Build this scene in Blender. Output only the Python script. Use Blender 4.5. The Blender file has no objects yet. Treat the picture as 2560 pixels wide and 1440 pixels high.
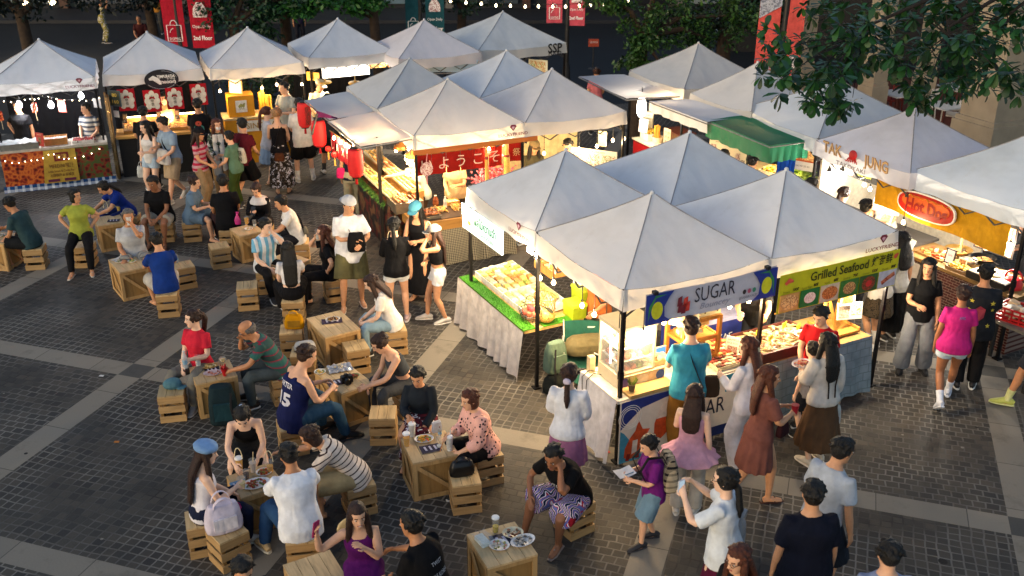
SUN_EL, SKY, SUN, EXPO, LAMPK = 15.0, .130, .12, .72, 3.2
import bpy, bmesh, math, random
from mathutils import Vector, Matrix, noise
from mathutils.bvhtree import BVHTree
R = math.radians
rnd = random.Random(11)
scene = bpy.context.scene
col = scene.collection
# ---------------------------------------------------------------- camera
CAM_Z, PITCH, FPX = 6.49, R(23.73), 2513.0
cam_d = bpy.data.cameras.new("camera")
cam = bpy.data.objects.new("camera", cam_d)
col.objects.link(cam)
cam.location = (0, 0, CAM_Z)
cam.rotation_euler = (R(90) - PITCH, 0, 0)
cam_d.sensor_width = 36
cam_d.lens = FPX / 2560 * 36
cam_d.clip_end = 400
cam_d.dof.use_dof = True
cam_d.dof.focus_distance = 13.0
cam_d.dof.aperture_fstop = 2.0
scene.camera = cam
def at(px, py, z=0.0):
 """the point of the place at height z that the photograph shows at pixel (px, py) of 2560 x 1440"""
 a = (px - 1280) / FPX
 b = (720 - py) / FPX
 dy = math.cos(PITCH) + b * math.sin(PITCH)
 dz = -math.sin(PITCH) + b * math.cos(PITCH)
 t = (z - CAM_Z) / dz
 return Vector((a * t, dy * t, z))
# ---------------------------------------------------------------- materials
def lin(c):
 return c / 12.92 if c <= 0.04045 else ((c + 0.055) / 1.055) ** 2.4
def hx(h):
 h = h.lstrip("#")
 return tuple(lin(int(h[i:i + 2], 16) / 255) for i in (0, 2, 4))
class NT:
 def __init__(s, m):
  s.t = m.node_tree
  s.n = s.t.nodes
  s.l = s.t.links
  s.b = s.n["Principled BSDF"]
  s._tc = None
 def node(s, typ, **kw):
  n = s.n.new(typ)
  for k, v in kw.items():
   if k.startswith("_"):
    setattr(n, k[1:], v)
   else:
    key = k.replace("__", " ")
    n.inputs[int(key[1:]) if key[0] == "i" and key[1:].isdigit() else key].default_value = v
  return n
 def link(s, a, b, ao=0, bi=0):
  s.l.new(a.outputs[ao], b.inputs[bi])
 @property
 def tc(s):
  if s._tc is None:
   s._tc = s.n.new("ShaderNodeTexCoord")
  return s._tc.outputs["Object"]
 def noise(s, scale, detail=3.0, rough=.55, vec=None):
  n = s.node("ShaderNodeTexNoise", Scale=scale, Detail=detail, Roughness=rough)
  s.l.new(vec or s.tc, n.inputs["Vector"])
  return n
 def ramp(s, fac, stops, interp="LINEAR"):
  n = s.n.new("ShaderNodeValToRGB")
  n.color_ramp.interpolation = interp
  e = n.color_ramp.elements
  while len(e) < len(stops):
   e.new(.5)
  for i, (p, c) in enumerate(stops):
   e[i].position = p
   e[i].color = (*c, 1)
  s.l.new(fac, n.inputs[0])
  return n
 def bump(s, height, strength, dist=.01):
  n = s.node("ShaderNodeBump", Strength=strength, Distance=dist)
  s.l.new(height, n.inputs["Height"])
  s.l.new(n.outputs[0], s.b.inputs["Normal"])
  return n
 def math(s, op, a, b=None):
  n = s.n.new("ShaderNodeMath")
  n.operation = op
  for i, v in enumerate((a, b)):
   if v is None:
    continue
   if isinstance(v, (int, float)):
    n.inputs[i].default_value = v
   else:
    s.l.new(v, n.inputs[i])
  return n.outputs[0]
 def mapping(s, scale=(1, 1, 1), rot=(0, 0, 0), loc=(0, 0, 0)):
  n = s.node("ShaderNodeMapping", Scale=scale, Rotation=rot, Location=loc)
  s.l.new(s.tc, n.inputs["Vector"])
  return n.outputs[0]
 def sep(s, vec=None):
  n = s.n.new("ShaderNodeSeparateXYZ")
  s.l.new(vec or s.tc, n.inputs[0])
  return n.outputs
 def mix(s, fac, a, b):
  n = s.n.new("ShaderNodeMix")
  n.data_type = "RGBA"
  if isinstance(fac, (int, float)):
   n.inputs[0].default_value = fac
  else:
   s.l.new(fac, n.inputs[0])
  for i, v in ((6, a), (7, b)):
   if isinstance(v, tuple):
    n.inputs[i].default_value = (*v, 1)
   else:
    s.l.new(v, n.inputs[i])
  return n.outputs[2]
 def base(s, out):
  s.l.new(out, s.b.inputs["Base Color"])
MATS = {}
def newmat(name, rough=.6, metal=0.0, spec=.4):
 m = bpy.data.materials.new(name)
 m.use_nodes = True
 t = NT(m)
 t.b.inputs["Roughness"].default_value = rough
 t.b.inputs["Metallic"].default_value = metal
 t.b.inputs["Specular IOR Level"].default_value = spec
 return m, t
def P(c, rough=.6, metal=0.0, var=.18, ns=14.0, bump=.0, bs=60.0, spec=.4, alpha=1.0, trans=0.0):
 """plain coloured material with a little mottling and bump"""
 if isinstance(c, str):
  c = hx(c)
 key = ("P", c, rough, metal, var, ns, bump, bs, alpha, trans)
 if key in MATS:
  return MATS[key]
 m, t = newmat("paint", rough, metal, spec)
 n = t.noise(ns, 4)
 lo = tuple(x * (1 - var) for x in c)
 hi = tuple(min(1, x * (1 + var)) for x in c)
 t.base(t.ramp(n.outputs[0], [(.3, lo), (.7, hi)]).outputs[0])
 if bump:
  t.bump(t.noise(bs, 3).outputs[0], bump)
 if alpha < 1:
  t.b.inputs["Alpha"].default_value = alpha
 if trans:
  t.b.inputs["Transmission Weight"].default_value = trans
 MATS[key] = m
 return m
def E(c, strength):
 key = ("E", c, strength)
 if key not in MATS:
  m, t = newmat("glow")
  cc = hx(c) if isinstance(c, str) else c
  t.b.inputs["Base Color"].default_value = (*cc, 1)
  t.b.inputs["Emission Color"].default_value = (*cc, 1)
  t.b.inputs["Emission Strength"].default_value = strength
  MATS[key] = m
 return MATS[key]
def cloth(c, pat=None, c2=None, sc=1.0):
 """fabric: colour, soft folds and an optional woven or printed pattern"""
 c = hx(c) if isinstance(c, str) else c
 c2 = hx(c2) if isinstance(c2, str) else c2
 key = ("C", c, pat, c2, sc)
 if key in MATS:
  return MATS[key]
 m, t = newmat("fabric", .85, 0, .15)
 n = t.noise(9, 4)
 lo = tuple(x * .8 for x in c)
 hi = tuple(min(1, x * 1.15) for x in c)
 out = t.ramp(n.outputs[0], [(.3, lo), (.7, hi)]).outputs[0]
 if pat == "hstripe":
  x, y, z = t.sep()
  f = t.math("GREATER_THAN", t.math("SINE", t.math("MULTIPLY", z, 60 * sc)), 0.1)
  out = t.mix(f, out, c2)
 elif pat == "thin":
  x, y, z = t.sep()
  f = t.math("GREATER_THAN", t.math("SINE", t.math("MULTIPLY", t.math("ADD", z, t.math("MULTIPLY", y, .5)), 100 * sc)), .75)
  out = t.mix(f, out, c2)
 elif pat == "vstripe":
  x, y, z = t.sep()
  f = t.math("GREATER_THAN", t.math("SINE", t.math("MULTIPLY", x, 62 * sc)), 0.0)
  out = t.mix(f, out, c2)
 elif pat == "dots":
  v = t.node("ShaderNodeTexVoronoi", Scale=22 * sc)
  t.l.new(t.tc, v.inputs["Vector"])
  out = t.mix(t.math("LESS_THAN", v.outputs["Distance"], .30), out, c2)
 elif pat == "print":
  v = t.noise(16 * sc, 2, .5)
  out = t.ramp(v.outputs[0], [(.36, c), (.44, c2), (.5, c), (.56, hx("#d8d4dc")), (.62, c2)], "CONSTANT").outputs[0]
 elif pat == "swirl":
  v = t.node("ShaderNodeTexWave", Scale=7 * sc, Distortion=14, Detail=1)
  t.l.new(t.tc, v.inputs["Vector"])
  w = t.noise(5, 1)
  a = t.ramp(v.outputs[1], [(0, hx("#1d2440")), (.25, hx("#e4e2ea")), (.55, hx("#a81f38")), (.78, hx("#5a6aa8"))], "CONSTANT").outputs[0]
  out = t.mix(t.math("GREATER_THAN", w.outputs[0], .62), a, hx("#7a1020"))
 elif pat == "plaid":
  x, y, z = t.sep()
  a = t.math("GREATER_THAN", t.math("SINE", t.math("MULTIPLY", x, 90 * sc)), .4)
  b = t.math("GREATER_THAN", t.math("SINE", t.math("MULTIPLY", z, 90 * sc)), .4)
  out = t.mix(t.math("MULTIPLY", t.math("ADD", a, b), .5), out, c2)
 elif pat == "denim":
  w = t.noise(220, 2)
  out = t.mix(t.math("MULTIPLY", w.outputs[0], .5), out, c2 or tuple(min(1, x * 2.2) for x in c))
 elif pat == "patch":
  x, y, z = t.sep()
  f = t.math("SINE", t.math("MULTIPLY", z, 34))
  w = t.noise(3, 1)
  o2 = t.ramp(t.math("ADD", t.math("MULTIPLY", f, .3), w.outputs[0]), [(.3, hx("#2f4a48")), (.45, hx("#8c2338")), (.55, hx("#4a4a52")), (.7, hx("#2c5c56"))], "CONSTANT")
  out = o2.outputs[0]
 elif pat == "leopard":
  v = t.node("ShaderNodeTexVoronoi", Scale=40)
  t.l.new(t.tc, v.inputs["Vector"])
  out = t.mix(t.math("LESS_THAN", v.outputs["Distance"], .36), out, c2)
 t.base(out)
 w = t.noise(9, 1.5, .5, t.mapping((1, 1, .5)))
 b = t.bump(t.math("ABSOLUTE", t.math("SUBTRACT", w.outputs[0], .5)), .7, .035)
 MATS[key] = m
 return m
def wood(c="#b98a52", sc=1.0, axis=2):
 key = ("W", c, sc, axis)
 if key in MATS:
  return MATS[key]
 m, t = newmat("wood", .62, 0, .3)
 s = [9 * sc] * 3
 s[axis] = 1.1 * sc
 n = t.noise(2.2, 5, .65, t.mapping(tuple(s)))
 n2 = t.noise(2.5, 2)
 cc = hx(c)
 r = t.ramp(n.outputs[0], [(.28, tuple(x * .55 for x in cc)), (.5, cc), (.75, tuple(min(1, x * 1.25) for x in cc))])
 oi = t.n.new("ShaderNodeObjectInfo")
 f = t.math("MULTIPLY", t.math("ADD", t.math("MULTIPLY", n2.outputs[0], .6), t.math("MULTIPLY", oi.outputs["Random"], 1.3)), .36)
 t.base(t.mix(f, r.outputs[0], tuple(x * .45 for x in cc)))
 t.bump(n.outputs[0], .25, .01)
 MATS[key] = m
 return m
def canvas_mat(c="#d9dade", tr=.28):
 key = ("canvas", c, tr)
 if key in MATS:
  return MATS[key]
 m, t = newmat("canvas", .75, 0, .25)
 cc = hx(c)
 oi = t.n.new("ShaderNodeObjectInfo")
 n = t.noise(1.6, 4, .6)
 a = t.ramp(n.outputs[0], [(.25, tuple(x * .82 for x in cc)), (.5, cc), (.8, tuple(min(1, x * 1.06) for x in cc))]).outputs[0]
 st = t.noise(3.5, 6, .75)
 a = t.mix(t.math("MULTIPLY", t.math("GREATER_THAN", st.outputs[0], .62), .10), a, hx("#8a8478"))
 if min(cc) > .3:
  a = t.mix(t.math("MULTIPLY", oi.outputs["Random"], .22), a, hx("#b9b6b2"))
 t.base(a)
 w = t.noise(2.0, 2.5, .5, t.mapping((1, .6, .35)))
 w2 = t.noise(55, 2)
 t.bump(t.math("ADD", w.outputs[0], t.math("MULTIPLY", w2.outputs[0], .02)), .5, .09)
 out = t.n["Material Output"]
 tb = t.n.new("ShaderNodeBsdfTranslucent")
 tb.inputs[0].default_value = (.9, .86, .8, 1)
 mx = t.n.new("ShaderNodeMixShader")
 mx.inputs[0].default_value = tr
 t.l.new(t.b.outputs[0], mx.inputs[1])
 t.l.new(tb.outputs[0], mx.inputs[2])
 t.l.new(mx.outputs[0], out.inputs[0])
 MATS[key] = m
 return m
def foodprint(a, b, c, sc=8.0, thr=.5):
 """printed food photograph: mottled food colours"""
 key = ("FP", a, b, c, sc)
 if key in MATS:
  return MATS[key]
 m, t = newmat("print", .45)
 n = t.noise(sc, 5, .62)
 v = t.node("ShaderNodeTexVoronoi", Scale=sc * 1.7)
 t.l.new(t.tc, v.inputs["Vector"])
 f = t.math("ADD", t.math("MULTIPLY", n.outputs[0], .7), t.math("MULTIPLY", v.outputs["Distance"], .4))
 t.base(t.ramp(f, [(.38, hx(a)), (.5, hx(b)), (.62, hx(c)), (.75, hx(b))]).outputs[0])
 MATS[key] = m
 return m
# ---------------------------------------------------------------- mesh builder
class MB:
 def __init__(s):
  s.v, s.f, s.m = [], [], []
  s.M = None
 def add(s, vs, fs, m=0):
  o = len(s.v)
  s.v += [tuple(s.M @ Vector(p)) if s.M else tuple(p) for p in vs]
  s.f += [tuple(i + o for i in f) for f in fs]
  s.m += [m] * len(fs)
  return s
 def box(s, c, d, rz=0.0, m=0, taper=1.0):
  x, y, z = d[0] / 2, d[1] / 2, d[2] / 2
  ca, sa = math.cos(rz), math.sin(rz)
  vs = []
  for k in (-1, 1):
   t = taper if k > 0 else 1
   for a, b in ((-x, -y), (x, -y), (x, y), (-x, y)):
    a *= t
    b *= t
    vs.append((c[0] + a * ca - b * sa, c[1] + a * sa + b * ca, c[2] + k * z))
  return s.add(vs, [(3, 2, 1, 0), (4, 5, 6, 7), (0, 1, 5, 4), (1, 2, 6, 5), (2, 3, 7, 6), (3, 0, 4, 7)], m)
 def beam(s, p, q, w, h=None, m=0):
  h = h or w
  p, q = Vector(p), Vector(q)
  d = (q - p).normalized()
  up = Vector((0, 0, 1)) if abs(d.z) < .95 else Vector((0, 1, 0))
  a = d.cross(up).normalized() * w / 2
  b = a.cross(d).normalized() * h / 2
  vs = [o + i * a + j * b for o in (p, q) for i, j in ((-1, -1), (1, -1), (1, 1), (-1, 1))]
  return s.add(vs, [(3, 2, 1, 0), (4, 5, 6, 7), (0, 1, 5, 4), (1, 2, 6, 5), (2, 3, 7, 6), (3, 0, 4, 7)], m)
 def loft(s, rings, m=0, cap=True, closed=False):
  n = len(rings[0])
  vs = [p for r in rings for p in r]
  fs = []
  k = len(rings)
  for i in range(k if closed else k - 1):
   a, b = i * n, ((i + 1) % k) * n
   for j in range(n):
    j2 = (j + 1) % n
    fs.append((a + j, a + j2, b + j2, b + j))
  if cap and not closed:
   fs.append(tuple(range(n - 1, -1, -1)))
   fs.append(tuple(range((k - 1) * n, k * n)))
  return s.add(vs, fs, m)
 def limb(s, pts, rad, n=10, m=0, side=None, cap=True):
  """tube along pts; rad per point: r or (r_side, r_other); side = reference side vector"""
  pts = [Vector(p) for p in pts]
  rings = []
  ref = Vector(side) if side is not None else None
  for i, p in enumerate(pts):
   d = (pts[min(i + 1, len(pts) - 1)] - pts[max(i - 1, 0)])
   d = d.normalized() if d.length > 1e-9 else Vector((0, 0, 1))
   if ref is None:
    ref = Vector((1, 0, 0)) if abs(d.x) < .8 else Vector((0, 1, 0))
   a = ref - d * ref.dot(d)
   if a.length < 1e-6:
    a = d.orthogonal()
   a.normalize()
   ref = a
   b = d.cross(a)
   r = rad[i]
   ra, rb = (r, r) if not isinstance(r, tuple) else r
   rings.append([p + a * (ra * math.cos(2 * math.pi * j / n)) + b * (rb * math.sin(2 * math.pi * j / n)) for j in range(n)])
  return s.loft(rings, m, cap)
 def tube(s, pts, r, n=6, m=0):
  return s.limb(pts, [r] * len(pts), n, m)
 def lathe(s, prof, n=16, c=(0, 0, 0), m=0, cap=True):
  rings = [[(c[0] + r * math.cos(2 * math.pi * j / n), c[1] + r * math.sin(2 * math.pi * j / n), c[2] + z) for j in range(n)] for r, z in prof]
  return s.loft(rings, m, cap)
 def ball(s, c, r, nu=10, nv=7, m=0, axes=None):
  r = (r, r, r) if not isinstance(r, tuple) else r
  c = Vector(c)
  X, Y, Z = axes or (Vector((1, 0, 0)), Vector((0, 1, 0)), Vector((0, 0, 1)))
  rings = []
  for i in range(nv + 1):
   t = -math.pi / 2 + math.pi * (i * .94 + .03 * nv) / nv
   rings.append([c + X * (r[0] * math.cos(t) * math.cos(2 * math.pi * j / nu)) + Y * (r[1] * math.cos(t) * math.sin(2 * math.pi * j / nu)) + Z * (r[2] * math.sin(t)) for j in range(nu)])
  return s.loft(rings, m)
 def poly(s, pts, m=0):
  return s.add(pts, [tuple(range(len(pts)))], m)
 def slab(s, pts, thick, m=0):
  """planar outline pts extruded along its own normal"""
  pts = [Vector(p) for p in pts]
  n = Vector((0, 0, 0))
  for i in range(len(pts)):
   a, b = pts[i], pts[(i + 1) % len(pts)]
   n += Vector(((a.y - b.y) * (a.z + b.z), (a.z - b.z) * (a.x + b.x), (a.x - b.x) * (a.y + b.y)))
  n.normalize()
  return s.loft([[p - n * thick for p in pts], pts], m)
 def grid(s, fn, nu, nv, m=0):
  vs = [fn(i / nu, j / nv) for i in range(nu + 1) for j in range(nv + 1)]
  fs = [(i * (nv + 1) + j, (i + 1) * (nv + 1) + j, (i + 1) * (nv + 1) + j + 1, i * (nv + 1) + j + 1) for i in range(nu) for j in range(nv)]
  return s.add(vs, fs, m)
 def mesh(s, name, mats, smooth=True):
  me = bpy.data.meshes.new(name)
  me.from_pydata(s.v, [], s.f)
  for m in (mats if isinstance(mats, (list, tuple)) else [mats]):
   me.materials.append(m)
  if any(s.m):
   me.polygons.foreach_set("material_index", s.m)
  if smooth:
   me.polygons.foreach_set("use_smooth", [True] * len(s.f))
   me.set_sharp_from_angle(angle=R(38))
  me.update()
  return me
 def obj(s, name, mats, parent=None, smooth=True, loc=None, rz=None):
  return link(name, s.mesh(name, mats, smooth), parent, loc, rz)
def link(name, data, parent=None, loc=None, rz=None):
 o = bpy.data.objects.new(name, data)
 col.objects.link(o)
 if parent is not None:
  o.parent = parent
 if loc is not None:
  o.location = loc
 if rz is not None:
  o.rotation_euler = (0, 0, rz)
 return o
def tag(o, label, cat, group=None):
 o["label"] = label
 o["category"] = cat
 if group:
  o["group"] = group
 return o
def thing(name, label, cat, loc=(0, 0, 0), rz=0.0, group=None):
 return tag(link(name, None, None, loc, rz), label, cat, group)
def kind(o, k="structure"):
 o["kind"] = k
 return o
def copy_thing(src, label, loc, rz, group=None):
 r = src.copy()
 col.objects.link(r)
 r.location = loc
 r.rotation_euler = (0, 0, rz)
 r["label"] = label
 if group:
  r["group"] = group
 for ch in src.children:
  c = ch.copy()
  col.objects.link(c)
  c.parent = r
  for g in ch.children:
   d = g.copy()
   col.objects.link(d)
   d.parent = c
 return r
ORD = "first second third fourth fifth sixth seventh eighth ninth tenth eleventh twelfth thirteenth fourteenth".split()
# ---------------------------------------------------------------- lettering
def text_mesh(body, size, mat, M, extrude=.0, align="CENTER", mb=None, shear=0.0, bold=0.0, width=None, hook=None):
 """lettering as flat mesh laid on the plane M (x right, y up, z out); returns verts and faces"""
 cu = bpy.data.curves.new("lettering", "FONT")
 cu.body = body
 cu.size = size
 cu.align_x = align
 cu.align_y = "CENTER"
 cu.shear = shear
 cu.offset = bold
 cu.resolution_u = 2
 o = bpy.data.objects.new("lettering", cu)
 tmp.collection.objects.link(o)
 tvl.update()
 me = bpy.data.meshes.new_from_object(o.evaluated_get(tvl.depsgraph))
 bpy.data.objects.remove(o)
 bpy.data.curves.remove(cu)
 vs = [v.co.copy() for v in me.vertices]
 fs = [tuple(p.vertices) for p in me.polygons]
 bpy.data.meshes.remove(me)
 if vs and width:
  w = max(v.x for v in vs) - min(v.x for v in vs)
  if w > 0:
   for v in vs:
    v.x *= width / w
 return [M @ v for v in vs], fs
def plane_M(c, xdir, up=(0, 0, 1)):
 x = Vector(xdir).normalized()
 u = Vector(up)
 u = (u - x * u.dot(x)).normalized()
 z = x.cross(u)
 m = Matrix((x, u, z)).transposed().to_4x4()
 m.translation = Vector(c)
 return m
tmp = bpy.data.scenes.new("workshop")
tvl = tmp.view_layers[0]
def write(parent, body, size, color, c, xdir, up=(0, 0, 1), name="lettering", width=None, bold=0.0, shear=0.0, mat=None):
 """a lettering part on parent, c / xdir / up in the parent's frame"""
 vs, fs = text_mesh(body, size, None, plane_M(c, xdir, up), width=width, bold=bold, shear=shear)
 if not fs:
  return None
 b = MB()
 b.add(vs, fs)
 return b.obj(name, mat or P(color, .5, var=.05), parent, smooth=False)
def remesh(mb, voxel, smooth=3, mat=None, disp=0.0, dscale=9.0, seed=0.0):
 me = bpy.data.meshes.new("m")
 me.from_pydata(mb.v, [], mb.f)
 o = bpy.data.objects.new("m", me)
 tmp.collection.objects.link(o)
 md = o.modifiers.new("r", "REMESH")
 md.mode = "VOXEL"
 md.voxel_size = voxel
 if smooth:
  ms = o.modifiers.new("s", "SMOOTH")
  ms.factor = .5
  ms.iterations = smooth
 tvl.update()
 out = bpy.data.meshes.new_from_object(o.evaluated_get(tvl.depsgraph))
 bpy.data.objects.remove(o)
 bpy.data.meshes.remove(me)
 if disp:
  off = Vector((seed * 3.1, seed * 1.7, seed))
  cn = [(v.co.copy(), v.normal.copy()) for v in out.vertices]
  flat = []
  for c, nv in cn:
   w = .7 * noise.noise(Vector((c.x, c.y, c.z * .55)) * dscale + off) + .4 * (.5 - 2 * abs(noise.noise(Vector((c.x, c.y, c.z * .6 + c.x * .3)) * dscale * 1.7 + off)))
   flat.extend(c + nv * (disp * w))
  out.vertices.foreach_set("co", flat)
 out.polygons.foreach_set("use_smooth", [True] * len(out.polygons))
 if mat:
  out.materials.append(mat)
 return out
# ---------------------------------------------------------------- people
V = Vector
BODY_M = [(-.13, .10, .08, 0), (-.08, .155, .108, -.005), (0, .165, .118, -.012), (.10, .148, .104, 0), (.2, .146, .102, .005), (.32, .166, .116, .012), (.41, .172, .108, .004), (.465, .15, .085, -.004), (.505, .092, .066, -.006), (.55, .057, .06, .002), (.61, .056, .058, .014)]
BODY_F = [(-.13, .10, .085, 0), (-.08, .165, .115, -.008), (0, .17, .122, -.014), (.11, .128, .095, 0), (.19, .124, .09, .004), (.3, .145, .115, .02), (.4, .146, .096, .006), (.455, .13, .076, -.002), (.495, .078, .058, -.004), (.54, .05, .052, .002), (.61, .048, .05, .014)]
SKINS = {"a": "#c4906c", "b": "#b07b57", "c": "#d3a384", "d": "#8f5f42", "e": "#dcb59c"}
HAIRS = {"k": "#0d0b0a", "b": "#2a1710", "r": "#4a2415", "g": "#5a5654", "y": "#8a6a48"}
def ik(S, T, l1, l2, pole):
 d = T - S
 L = d.length
 mx = (l1 + l2) * .995
 if L > mx:
  T = S + d * (mx / L)
  d = T - S
  L = mx
 L = max(L, abs(l1 - l2) * 1.05 + 1e-4)
 d.normalize()
 a = (l1 * l1 - l2 * l2 + L * L) / (2 * L)
 h = math.sqrt(max(0, l1 * l1 - a * a))
 p = pole - d * d.dot(pole)
 p = p.normalized() if p.length > 1e-6 else d.orthogonal()
 return S + d * a + p * h, T
ARMS = {  # (out, forward, up) from the shoulder; (pole out, fwd, up)
 "down": ((.07, .04, -.51), (.5, -1, 0)), "swing": ((.06, .2, -.46), (.3, -1, 0)), "back": ((.07, -.17, -.47), (.3, -1, 0)),
 "bend": ((-.06, .30, -.22), (.5, -.4, -1)), "low": ((-.06, .26, -.38), (.6, -.6, -.6)), "phone": ((-.10, .30, -.14), (.6, -.2, -1)),
 "hip": ((.04, .0, -.36), (1, -.5, 0)), "up": ((.10, .22, .22), (.8, .1, -.6)), "out": ((.25, .38, -.12), (.5, -.3, -1)),
 "table": ((-.03, .40, -.27), (.7, -.3, -.6)), "cross": ((-.22, .20, -.22), (.8, -.2, -.6)), "show": ((-.02, .34, .02), (.7, -.2, -1)), "far": ((.0, .50, -.10), (.6, -.2, -.8)),
}
PEOPLE = []
def head_hair(style, hc, hr, hf, hu, T, sh, seed, hat=None):
 b = MB()
 def W(x, y, z):
  return hc + hr * x + hf * y + hu * z
 def cap(c, rr, rule, nu=18, nv=12):
  rings = []
  for i in range(nv + 1):
   t = -math.pi / 2 + math.pi * (i * .96 + .02 * nv) / nv
   ring = []
   for j in range(nu):
    a = 2 * math.pi * j / nu
    x, y, z = c[0] + rr[0] * math.cos(t) * math.cos(a), c[1] + rr[1] * math.cos(t) * math.sin(a), c[2] + rr[2] * math.sin(t)
    k = rule(x, y, z)
    ring.append(W(x * k, y * k, z * k))
   rings.append(ring)
  b.loft(rings)
 if style in ("short", "crew", "bald"):
  def rule(x, y, z):
   if style == "bald" and z > .045:
    return .7
   if y > .03 and z < .062 - .25 * max(0, abs(x) - .05):
    return .68
   if z < -.078 + .035 * (y > -.03) + .03 * (y > .02):
    return .72
   return 1
  e = .0 if style != "crew" else -.005
  cap((0, -.014, .020), (.089 + e, .110 + e, .113 + e), rule, 24, 18)
 else:
  def rule(x, y, z):
   if y > .045 and z < .06 and abs(x) < .062:
    return .66
   if style in ("pony", "bun") and z < -.05:
    return .72
   return 1
  cap((0, -.016, .019), (.090, .111, .114), rule, 24, 18)
 if style == "bob":
  cap((0, -.025, -.05), (.088, .085, .10), lambda x, y, z: .62 if y > .03 and abs(x) < .07 else 1)
 if style in ("long", "vlong", "mid"):
  t0, t1 = T(.46), T(.30 if style == "long" else (.16 if style == "vlong" else .40))
  b.limb([W(0, -.05, .04), W(0, -.075, -.06), t0[0] - t0[2] * .115, t1[0] - t1[2] * .125, t1[0] - t1[2] * .12 - t1[3] * .05], [(.078, .055), (.098, .055), (.115, .044), (.10, .032), (.06, .015)], 12, 0, hr)
  for s in (-1, 1):
   q = T(.40)
   b.limb([W(s * .07, -.01, .03), W(s * .08, .012, -.06), q[0] + q[1] * (s * .105) + q[2] * .05, q[0] + q[1] * (s * .10) + q[2] * .085 - q[3] * .07], [.034, .036, .032, .014], 8)
 if style == "pony":
  q = T(.40)
  b.limb([W(0, -.085, .035), W(0, -.135, .03), W(0, -.155, -.05), q[0] - q[2] * .15, q[0] - q[2] * .145 - q[3] * .10], [.03, .032, .038, .034, .012], 9)
 if style == "lowpony":
  q = T(.42)
  b.limb([W(0, -.08, -.03), W(0, -.12, -.06), q[0] - q[2] * .13, q[0] - q[2] * .13 - q[3] * .09], [.04, .032, .034, .012], 9)
 if style == "bun":
  b.ball(W(0, -.10, .085), .042, 10, 7)
 if style != "bald":
  rr_ = random.Random(seed)
  for k in range(0 if hat else 110):
   a, e = rr_.uniform(0, 6.28), rr_.uniform(.0, 1.45)
   n_ = V((math.cos(a) * math.cos(e), math.sin(a) * math.cos(e), math.sin(e)))
   if n_.y > .25 and n_.z < .8:
    continue
   p_ = V((n_.x * .084, -.014 + n_.y * .104, .018 + n_.z * .108))
   d_ = V((n_.x + rr_.uniform(-.5, .5), n_.y + .5 * (n_.y > 0) - .3, n_.z * .3 - .55)).normalized()
   b.limb([W(*p_), W(*(p_ + n_ * .008 + d_ * .016)), W(*(p_ + n_ * .003 + d_ * .036))], [.012, .010, .005], 5)
 return remesh(b, .010, 1, None, .005, 40, seed)
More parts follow.
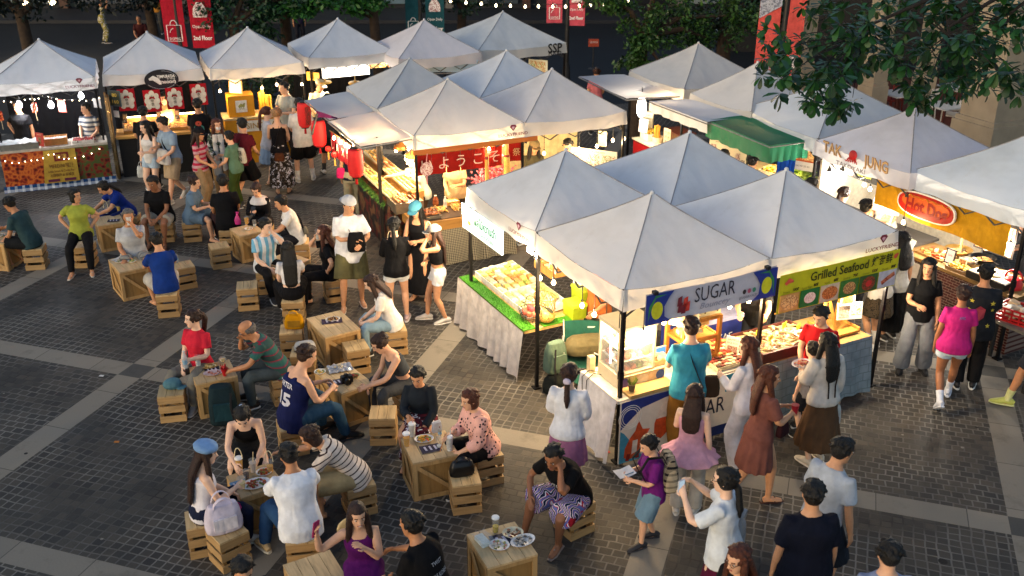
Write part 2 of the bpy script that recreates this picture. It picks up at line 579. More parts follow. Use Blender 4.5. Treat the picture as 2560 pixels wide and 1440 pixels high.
def person(label, head=None, H=1.62, face=180, pose="stand", lean=3, side=0, twist=0, look=(0, 5), r="down", l="down", feet=None, sex="f", skin="a", hair="short", hc="k", top=("tee", "#888888"), bottom=("pants", "#222222"), shoes=("shoe", "#222222"), seat=.37, foot=None, hat=None, glasses=False, fat=1.0, rp=None, lp=None, smile=False, extra=None, cat="person", scale_head=1.0, group=None):
 s = H / 1.7
 sd = len(PEOPLE) * 1.37 + 1
 BT = BODY_M if sex == "m" else BODY_F
 shw = .168 if sex == "m" else .148
 sit = pose == "sit"
 P0 = V((0, 0, seat / s + .095 if sit else .9))
 N = 40
 cs = [P0.copy()]
 fr = []
 for i in range(N + 1):
  h = .62 * i / N
  a = R(lean) * (.55 + .75 * min(h / .5, 1))
  si = R(side) * (.4 + h)
  u = V((math.sin(si), math.sin(a), math.cos(a))).normalized()
  tw = R(twist) * min(1, h / .4)
  rr = V((math.cos(tw), -math.sin(tw), 0))
  f = u.cross(rr).normalized()
  rr = f.cross(u).normalized()
  fr.append((rr, f, u))
  if i:
   cs.append(cs[-1] + u * (.62 / N))
 def T(h):
  if h < 0:
   return (P0 + fr[0][2] * h,) + fr[0]
  i = min(N, h / .62 * N)
  k = min(N - 1, int(i))
  w = i - k
  return (cs[k].lerp(cs[k + 1], w),) + fr[k]
 def ring(h, rx, ry, yo=0, n=16):
  c, a, f, u = T(h)
  c = c + f * yo
  return [c + a * (rx * math.cos(2 * math.pi * j / n)) + f * (ry * math.sin(2 * math.pi * j / n)) for j in range(n)]
 def prof(h):
  for (h0, *v0), (h1, *v1) in zip(BT, BT[1:]):
   if h <= h1:
    w = max(0, min(1, (h - h0) / (h1 - h0)))
    x = [p + (q - p) * w for p, q in zip(v0, v1)]
    break
  else:
   x = list(BT[-1][1:])
  k = fat if h < .45 else 1
  return x[0] * k, x[1] * (k * 1.08 if k > 1 else k), x[2]
 # head frame
 yaw, pit = R(look[0] + twist * .6), R(look[1])
 hf = V((math.sin(yaw) * math.cos(pit), math.cos(yaw) * math.cos(pit), -math.sin(pit)))
 hr = V((math.cos(yaw), -math.sin(yaw), 0))
 hu = hr.cross(hf)
 nk = T(.575)
 hs = scale_head
 HC = nk[0] + hu * (.105 * hs) + hf * .018
 # arms
 J = {}
 for sg, spec, pol in ((1, r, rp), (-1, l, lp)):
  c, a, f, u = T(.452)
  S = c + a * (sg * shw) - u * .008
  cf, ca, ff, fu = T(.2)
  ax = V((ca.x, ca.y, 0)).normalized() * sg
  fx = V((-ax.y * sg, ax.x * sg, 0))
  if isinstance(spec, str):
   if spec == "mouth":
    Tg, pole = HC + hf * .12 - hu * .075 + hr * (sg * .02), (.7, -.1, -1)
   elif spec == "cheek":
    Tg, pole = HC + hf * .06 - hu * .07 + hr * (sg * .09), (.6, .2, -1)
   elif spec == "knee":
    Tg, pole = None, (.8, -.5, 0)
   else:
    o, pole = ARMS[spec]
    Tg = S + ax * o[0] + fx * o[1] + V((0, 0, o[2]))
  else:
   Tg, pole = S + ax * spec[0] + fx * spec[1] + V((0, 0, spec[2])), (.6, -.5, -.6)
  if pol:
   pole = pol
  J[sg] = [S, Tg, ax * pole[0] + fx * pole[1] + V((0, 0, pole[2]))]
 # legs
 if feet is None:
  feet = {"stand": ((.10, .03), (-.10, -.03)), "walk": ((.09, .26), (-.08, -.24)), "walkl": ((.08, -.24), (-.09, .26)), "sit": ((.13, .40), (-.13, .38)), "contra": ((.13, .10), (-.09, -.02))}[pose]
 LG = {}
 for sg, (fx_, fy_, *fz) in zip((1, -1), feet):
  hip = P0 + V((sg * .088, 0, -.02))
  back = (fy_ < -.15 and not sit)
  A = V((fx_, fy_, .085 + (.07 if back else 0) + (fz[0] if fz else 0)))
  K, A = ik(hip, A, .42, .405, V((sg * (.25 if sit else .12), 1, .3 if sit else 0)))
  LG[sg] = (hip, K, A, back)
 for sg in J:
  if J[sg][1] is None:
   J[sg][1] = LG[sg][1] + V((0, .02, .065))
  El, Wr = ik(J[sg][0], J[sg][1], .275, .245, J[sg][2])
  J[sg] = (J[sg][0], El, Wr)
 # ---- placement
 top_l = HC + hu * (.13 * hs)
 rot = Matrix.Rotation(-R(face), 3, "Z")
 if head is not None:
  w = at(head[0], head[1], top_l.z * s)
  loc = w - rot @ V((top_l.x * s, top_l.y * s, 0))
 else:
  loc = at(*foot)
 loc.z = 0
 root = thing("person", label, cat, loc, -R(face), group)
 root.scale = (s, s, s)
 def Wd(p):
  return loc + rot @ (p * s)
 # ---- body
 sk = P(SKINS.get(skin, skin), .5, 0, .07, 20, spec=.35)
 hm = P(HAIRS.get(hc, hc), .55, 0, .5, 45, .9, 110, spec=.35)
 b = MB()
 b.loft([ring(h, *prof(h)) for h, *_ in BT])
 for sg in (1, -1):
  hip, K, A, back = LG[sg]
  m1, m2 = hip.lerp(K, .45), K.lerp(A, .32)
  k = fat ** .5
  b.limb([hip + V((-sg * .015, 0, .05)), hip, m1, hip.lerp(K, .9), K.lerp(A, .06), m2 + V((0, -.012, 0)), K.lerp(A, .7), A], [.085 * k, .088 * k, .076 * k, .057, .053, .055, .040, .033], 12)
  S, El, Wr = J[sg]
  c = T(.44)[0]
  b.limb([c.lerp(S, .55), S, S.lerp(El, .35), S.lerp(El, .9), El.lerp(Wr, .15), El.lerp(Wr, .4), Wr], [.05, .05 * k, .045 * k, .037, .037, .037, .025], 10)
  d = (Wr - El).normalized()
  inw = V((-sg, 0, -.8))
  n_ = (inw - d * inw.dot(d)).normalized()
  wd = d.cross(n_)
  b.limb([Wr - d * .02, Wr + d * .02, Wr + d * .06, Wr + d * .09], [(.026, .02), (.036, .017), (.041, .015), (.034, .012)], 8, 0, wd)
  dirn = V((0, 1, 0)) if not back else V((0, .8, -.6))
  up = V((0, 0, 1))
  if sit or True:
   kd = V((K.x - hip.x, max(.15, K.y - hip.y), 0)).normalized() if sit else V((sg * .18, 1, 0)).normalized()
   dirn = V((kd.x, kd.y, 0)) if not back else V((kd.x, kd.y, -.75)).normalized()
  LG[sg] = (hip, K, A, dirn)
  b.limb([A - dirn * .055 + V((0, 0, -.045)), A + V((0, 0, -.035)), A + dirn * .09 + V((0, 0, -.055)), A + dirn * .165 + V((0, 0, -.066))], [(.028, .032), (.033, .042), (.042, .026), (.03, .015)], 10, 0, dirn.cross(V((0, 0, 1))))
 def HW(x, y, z):
  return HC + (hr * x + hf * y + hu * z) * hs
 HR = [(-.118, .026, .03, .05), (-.105, .04, .05, .038), (-.075, .056, .075, .015), (-.03, .068, .088, .003), (.01, .073, .094, 0), (.045, .075, .096, -.004), (.08, .068, .087, -.009), (.105, .045, .06, -.012), (.118, .015, .02, -.012)]
 rings = []
 for z, rx, ry, yo in HR:
  rings.append([HW(rx * math.cos(2 * math.pi * j / 16), yo + ry * math.sin(2 * math.pi * j / 16), z) for j in range(16)])
 b.loft(rings)
 b.limb([HW(0, .085, .02), HW(0, .100, -.015), HW(0, .112, -.032)], [.010, .014, .017], 8)
 b.limb([HW(0, -.02, -.05), T(.5)[0]], [.052, .056], 10)
 for sg in (1, -1):
  b.ball(HW(sg * .077, -.005, -.005), (.011, .022, .034), 8, 6, 0, (hr, hf, hu))
 me = remesh(b, .0125, 2)
 det = MB()
 for sg in (1, -1):
  S, El, Wr = J[sg]
  d = (Wr - El).normalized()
  inw = V((-sg, 0, -.8))
  n_ = (inw - d * inw.dot(d)).normalized()
  wd = d.cross(n_)
  curl = .35 if (r if sg > 0 else l) in ("down", "swing", "back", "knee", "hip") else .7
  for i, (o, ln) in enumerate(((-.028, .062), (-.010, .072), (.009, .068), (.026, .054))):
   p = Wr + d * .08 + wd * o
   dd = d.copy()
   pts = [p]
   for q in range(3):
    dd = (dd + n_ * (curl * (.6 + .1 * i))).normalized()
    p = p + dd * (ln / 3)
    pts.append(p)
   det.limb(pts, [.0095, .009, .0085, .006], 6)
  fw = -1 if wd.dot(V((0, 1, .3))) < 0 else 1
  p = Wr + d * .025 + wd * (fw * .03)
  det.limb([p, p + wd * (fw * .02) + d * .025 + n_ * .01, p + wd * (fw * .018) + d * .055 + n_ * .022], [.013, .011, .007], 6)
 for sg in (1, -1):
  X = (hr, hf, hu)
  det.ball(HW(sg * .031, .080, .008), (.014 * hs, .008, .0075 * hs), 8, 6, 2, X)
  det.ball(HW(sg * .031, .086, .008), (.0068, .005, .0072), 6, 5, 1, X)
  det.beam(HW(sg * .014, .090, .029), HW(sg * .047, .078, .031), .006, .008, 1)
 det.ball(HW(0, .088, -.062), ((.028 if smile else .022) * hs, .008, .0075), 8, 6, 3, (hr, hf, hu))
 if smile:
  det.ball(HW(0, .093, -.061), (.018, .006, .004), 8, 5, 2, (hr, hf, hu))
 dm = det.mesh("d", [sk], True)
 bm = bmesh.new()
 bm.from_mesh(me)
 bm.from_mesh(dm)
 bm.to_mesh(me)
 bm.free()
 bpy.data.meshes.remove(dm)
 for m in (sk, hm, P("#c9c3bc", .3, var=.02), P("#8e4640", .4, var=.05)):
  me.materials.append(m)
 me.name = "body"
 link("body", me, root)
 # ---- hair and hats
 hs_ = (hr * hs, hf * hs, hu * hs)
 if hair:
  hm2 = head_hair(hair, HC, *hs_, T, shw, sd, hat)
  hm2.materials.append(hm)
  link("hair", hm2, root)
 if hat:
  kd, hcol, *ho = hat
  q = MB()
  ax3 = (hr, hf, hu)
  if kd in ("cap", "capback"):
   sgn = 1 if kd == "cap" else -1
   rings = []
   for i in range(8):
    t = .05 + i * (math.pi / 2 - .08) / 7
    rings.append([HW(.104 * math.cos(t) * math.cos(2 * math.pi * j / 18), -.010 + .124 * math.cos(t) * math.sin(2 * math.pi * j / 18), .045 + .104 * math.sin(t)) for j in range(18)])
   q.loft(rings)
   br = []
   for i in range(7):
    t = math.pi * (i / 6)
    br.append((.085 * math.cos(t), sgn * (.07 + .115 * math.sin(t) ** .6)))
   pts = [HW(x, y, .052 - .25 * abs(x) * abs(x) / .09 - .12 * (abs(y) - .08)) for x, y in br]
   q.slab(pts if sgn > 0 else pts[::-1], .007)
   q.ball(HW(0, -.01, .150), .008, 6, 4)
   nm = "cap"
  elif kd == "beret":
   q.ball(HW(.0, -.02, .085), (.125, .13, .06), 18, 10, 0, ax3)
   q.lathe([], 3) if False else None
   q.limb([HW(0, -.01, .04), HW(0, -.012, .075)], [(.09, .108), (.098, .115)], 18, 0, hr)
   nm = "beret"
  elif kd == "sunhat":
   c, a, f, u = T(.30)
   o = c - f * .19 + a * .06
   q.limb([o + f * .012, o, o - f * .05, o - f * .105], [.17, .175, .085, .06], 20, 0, a)
   nm = "sun_hat"
  if kd == "beret" or kd == "sunhat":
   mm = remesh(q, .012, 2, cloth(hcol), .006, 20, sd)
   link(nm, mm, root)
  else:
   q.obj(nm, cloth(hcol), root)
 if glasses:
  q = MB()
  for sg in (1, -1):
   q.limb([HW(sg * .032 + .02 * math.cos(t), .098, .006 + .016 * math.sin(t)) for t in [2 * math.pi * k / 10 for k in range(11)]], [.0022] * 11, 5)
   q.beam(HW(sg * .053, .095, .01), HW(sg * .078, 0, .01), .003)
  q.beam(HW(-.012, .099, .008), HW(.012, .099, .008), .003)
  q.obj("glasses", P("#1a1a1a", .3), root)
 # ---- top
 def sleeve(q, k, rad):
  for sg in (1, -1):
   S, El, Wr = J[sg]
   c = T(.43)[0]
   path, rr_ = [c.lerp(S, .4), S + V((0, 0, .006)), S.lerp(El, .4)], [.05, .062 * rad, .062 * rad]
   if k <= 1:
    path.append(S.lerp(El, k))
    rr_.append(.066 * rad)
   else:
    path += [S.lerp(El, .9), El.lerp(Wr, .12), El.lerp(Wr, min(.93, k - 1))]
    rr_ += [.058 * rad, .057 * rad, .05 * rad]
   q.limb(path, rr_, 12)
 names = {"tee": "t_shirt", "long": "shirt", "tank": "tank_top", "crop": "crop_top", "jersey": "jersey", "puff": "blouse", "croptank": "crop_top", "dress": "dress", "strap": "sun_dress", "shirt": "shirt"}
 def skirt(q, zh, flare, hip=1.0):
  if sit:
   kk = (LG[1][1] + LG[-1][1]) / 2
   fk = (LG[1][2] + LG[-1][2]) / 2
   dn = kk.lerp(fk, min(1, max(0, (kk.z - zh) / max(.01, kk.z - fk.z))))
   q.limb([P0 + V((0, -.09, .06)), P0 + V((0, .0, .02)), P0.lerp(kk, .55), kk + V((0, -.01, .0)), kk.lerp(dn, .3) + V((0, .03, 0)), dn], [(.13, .1), (.205, .135), (.2, .11), (.19, .085), (.185, .09), (.18 + flare, .08)], 18, 0, V((1, 0, 0)))
  else:
   z0 = P0.z + .10
   mid = (LG[1][2] + LG[-1][2]) / 2
   nn = 26
   rings = []
   for w, rx, ry in ((0, .142 * fat, .108 * fat), (.16, .178 * fat * hip, .13 * fat * hip), (.35, .195 * hip, .15 * hip), (.7, .2 + flare * .6, .165 + flare * .6), (1, .2 + flare, .17 + flare)):
    z = z0 + (zh - z0) * w
    c = V((P0.x, P0.y - .01, z)) + V((mid.x, mid.y, 0)) * (w * .5)
    rings.append([c + V((rx * (1 + w * .07 * math.sin(j * 2.9 + sd)) * math.cos(2 * math.pi * j / nn), ry * (1 + w * .07 * math.sin(j * 2.9 + sd)) * math.sin(2 * math.pi * j / nn), 0)) for j in range(nn)])
   q.loft(rings[::-1])
 top_obj = None
 if top:
  tk, *tm = top
  mat = cloth(*tm) if not isinstance(tm[0], bpy.types.Material) else tm[0]
  opt = {"tee": (-.10, .62, 1.0), "long": (-.10, 1.9, .98), "shirt": (-.13, .68, 1.12), "tank": (-.08, 0, 1), "crop": (.14, .5, 1), "jersey": (-.15, 0, 1), "puff": (-.06, 1.55, 1.35), "croptank": (.16, 0, 1), "dress": (-.06, .7, 1.15), "strap": (-.06, 0, 1), "over": (-.16, .80, 1.12)}[tk]
  hem, slv, rad = opt
  ease = {"tee": .017, "over": .03, "shirt": .023, "puff": .024, "long": .022, "jersey": .020}.get(tk, .014)
  q = MB()
  hh = [hem, hem + .06] + [h for h in (0, .1, .2, .32, .40) if h > hem + .08]
  low = tk in ("tank", "croptank", "strap", "jersey")
  rings = []
  for h in hh:
   rx, ry, yo = prof(h)
   e = ease + (.012 if h < .12 and not low else 0)
   if h < 0:
    rx, ry = max(rx, prof(0)[0] * .99), max(ry, prof(0)[1] * .97)
   rings.append(ring(h, rx + e, ry + e, yo, 20))
  if low:
   rings.append(ring(.425, prof(.425)[0] * .86 + .008, prof(.425)[1] + .008, 0, 20))
  else:
   for h, e in ((.462, .014), (.498, .010), (.515, .012)):
    rx, ry, yo = prof(h)
    rings.append(ring(h, rx + e, ry + e, yo, 20))
  q.loft(rings)
  if low:
   for sg in (1, -1):
    pts = []
    wide = .075 if tk == "jersey" else .075
    for h, k in ((.37, 1), (.44, .8), (.492, 0), (.44, -.85), (.37, -1)):
     c, a, f, u = T(h)
     ry = prof(h)[1]
     pts.append(c + a * (sg * wide) + f * (k * (ry + .004)) + u * (.0))
    w = .03 if tk == "jersey" else .012
    q.limb(pts, [(w, .009)] * 5, 8, 0, T(.4)[1])
  if slv:
   sleeve(q, slv, rad)
  if tk in ("dress", "strap"):
   skirt(q, bottom[1], bottom[2])
  vox = .014
  mm = remesh(q, vox, 3, mat, .010 if ease > .017 else .003, 8, sd)
  top_obj = link(names.get(tk, "t_shirt"), mm, root)
 # ---- bottoms
 if bottom and not (top and top[0] in ("dress", "strap")):
  bk, *bmz = bottom
  q = MB()
  if bk in ("skirt",):
   mat = cloth(*bmz[2:])
   skirt(q, bmz[0], bmz[1])
   nm = "skirt"
  else:
   mat = cloth(*bmz)
   e = {"pants": .016, "wide": .02, "shorts": .02, "leggings": .013, "loose": .022, "mini": .012, "board": .03}[bk]
   q.loft([ring(h, prof(max(h, -.1))[0] + e * .8, prof(max(h, -.1))[1] + e * .8, prof(h)[2], 18) for h in (-.14, -.1, -.05, 0, .06, .1)])
   for sg in (1, -1):
    hip, K, A, dirn = LG[sg]
    k = fat ** .5
    if bk in ("shorts", "mini", "board"):
     end = {"shorts": .82, "mini": .42, "board": .97}[bk]
     fl = {"shorts": .028, "mini": .016, "board": .045}[bk]
     q.limb([hip + V((0, 0, .05)), hip, hip.lerp(K, .4), hip.lerp(K, end)], [.09 * k, (.09 + e) * k, (.08 + e) * k + fl * .4, (.064 if end > .5 else .078) + e + fl], 14)
    else:
     w = {"pants": (.062, .058, .052), "wide": (.085, .095, .105), "leggings": (.058, .055, .042), "loose": (.075, .075, .072)}[bk]
     q.limb([hip + V((0, 0, .05)), hip, hip.lerp(K, .45), hip.lerp(K, .92), K.lerp(A, .1), K.lerp(A, .5), A + V((0, 0, .0))], [.09 * k, (.088 + e) * k, (.075 + e) * k, w[0] + e, w[0] + e, w[1] + e * .7, w[2] + e * .4], 14)
   nm = {"pants": "trousers", "wide": "trousers", "loose": "trousers", "leggings": "leggings"}.get(bk, "shorts")
  mm = remesh(q, .014, 3, mat, .004 if bk == "leggings" else .010, 9, sd + 3)
  link(nm, mm, root)
 # ---- shoes
 if shoes:
  kd, scol, *rest = shoes
  for sg in (1, -1):
   hip, K, A, d = LG[sg]
   sv = d.cross(V((0, 0, 1))).normalized()
   q = MB()
   un = sv.cross(d).normalized()
   if kd == "sandal":
    q.limb([A - d * .085 - un * .076, A - d * .0 - un * .078, A + d * .10 - un * .078, A + d * .185 - un * .078], [(.032, .009), (.036, .009), (.045, .009), (.025, .009)], 10, 0, sv)
    q.limb([A + d * .07 - un * .068 - sv * .044, A + d * .075 - un * .022, A + d * .07 - un * .068 + sv * .044], [(.012, .006)] * 3, 6, 0, d)
   else:
    z = .0
    q.limb([A - d * .082 - un * .045, A - d * .05 - un * .03, A + d * .01 - un * .018, A + d * .09 - un * .042, A + d * .165 - un * .055, A + d * .198 - un * .062], [(.022, .034), (.038, .048), (.041, .052), (.048, .036), (.040, .024), (.018, .014)], 12, 0, sv)
    q.limb([A - d * .092 - un * .073, A - d * .05 - un * .074, A + d * .09 - un * .074, A + d * .17 - un * .074, A + d * .207 - un * .073], [(.024, .012), (.040, .013), (.051, .013), (.043, .013), (.02, .011)], 12, 1, sv)
    if kd == "sock":
     q.limb([A + V((0, 0, -.01)), A.lerp(K, .12), A.lerp(K, .36)], [.045, .043, .052], 10, 1)
   q.obj("shoe" if kd != "sandal" else "sandal", [P(scol, .6), P(rest[0] if rest else "#c9c7c2", .6)], root)
 info = dict(root=root, T=T, J=J, LG=LG, HW=HW, Wd=Wd, s=s, top=top_obj, loc=loc, face=face, P0=P0, rot=rot, prof=prof, seat=seat, head=HC, axes=(hr, hf, hu))
 PEOPLE.append(info)
 return info
def pw(i, p):
 return i["Wd"](p)
def hand(i, sg, fwd=.075):
 S, El, Wr = i["J"][sg]
 return i["Wd"](Wr + (Wr - El).normalized() * fwd)
def shirt_text(i, body, size, color, h, front=False, width=None, bold=.0, dx=0.0, name="lettering", shape=None):
 """print on a top: lettering projected on the cloth"""
 c, a, f, u = i["T"](h)
 sgn = 1 if front else -1
 x = a * -sgn if front else a
 o = c + f * (sgn * .4) + x * dx
 if shape:
  vs, fs = shape(plane_M(o, x, u))
 else:
  vs, fs = text_mesh(body, size, None, plane_M(o, x, u), width=width, bold=bold)
 me = i["top"].data
 bv = BVHTree.FromPolygons([v.co for v in me.vertices], [tuple(p.vertices) for p in me.polygons])
 out = []
 for v in vs:
  h_, n_, _, _ = bv.ray_cast(v, f * -sgn)
  out.append((h_ + f * (sgn * .006)) if h_ else v - f * (sgn * .25))
 b = MB()
 b.add(out, fs)
 ob = b.obj(name, P(color, .6, var=.05), i["root"], smooth=False)
 return ob
def sling_loop(i, sg, n=22, h0=.49, h1=-.02, off=.03):
 """points of a strap that runs from the shoulder of side sg round the opposite hip"""
 pts = []
 for k in range(n):
  t = 2 * math.pi * k / n
  w = .5 + .5 * math.cos(t)  # 1 at the shoulder
  h = h1 + (h0 - h1) * w
  c, a, f, u = i["T"](h)
  rx, ry, yo = i["prof"](min(h, .46))
  x = sg * (-.9 + 1.35 * w) * rx * (1 if w < .7 else .62)
  y = math.sin(t) * (ry + off + .01) + yo
  if w > .97:
   c = c + u * .012
  pts.append(c + a * x + f * y)
 return pts + pts[:2]
# ---------------------------------------------------------------- setting
def atY(px, py, Y):
 a = (px - 1280) / FPX
 b = (720 - py) / FPX
 dy = math.cos(PITCH) + b * math.sin(PITCH)
 dz = -math.sin(PITCH) + b * math.cos(PITCH)
 t = Y / dy
 return Vector((a * t, Y, CAM_Z + dz * t))
def ground_mat():
 m, t = newmat("cobbles", .62, 0, .35)
 uv = t.mapping(rot=(0, 0, R(18.2)))
 x, y, z = t.sep(uv)
 wob = t.noise(1.3, 2)
 wx = t.math("ADD", x, t.math("MULTIPLY", wob.outputs[0], .10))
 wob2 = t.noise(1.1, 2, vec=t.mapping(loc=(7, 3, 0)))
 wy = t.math("ADD", y, t.math("MULTIPLY", wob2.outputs[0], .10))
 fine = t.noise(9, 2)
 wy = t.math("ADD", wy, t.math("MULTIPLY", fine.outputs[0], .012))
 cb = t.n.new("ShaderNodeCombineXYZ")
 t.l.new(wx, cb.inputs[0])
 t.l.new(wy, cb.inputs[1])
 def br(vec, w, h, mort, off):
  n = t.node("ShaderNodeTexBrick", Scale=1.0)
  n.offset = off
  n.inputs["Mortar Size"].default_value = mort
  n.inputs["Mortar Smooth"].default_value = .25
  n.inputs["Brick Width"].default_value = w
  n.inputs["Row Height"].default_value = h
  n.inputs["Color1"].default_value = (0, 0, 0, 1)
  n.inputs["Color2"].default_value = (1, 1, 1, 1)
  n.inputs["Mortar"].default_value = (.5, .5, .5, 1)
  t.l.new(vec, n.inputs["Vector"])
  return n
 b1 = br(cb.outputs[0], .135, .112, .010, .5)
 b0 = br(cb.outputs[0], .112, .112, .010, .04)
 pid = t.math("ADD", t.math("FLOOR", t.math("DIVIDE", t.math("ADD", x, 1.24), 3.66)), t.math("FLOOR", t.math("DIVIDE", t.math("SUBTRACT", y, 6.2), 3.6)))
 sw = t.math("GREATER_THAN", t.math("FRACT", t.math("MULTIPLY", pid, .5)), .25)
 mort_f = t.math("ADD", t.math("MULTIPLY", b1.outputs["Fac"], sw), t.math("MULTIPLY", b0.outputs["Fac"], t.math("SUBTRACT", 1.0, sw)))
 brick_c = t.mix(sw, b0.outputs[0], b1.outputs[0])
 big = t.noise(.55, 3)
 grit = t.noise(38, 4)
 c = t.ramp(brick_c, [(0, hx("#34322f")), (.5, hx("#46423b")), (1, hx("#575046"))]).outputs[0]
 c = t.mix(t.math("MULTIPLY", big.outputs[0], .6), c, hx("#262523"))
 c = t.mix(t.math("MULTIPLY", grit.outputs[0], .5), c, hx("#2f2c29"))
 stain = t.noise(2.1, 5, .7)
 mort = t.ramp(t.noise(.8, 3, vec=t.mapping(loc=(4, 9, 0))).outputs[0], [(.36, hx("#2a2724")), (.62, hx("#736f68"))]).outputs[0]
 c = t.mix(mort_f, c, mort)
 # stone bands
 fu = t.math("ABSOLUTE", t.math("SUBTRACT", t.math("FRACT", t.math("ADD", t.math("DIVIDE", t.math("ADD", x, 1.24), 3.66), .5)), .5))
 fv = t.math("ABSOLUTE", t.math("SUBTRACT", t.math("FRACT", t.math("ADD", t.math("DIVIDE", t.math("SUBTRACT", y, 6.2), 3.6), .5)), .5))
 bu = t.math("LESS_THAN", fu, .175 / 3.66)
 bv = t.math("LESS_THAN", fv, .165 / 3.6)
 either = t.math("MAXIMUM", bu, bv)
 both = t.math("MULTIPLY", bu, bv)
 slab = br(uv, .92, .92, .006, .0)
 sc = t.ramp(slab.outputs[0], [(0, hx("#6f6a61")), (1, hx("#857e72"))]).outputs[0]
 sc = t.mix(t.math("MULTIPLY", grit.outputs[0], .45), sc, hx("#6b665c"))
 sc = t.mix(t.math("MULTIPLY", big.outputs[0], .6), sc, hx("#827a6c"))
 sc = t.mix(slab.outputs["Fac"], sc, hx("#4a4640"))
 dark = t.mix(t.math("MULTIPLY", grit.outputs[0], .5), hx("#4a4946"), hx("#33322f"))
 c = t.mix(either, c, sc)
 c = t.mix(both, c, dark)
 c = t.mix(t.ramp(stain.outputs[0], [(.55, (0, 0, 0)), (.75, (.45, .45, .45))]).outputs[0], c, hx("#24211e"))
 gum = t.node("ShaderNodeTexVoronoi", Scale=1.7)
 t.l.new(t.tc, gum.inputs["Vector"])
 c = t.mix(t.math("LESS_THAN", gum.outputs["Distance"], .035), c, hx("#7a756c"))
 gum2 = t.node("ShaderNodeTexVoronoi", Scale=1.1)
 t.l.new(t.mapping(loc=(3, 8, 0)), gum2.inputs["Vector"])
 c = t.mix(t.math("LESS_THAN", gum2.outputs["Distance"], .055), c, hx("#191715"))
 t.base(c)
 hgt = t.math("SUBTRACT", t.math("MULTIPLY", grit.outputs[0], .35), t.math("MULTIPLY", t.math("MULTIPLY", mort_f, t.math("SUBTRACT", 1.0, either)), 1.0))
 t.bump(hgt, .8, .012)
 rr = t.ramp(big.outputs[0], [(.3, (.62,) * 3), (.7, (.85,) * 3)])
 t.l.new(rr.outputs[0], t.b.inputs["Roughness"])
 return m
g = MB()
g.add([(-90, -25, 0), (90, -25, 0), (90, 130, 0), (-90, 130, 0)], [(0, 1, 2, 3)])
kind(g.obj("ground", ground_mat()))
# street behind the market: a darker sheet of asphalt with kerbs
s = MB()
y0 = 30.0
s.add([(-80, 18, .004), (-8, 24.6, .004), (4, 27.6, .004), (80, 31, .004), (80, 41, .004), (-80, 41, .004)], [tuple(range(6))])
kind(s.obj("road", P("#0d0e10", .7, var=.45, ns=1.2, bump=.3)))
s = MB()
s.box((0, 42.6, .065), (160, 3.2, .13))
kind(s.obj("pavement", P("#202125", .7, var=.2, ns=2)))
# cafe terrace floor on the right
s = MB()
s.add([(5.6, 22.0, .006), (18, 17.4, .006), (24, 36, .006), (9.2, 29.5, .006)], [(0, 1, 2, 3)])
kind(s.obj("terrace_floor", P("#5b2f22", .5, var=.3, ns=5)))
# ---- far building with shopfronts
def shop_building():
 root = thing("shop_building", "dark low shopfront building across the far street behind the trees", "building", (0, 44.4, 0))
 b = MB()
 b.box((0, 2.6, 3.4), (150, 5, 6.8))
 b.obj("wall", P("#202329", .7, var=.25, ns=.8), root)
 mats = ["#5d7480", "#20242a", "#454a52", "#7a8488", "#1b1d22", "#39444c"]
 for i in range(22):
  x = -34 + i * 3.3
  q = MB()
  q.box((x, .06, 1.75), (2.5, .16, 2.9))
  q.obj("shopfront", P(mats[(i * 5 + i // 3) % 6], .35, var=.3, ns=1.5), root)
  q = MB()
  q.box((x + 1.62, -.02, 1.9), (.34, .34, 3.8))
  q.obj("pilaster", P("#4d3228" if i % 3 else "#6a6660", .6), root)
 q = MB()
 q.box((0, -.9, 3.4), (150, 2.0, .22))
 q.obj("awning_slab", P("#2a2c30", .7), root)
shop_building()
# ---- arcade pillars on the right
def pillar(c, w, h, label, yaw, light=True):
 root = thing("pillar", label, "pillar", (c.x, c.y, 0), R(yaw), "stone pillars of the terrace")
 sm = P("#9c8d76", .75, var=.12, ns=3, bump=.2, bs=30)
 b = MB()
 b.box((0, 0, h / 2 + .6), (w, w, h - 1.2))
 b.obj("shaft", sm, root)
 b = MB()
 b.box((0, 0, .55), (w * 1.22, w * 1.22, 1.1))
 b.box((0, 0, 1.15), (w * 1.12, w * 1.12, .1))
 b.obj("plinth", sm, root)
pillar(at(2455, 425), .92, 7.5, "massive square stone pillar with a broad plinth nearest the striped light tents", 24)
pillar(at(2168, 322), .42, 7.5, "pale stone pillar beside the red chairs, partly behind leaves", 24)
pillar(at(2296, 292), .36, 7.5, "pale stone pillar behind the white cafe table", 24)
pillar(at(1998, 262), .34, 7.5, "brownish stone pillar just behind the salmon banner", 24)
b = MB()
b.box((0, 0, 0), (26, .5, 9))
o = b.obj("arcade_wall", P("#191412", .7, var=.3, ns=1.0), None, loc=(19.5, 31.5, 4.5), rz=R(-18))
tag(o, "dark brown wall closing the arcade behind the cafe tables", "wall")
def cafe_table(p, label, yaw):
 t = thing("cafe_table", label, "table", (p.x, p.y, 0), R(yaw), "cafe tables under the arcade")
 b = MB()
 b.box((0, 0, .735), (.78, .78, .035))
 b.obj("table_top", P("#c9c6be", .35), t)
 for x in (-1, 1):
  for y in (-1, 1):
   q = MB()
   q.box((x * .33, y * .33, .36), (.045, .045, .715), taper=1.2)
   q.obj("leg", P("#5a2a1e", .5), t)
 q = MB()
 q.lathe([(.03, .753), (.035, .80), (.028, .83), (.012, .84)], 10, (.1, .05, 0))
 q.obj("condiment_pot", P("#463a2c", .4), t)
cafe_table(at(2248, 232, .75), "white square cafe table nearest the red chairs", 20)
cafe_table(at(2362, 262, .75), "white square cafe table beside the big pillar with white chairs", 24)
cafe_table(at(2392, 216, .75), "cream cafe table farthest back between two pillars", 24)
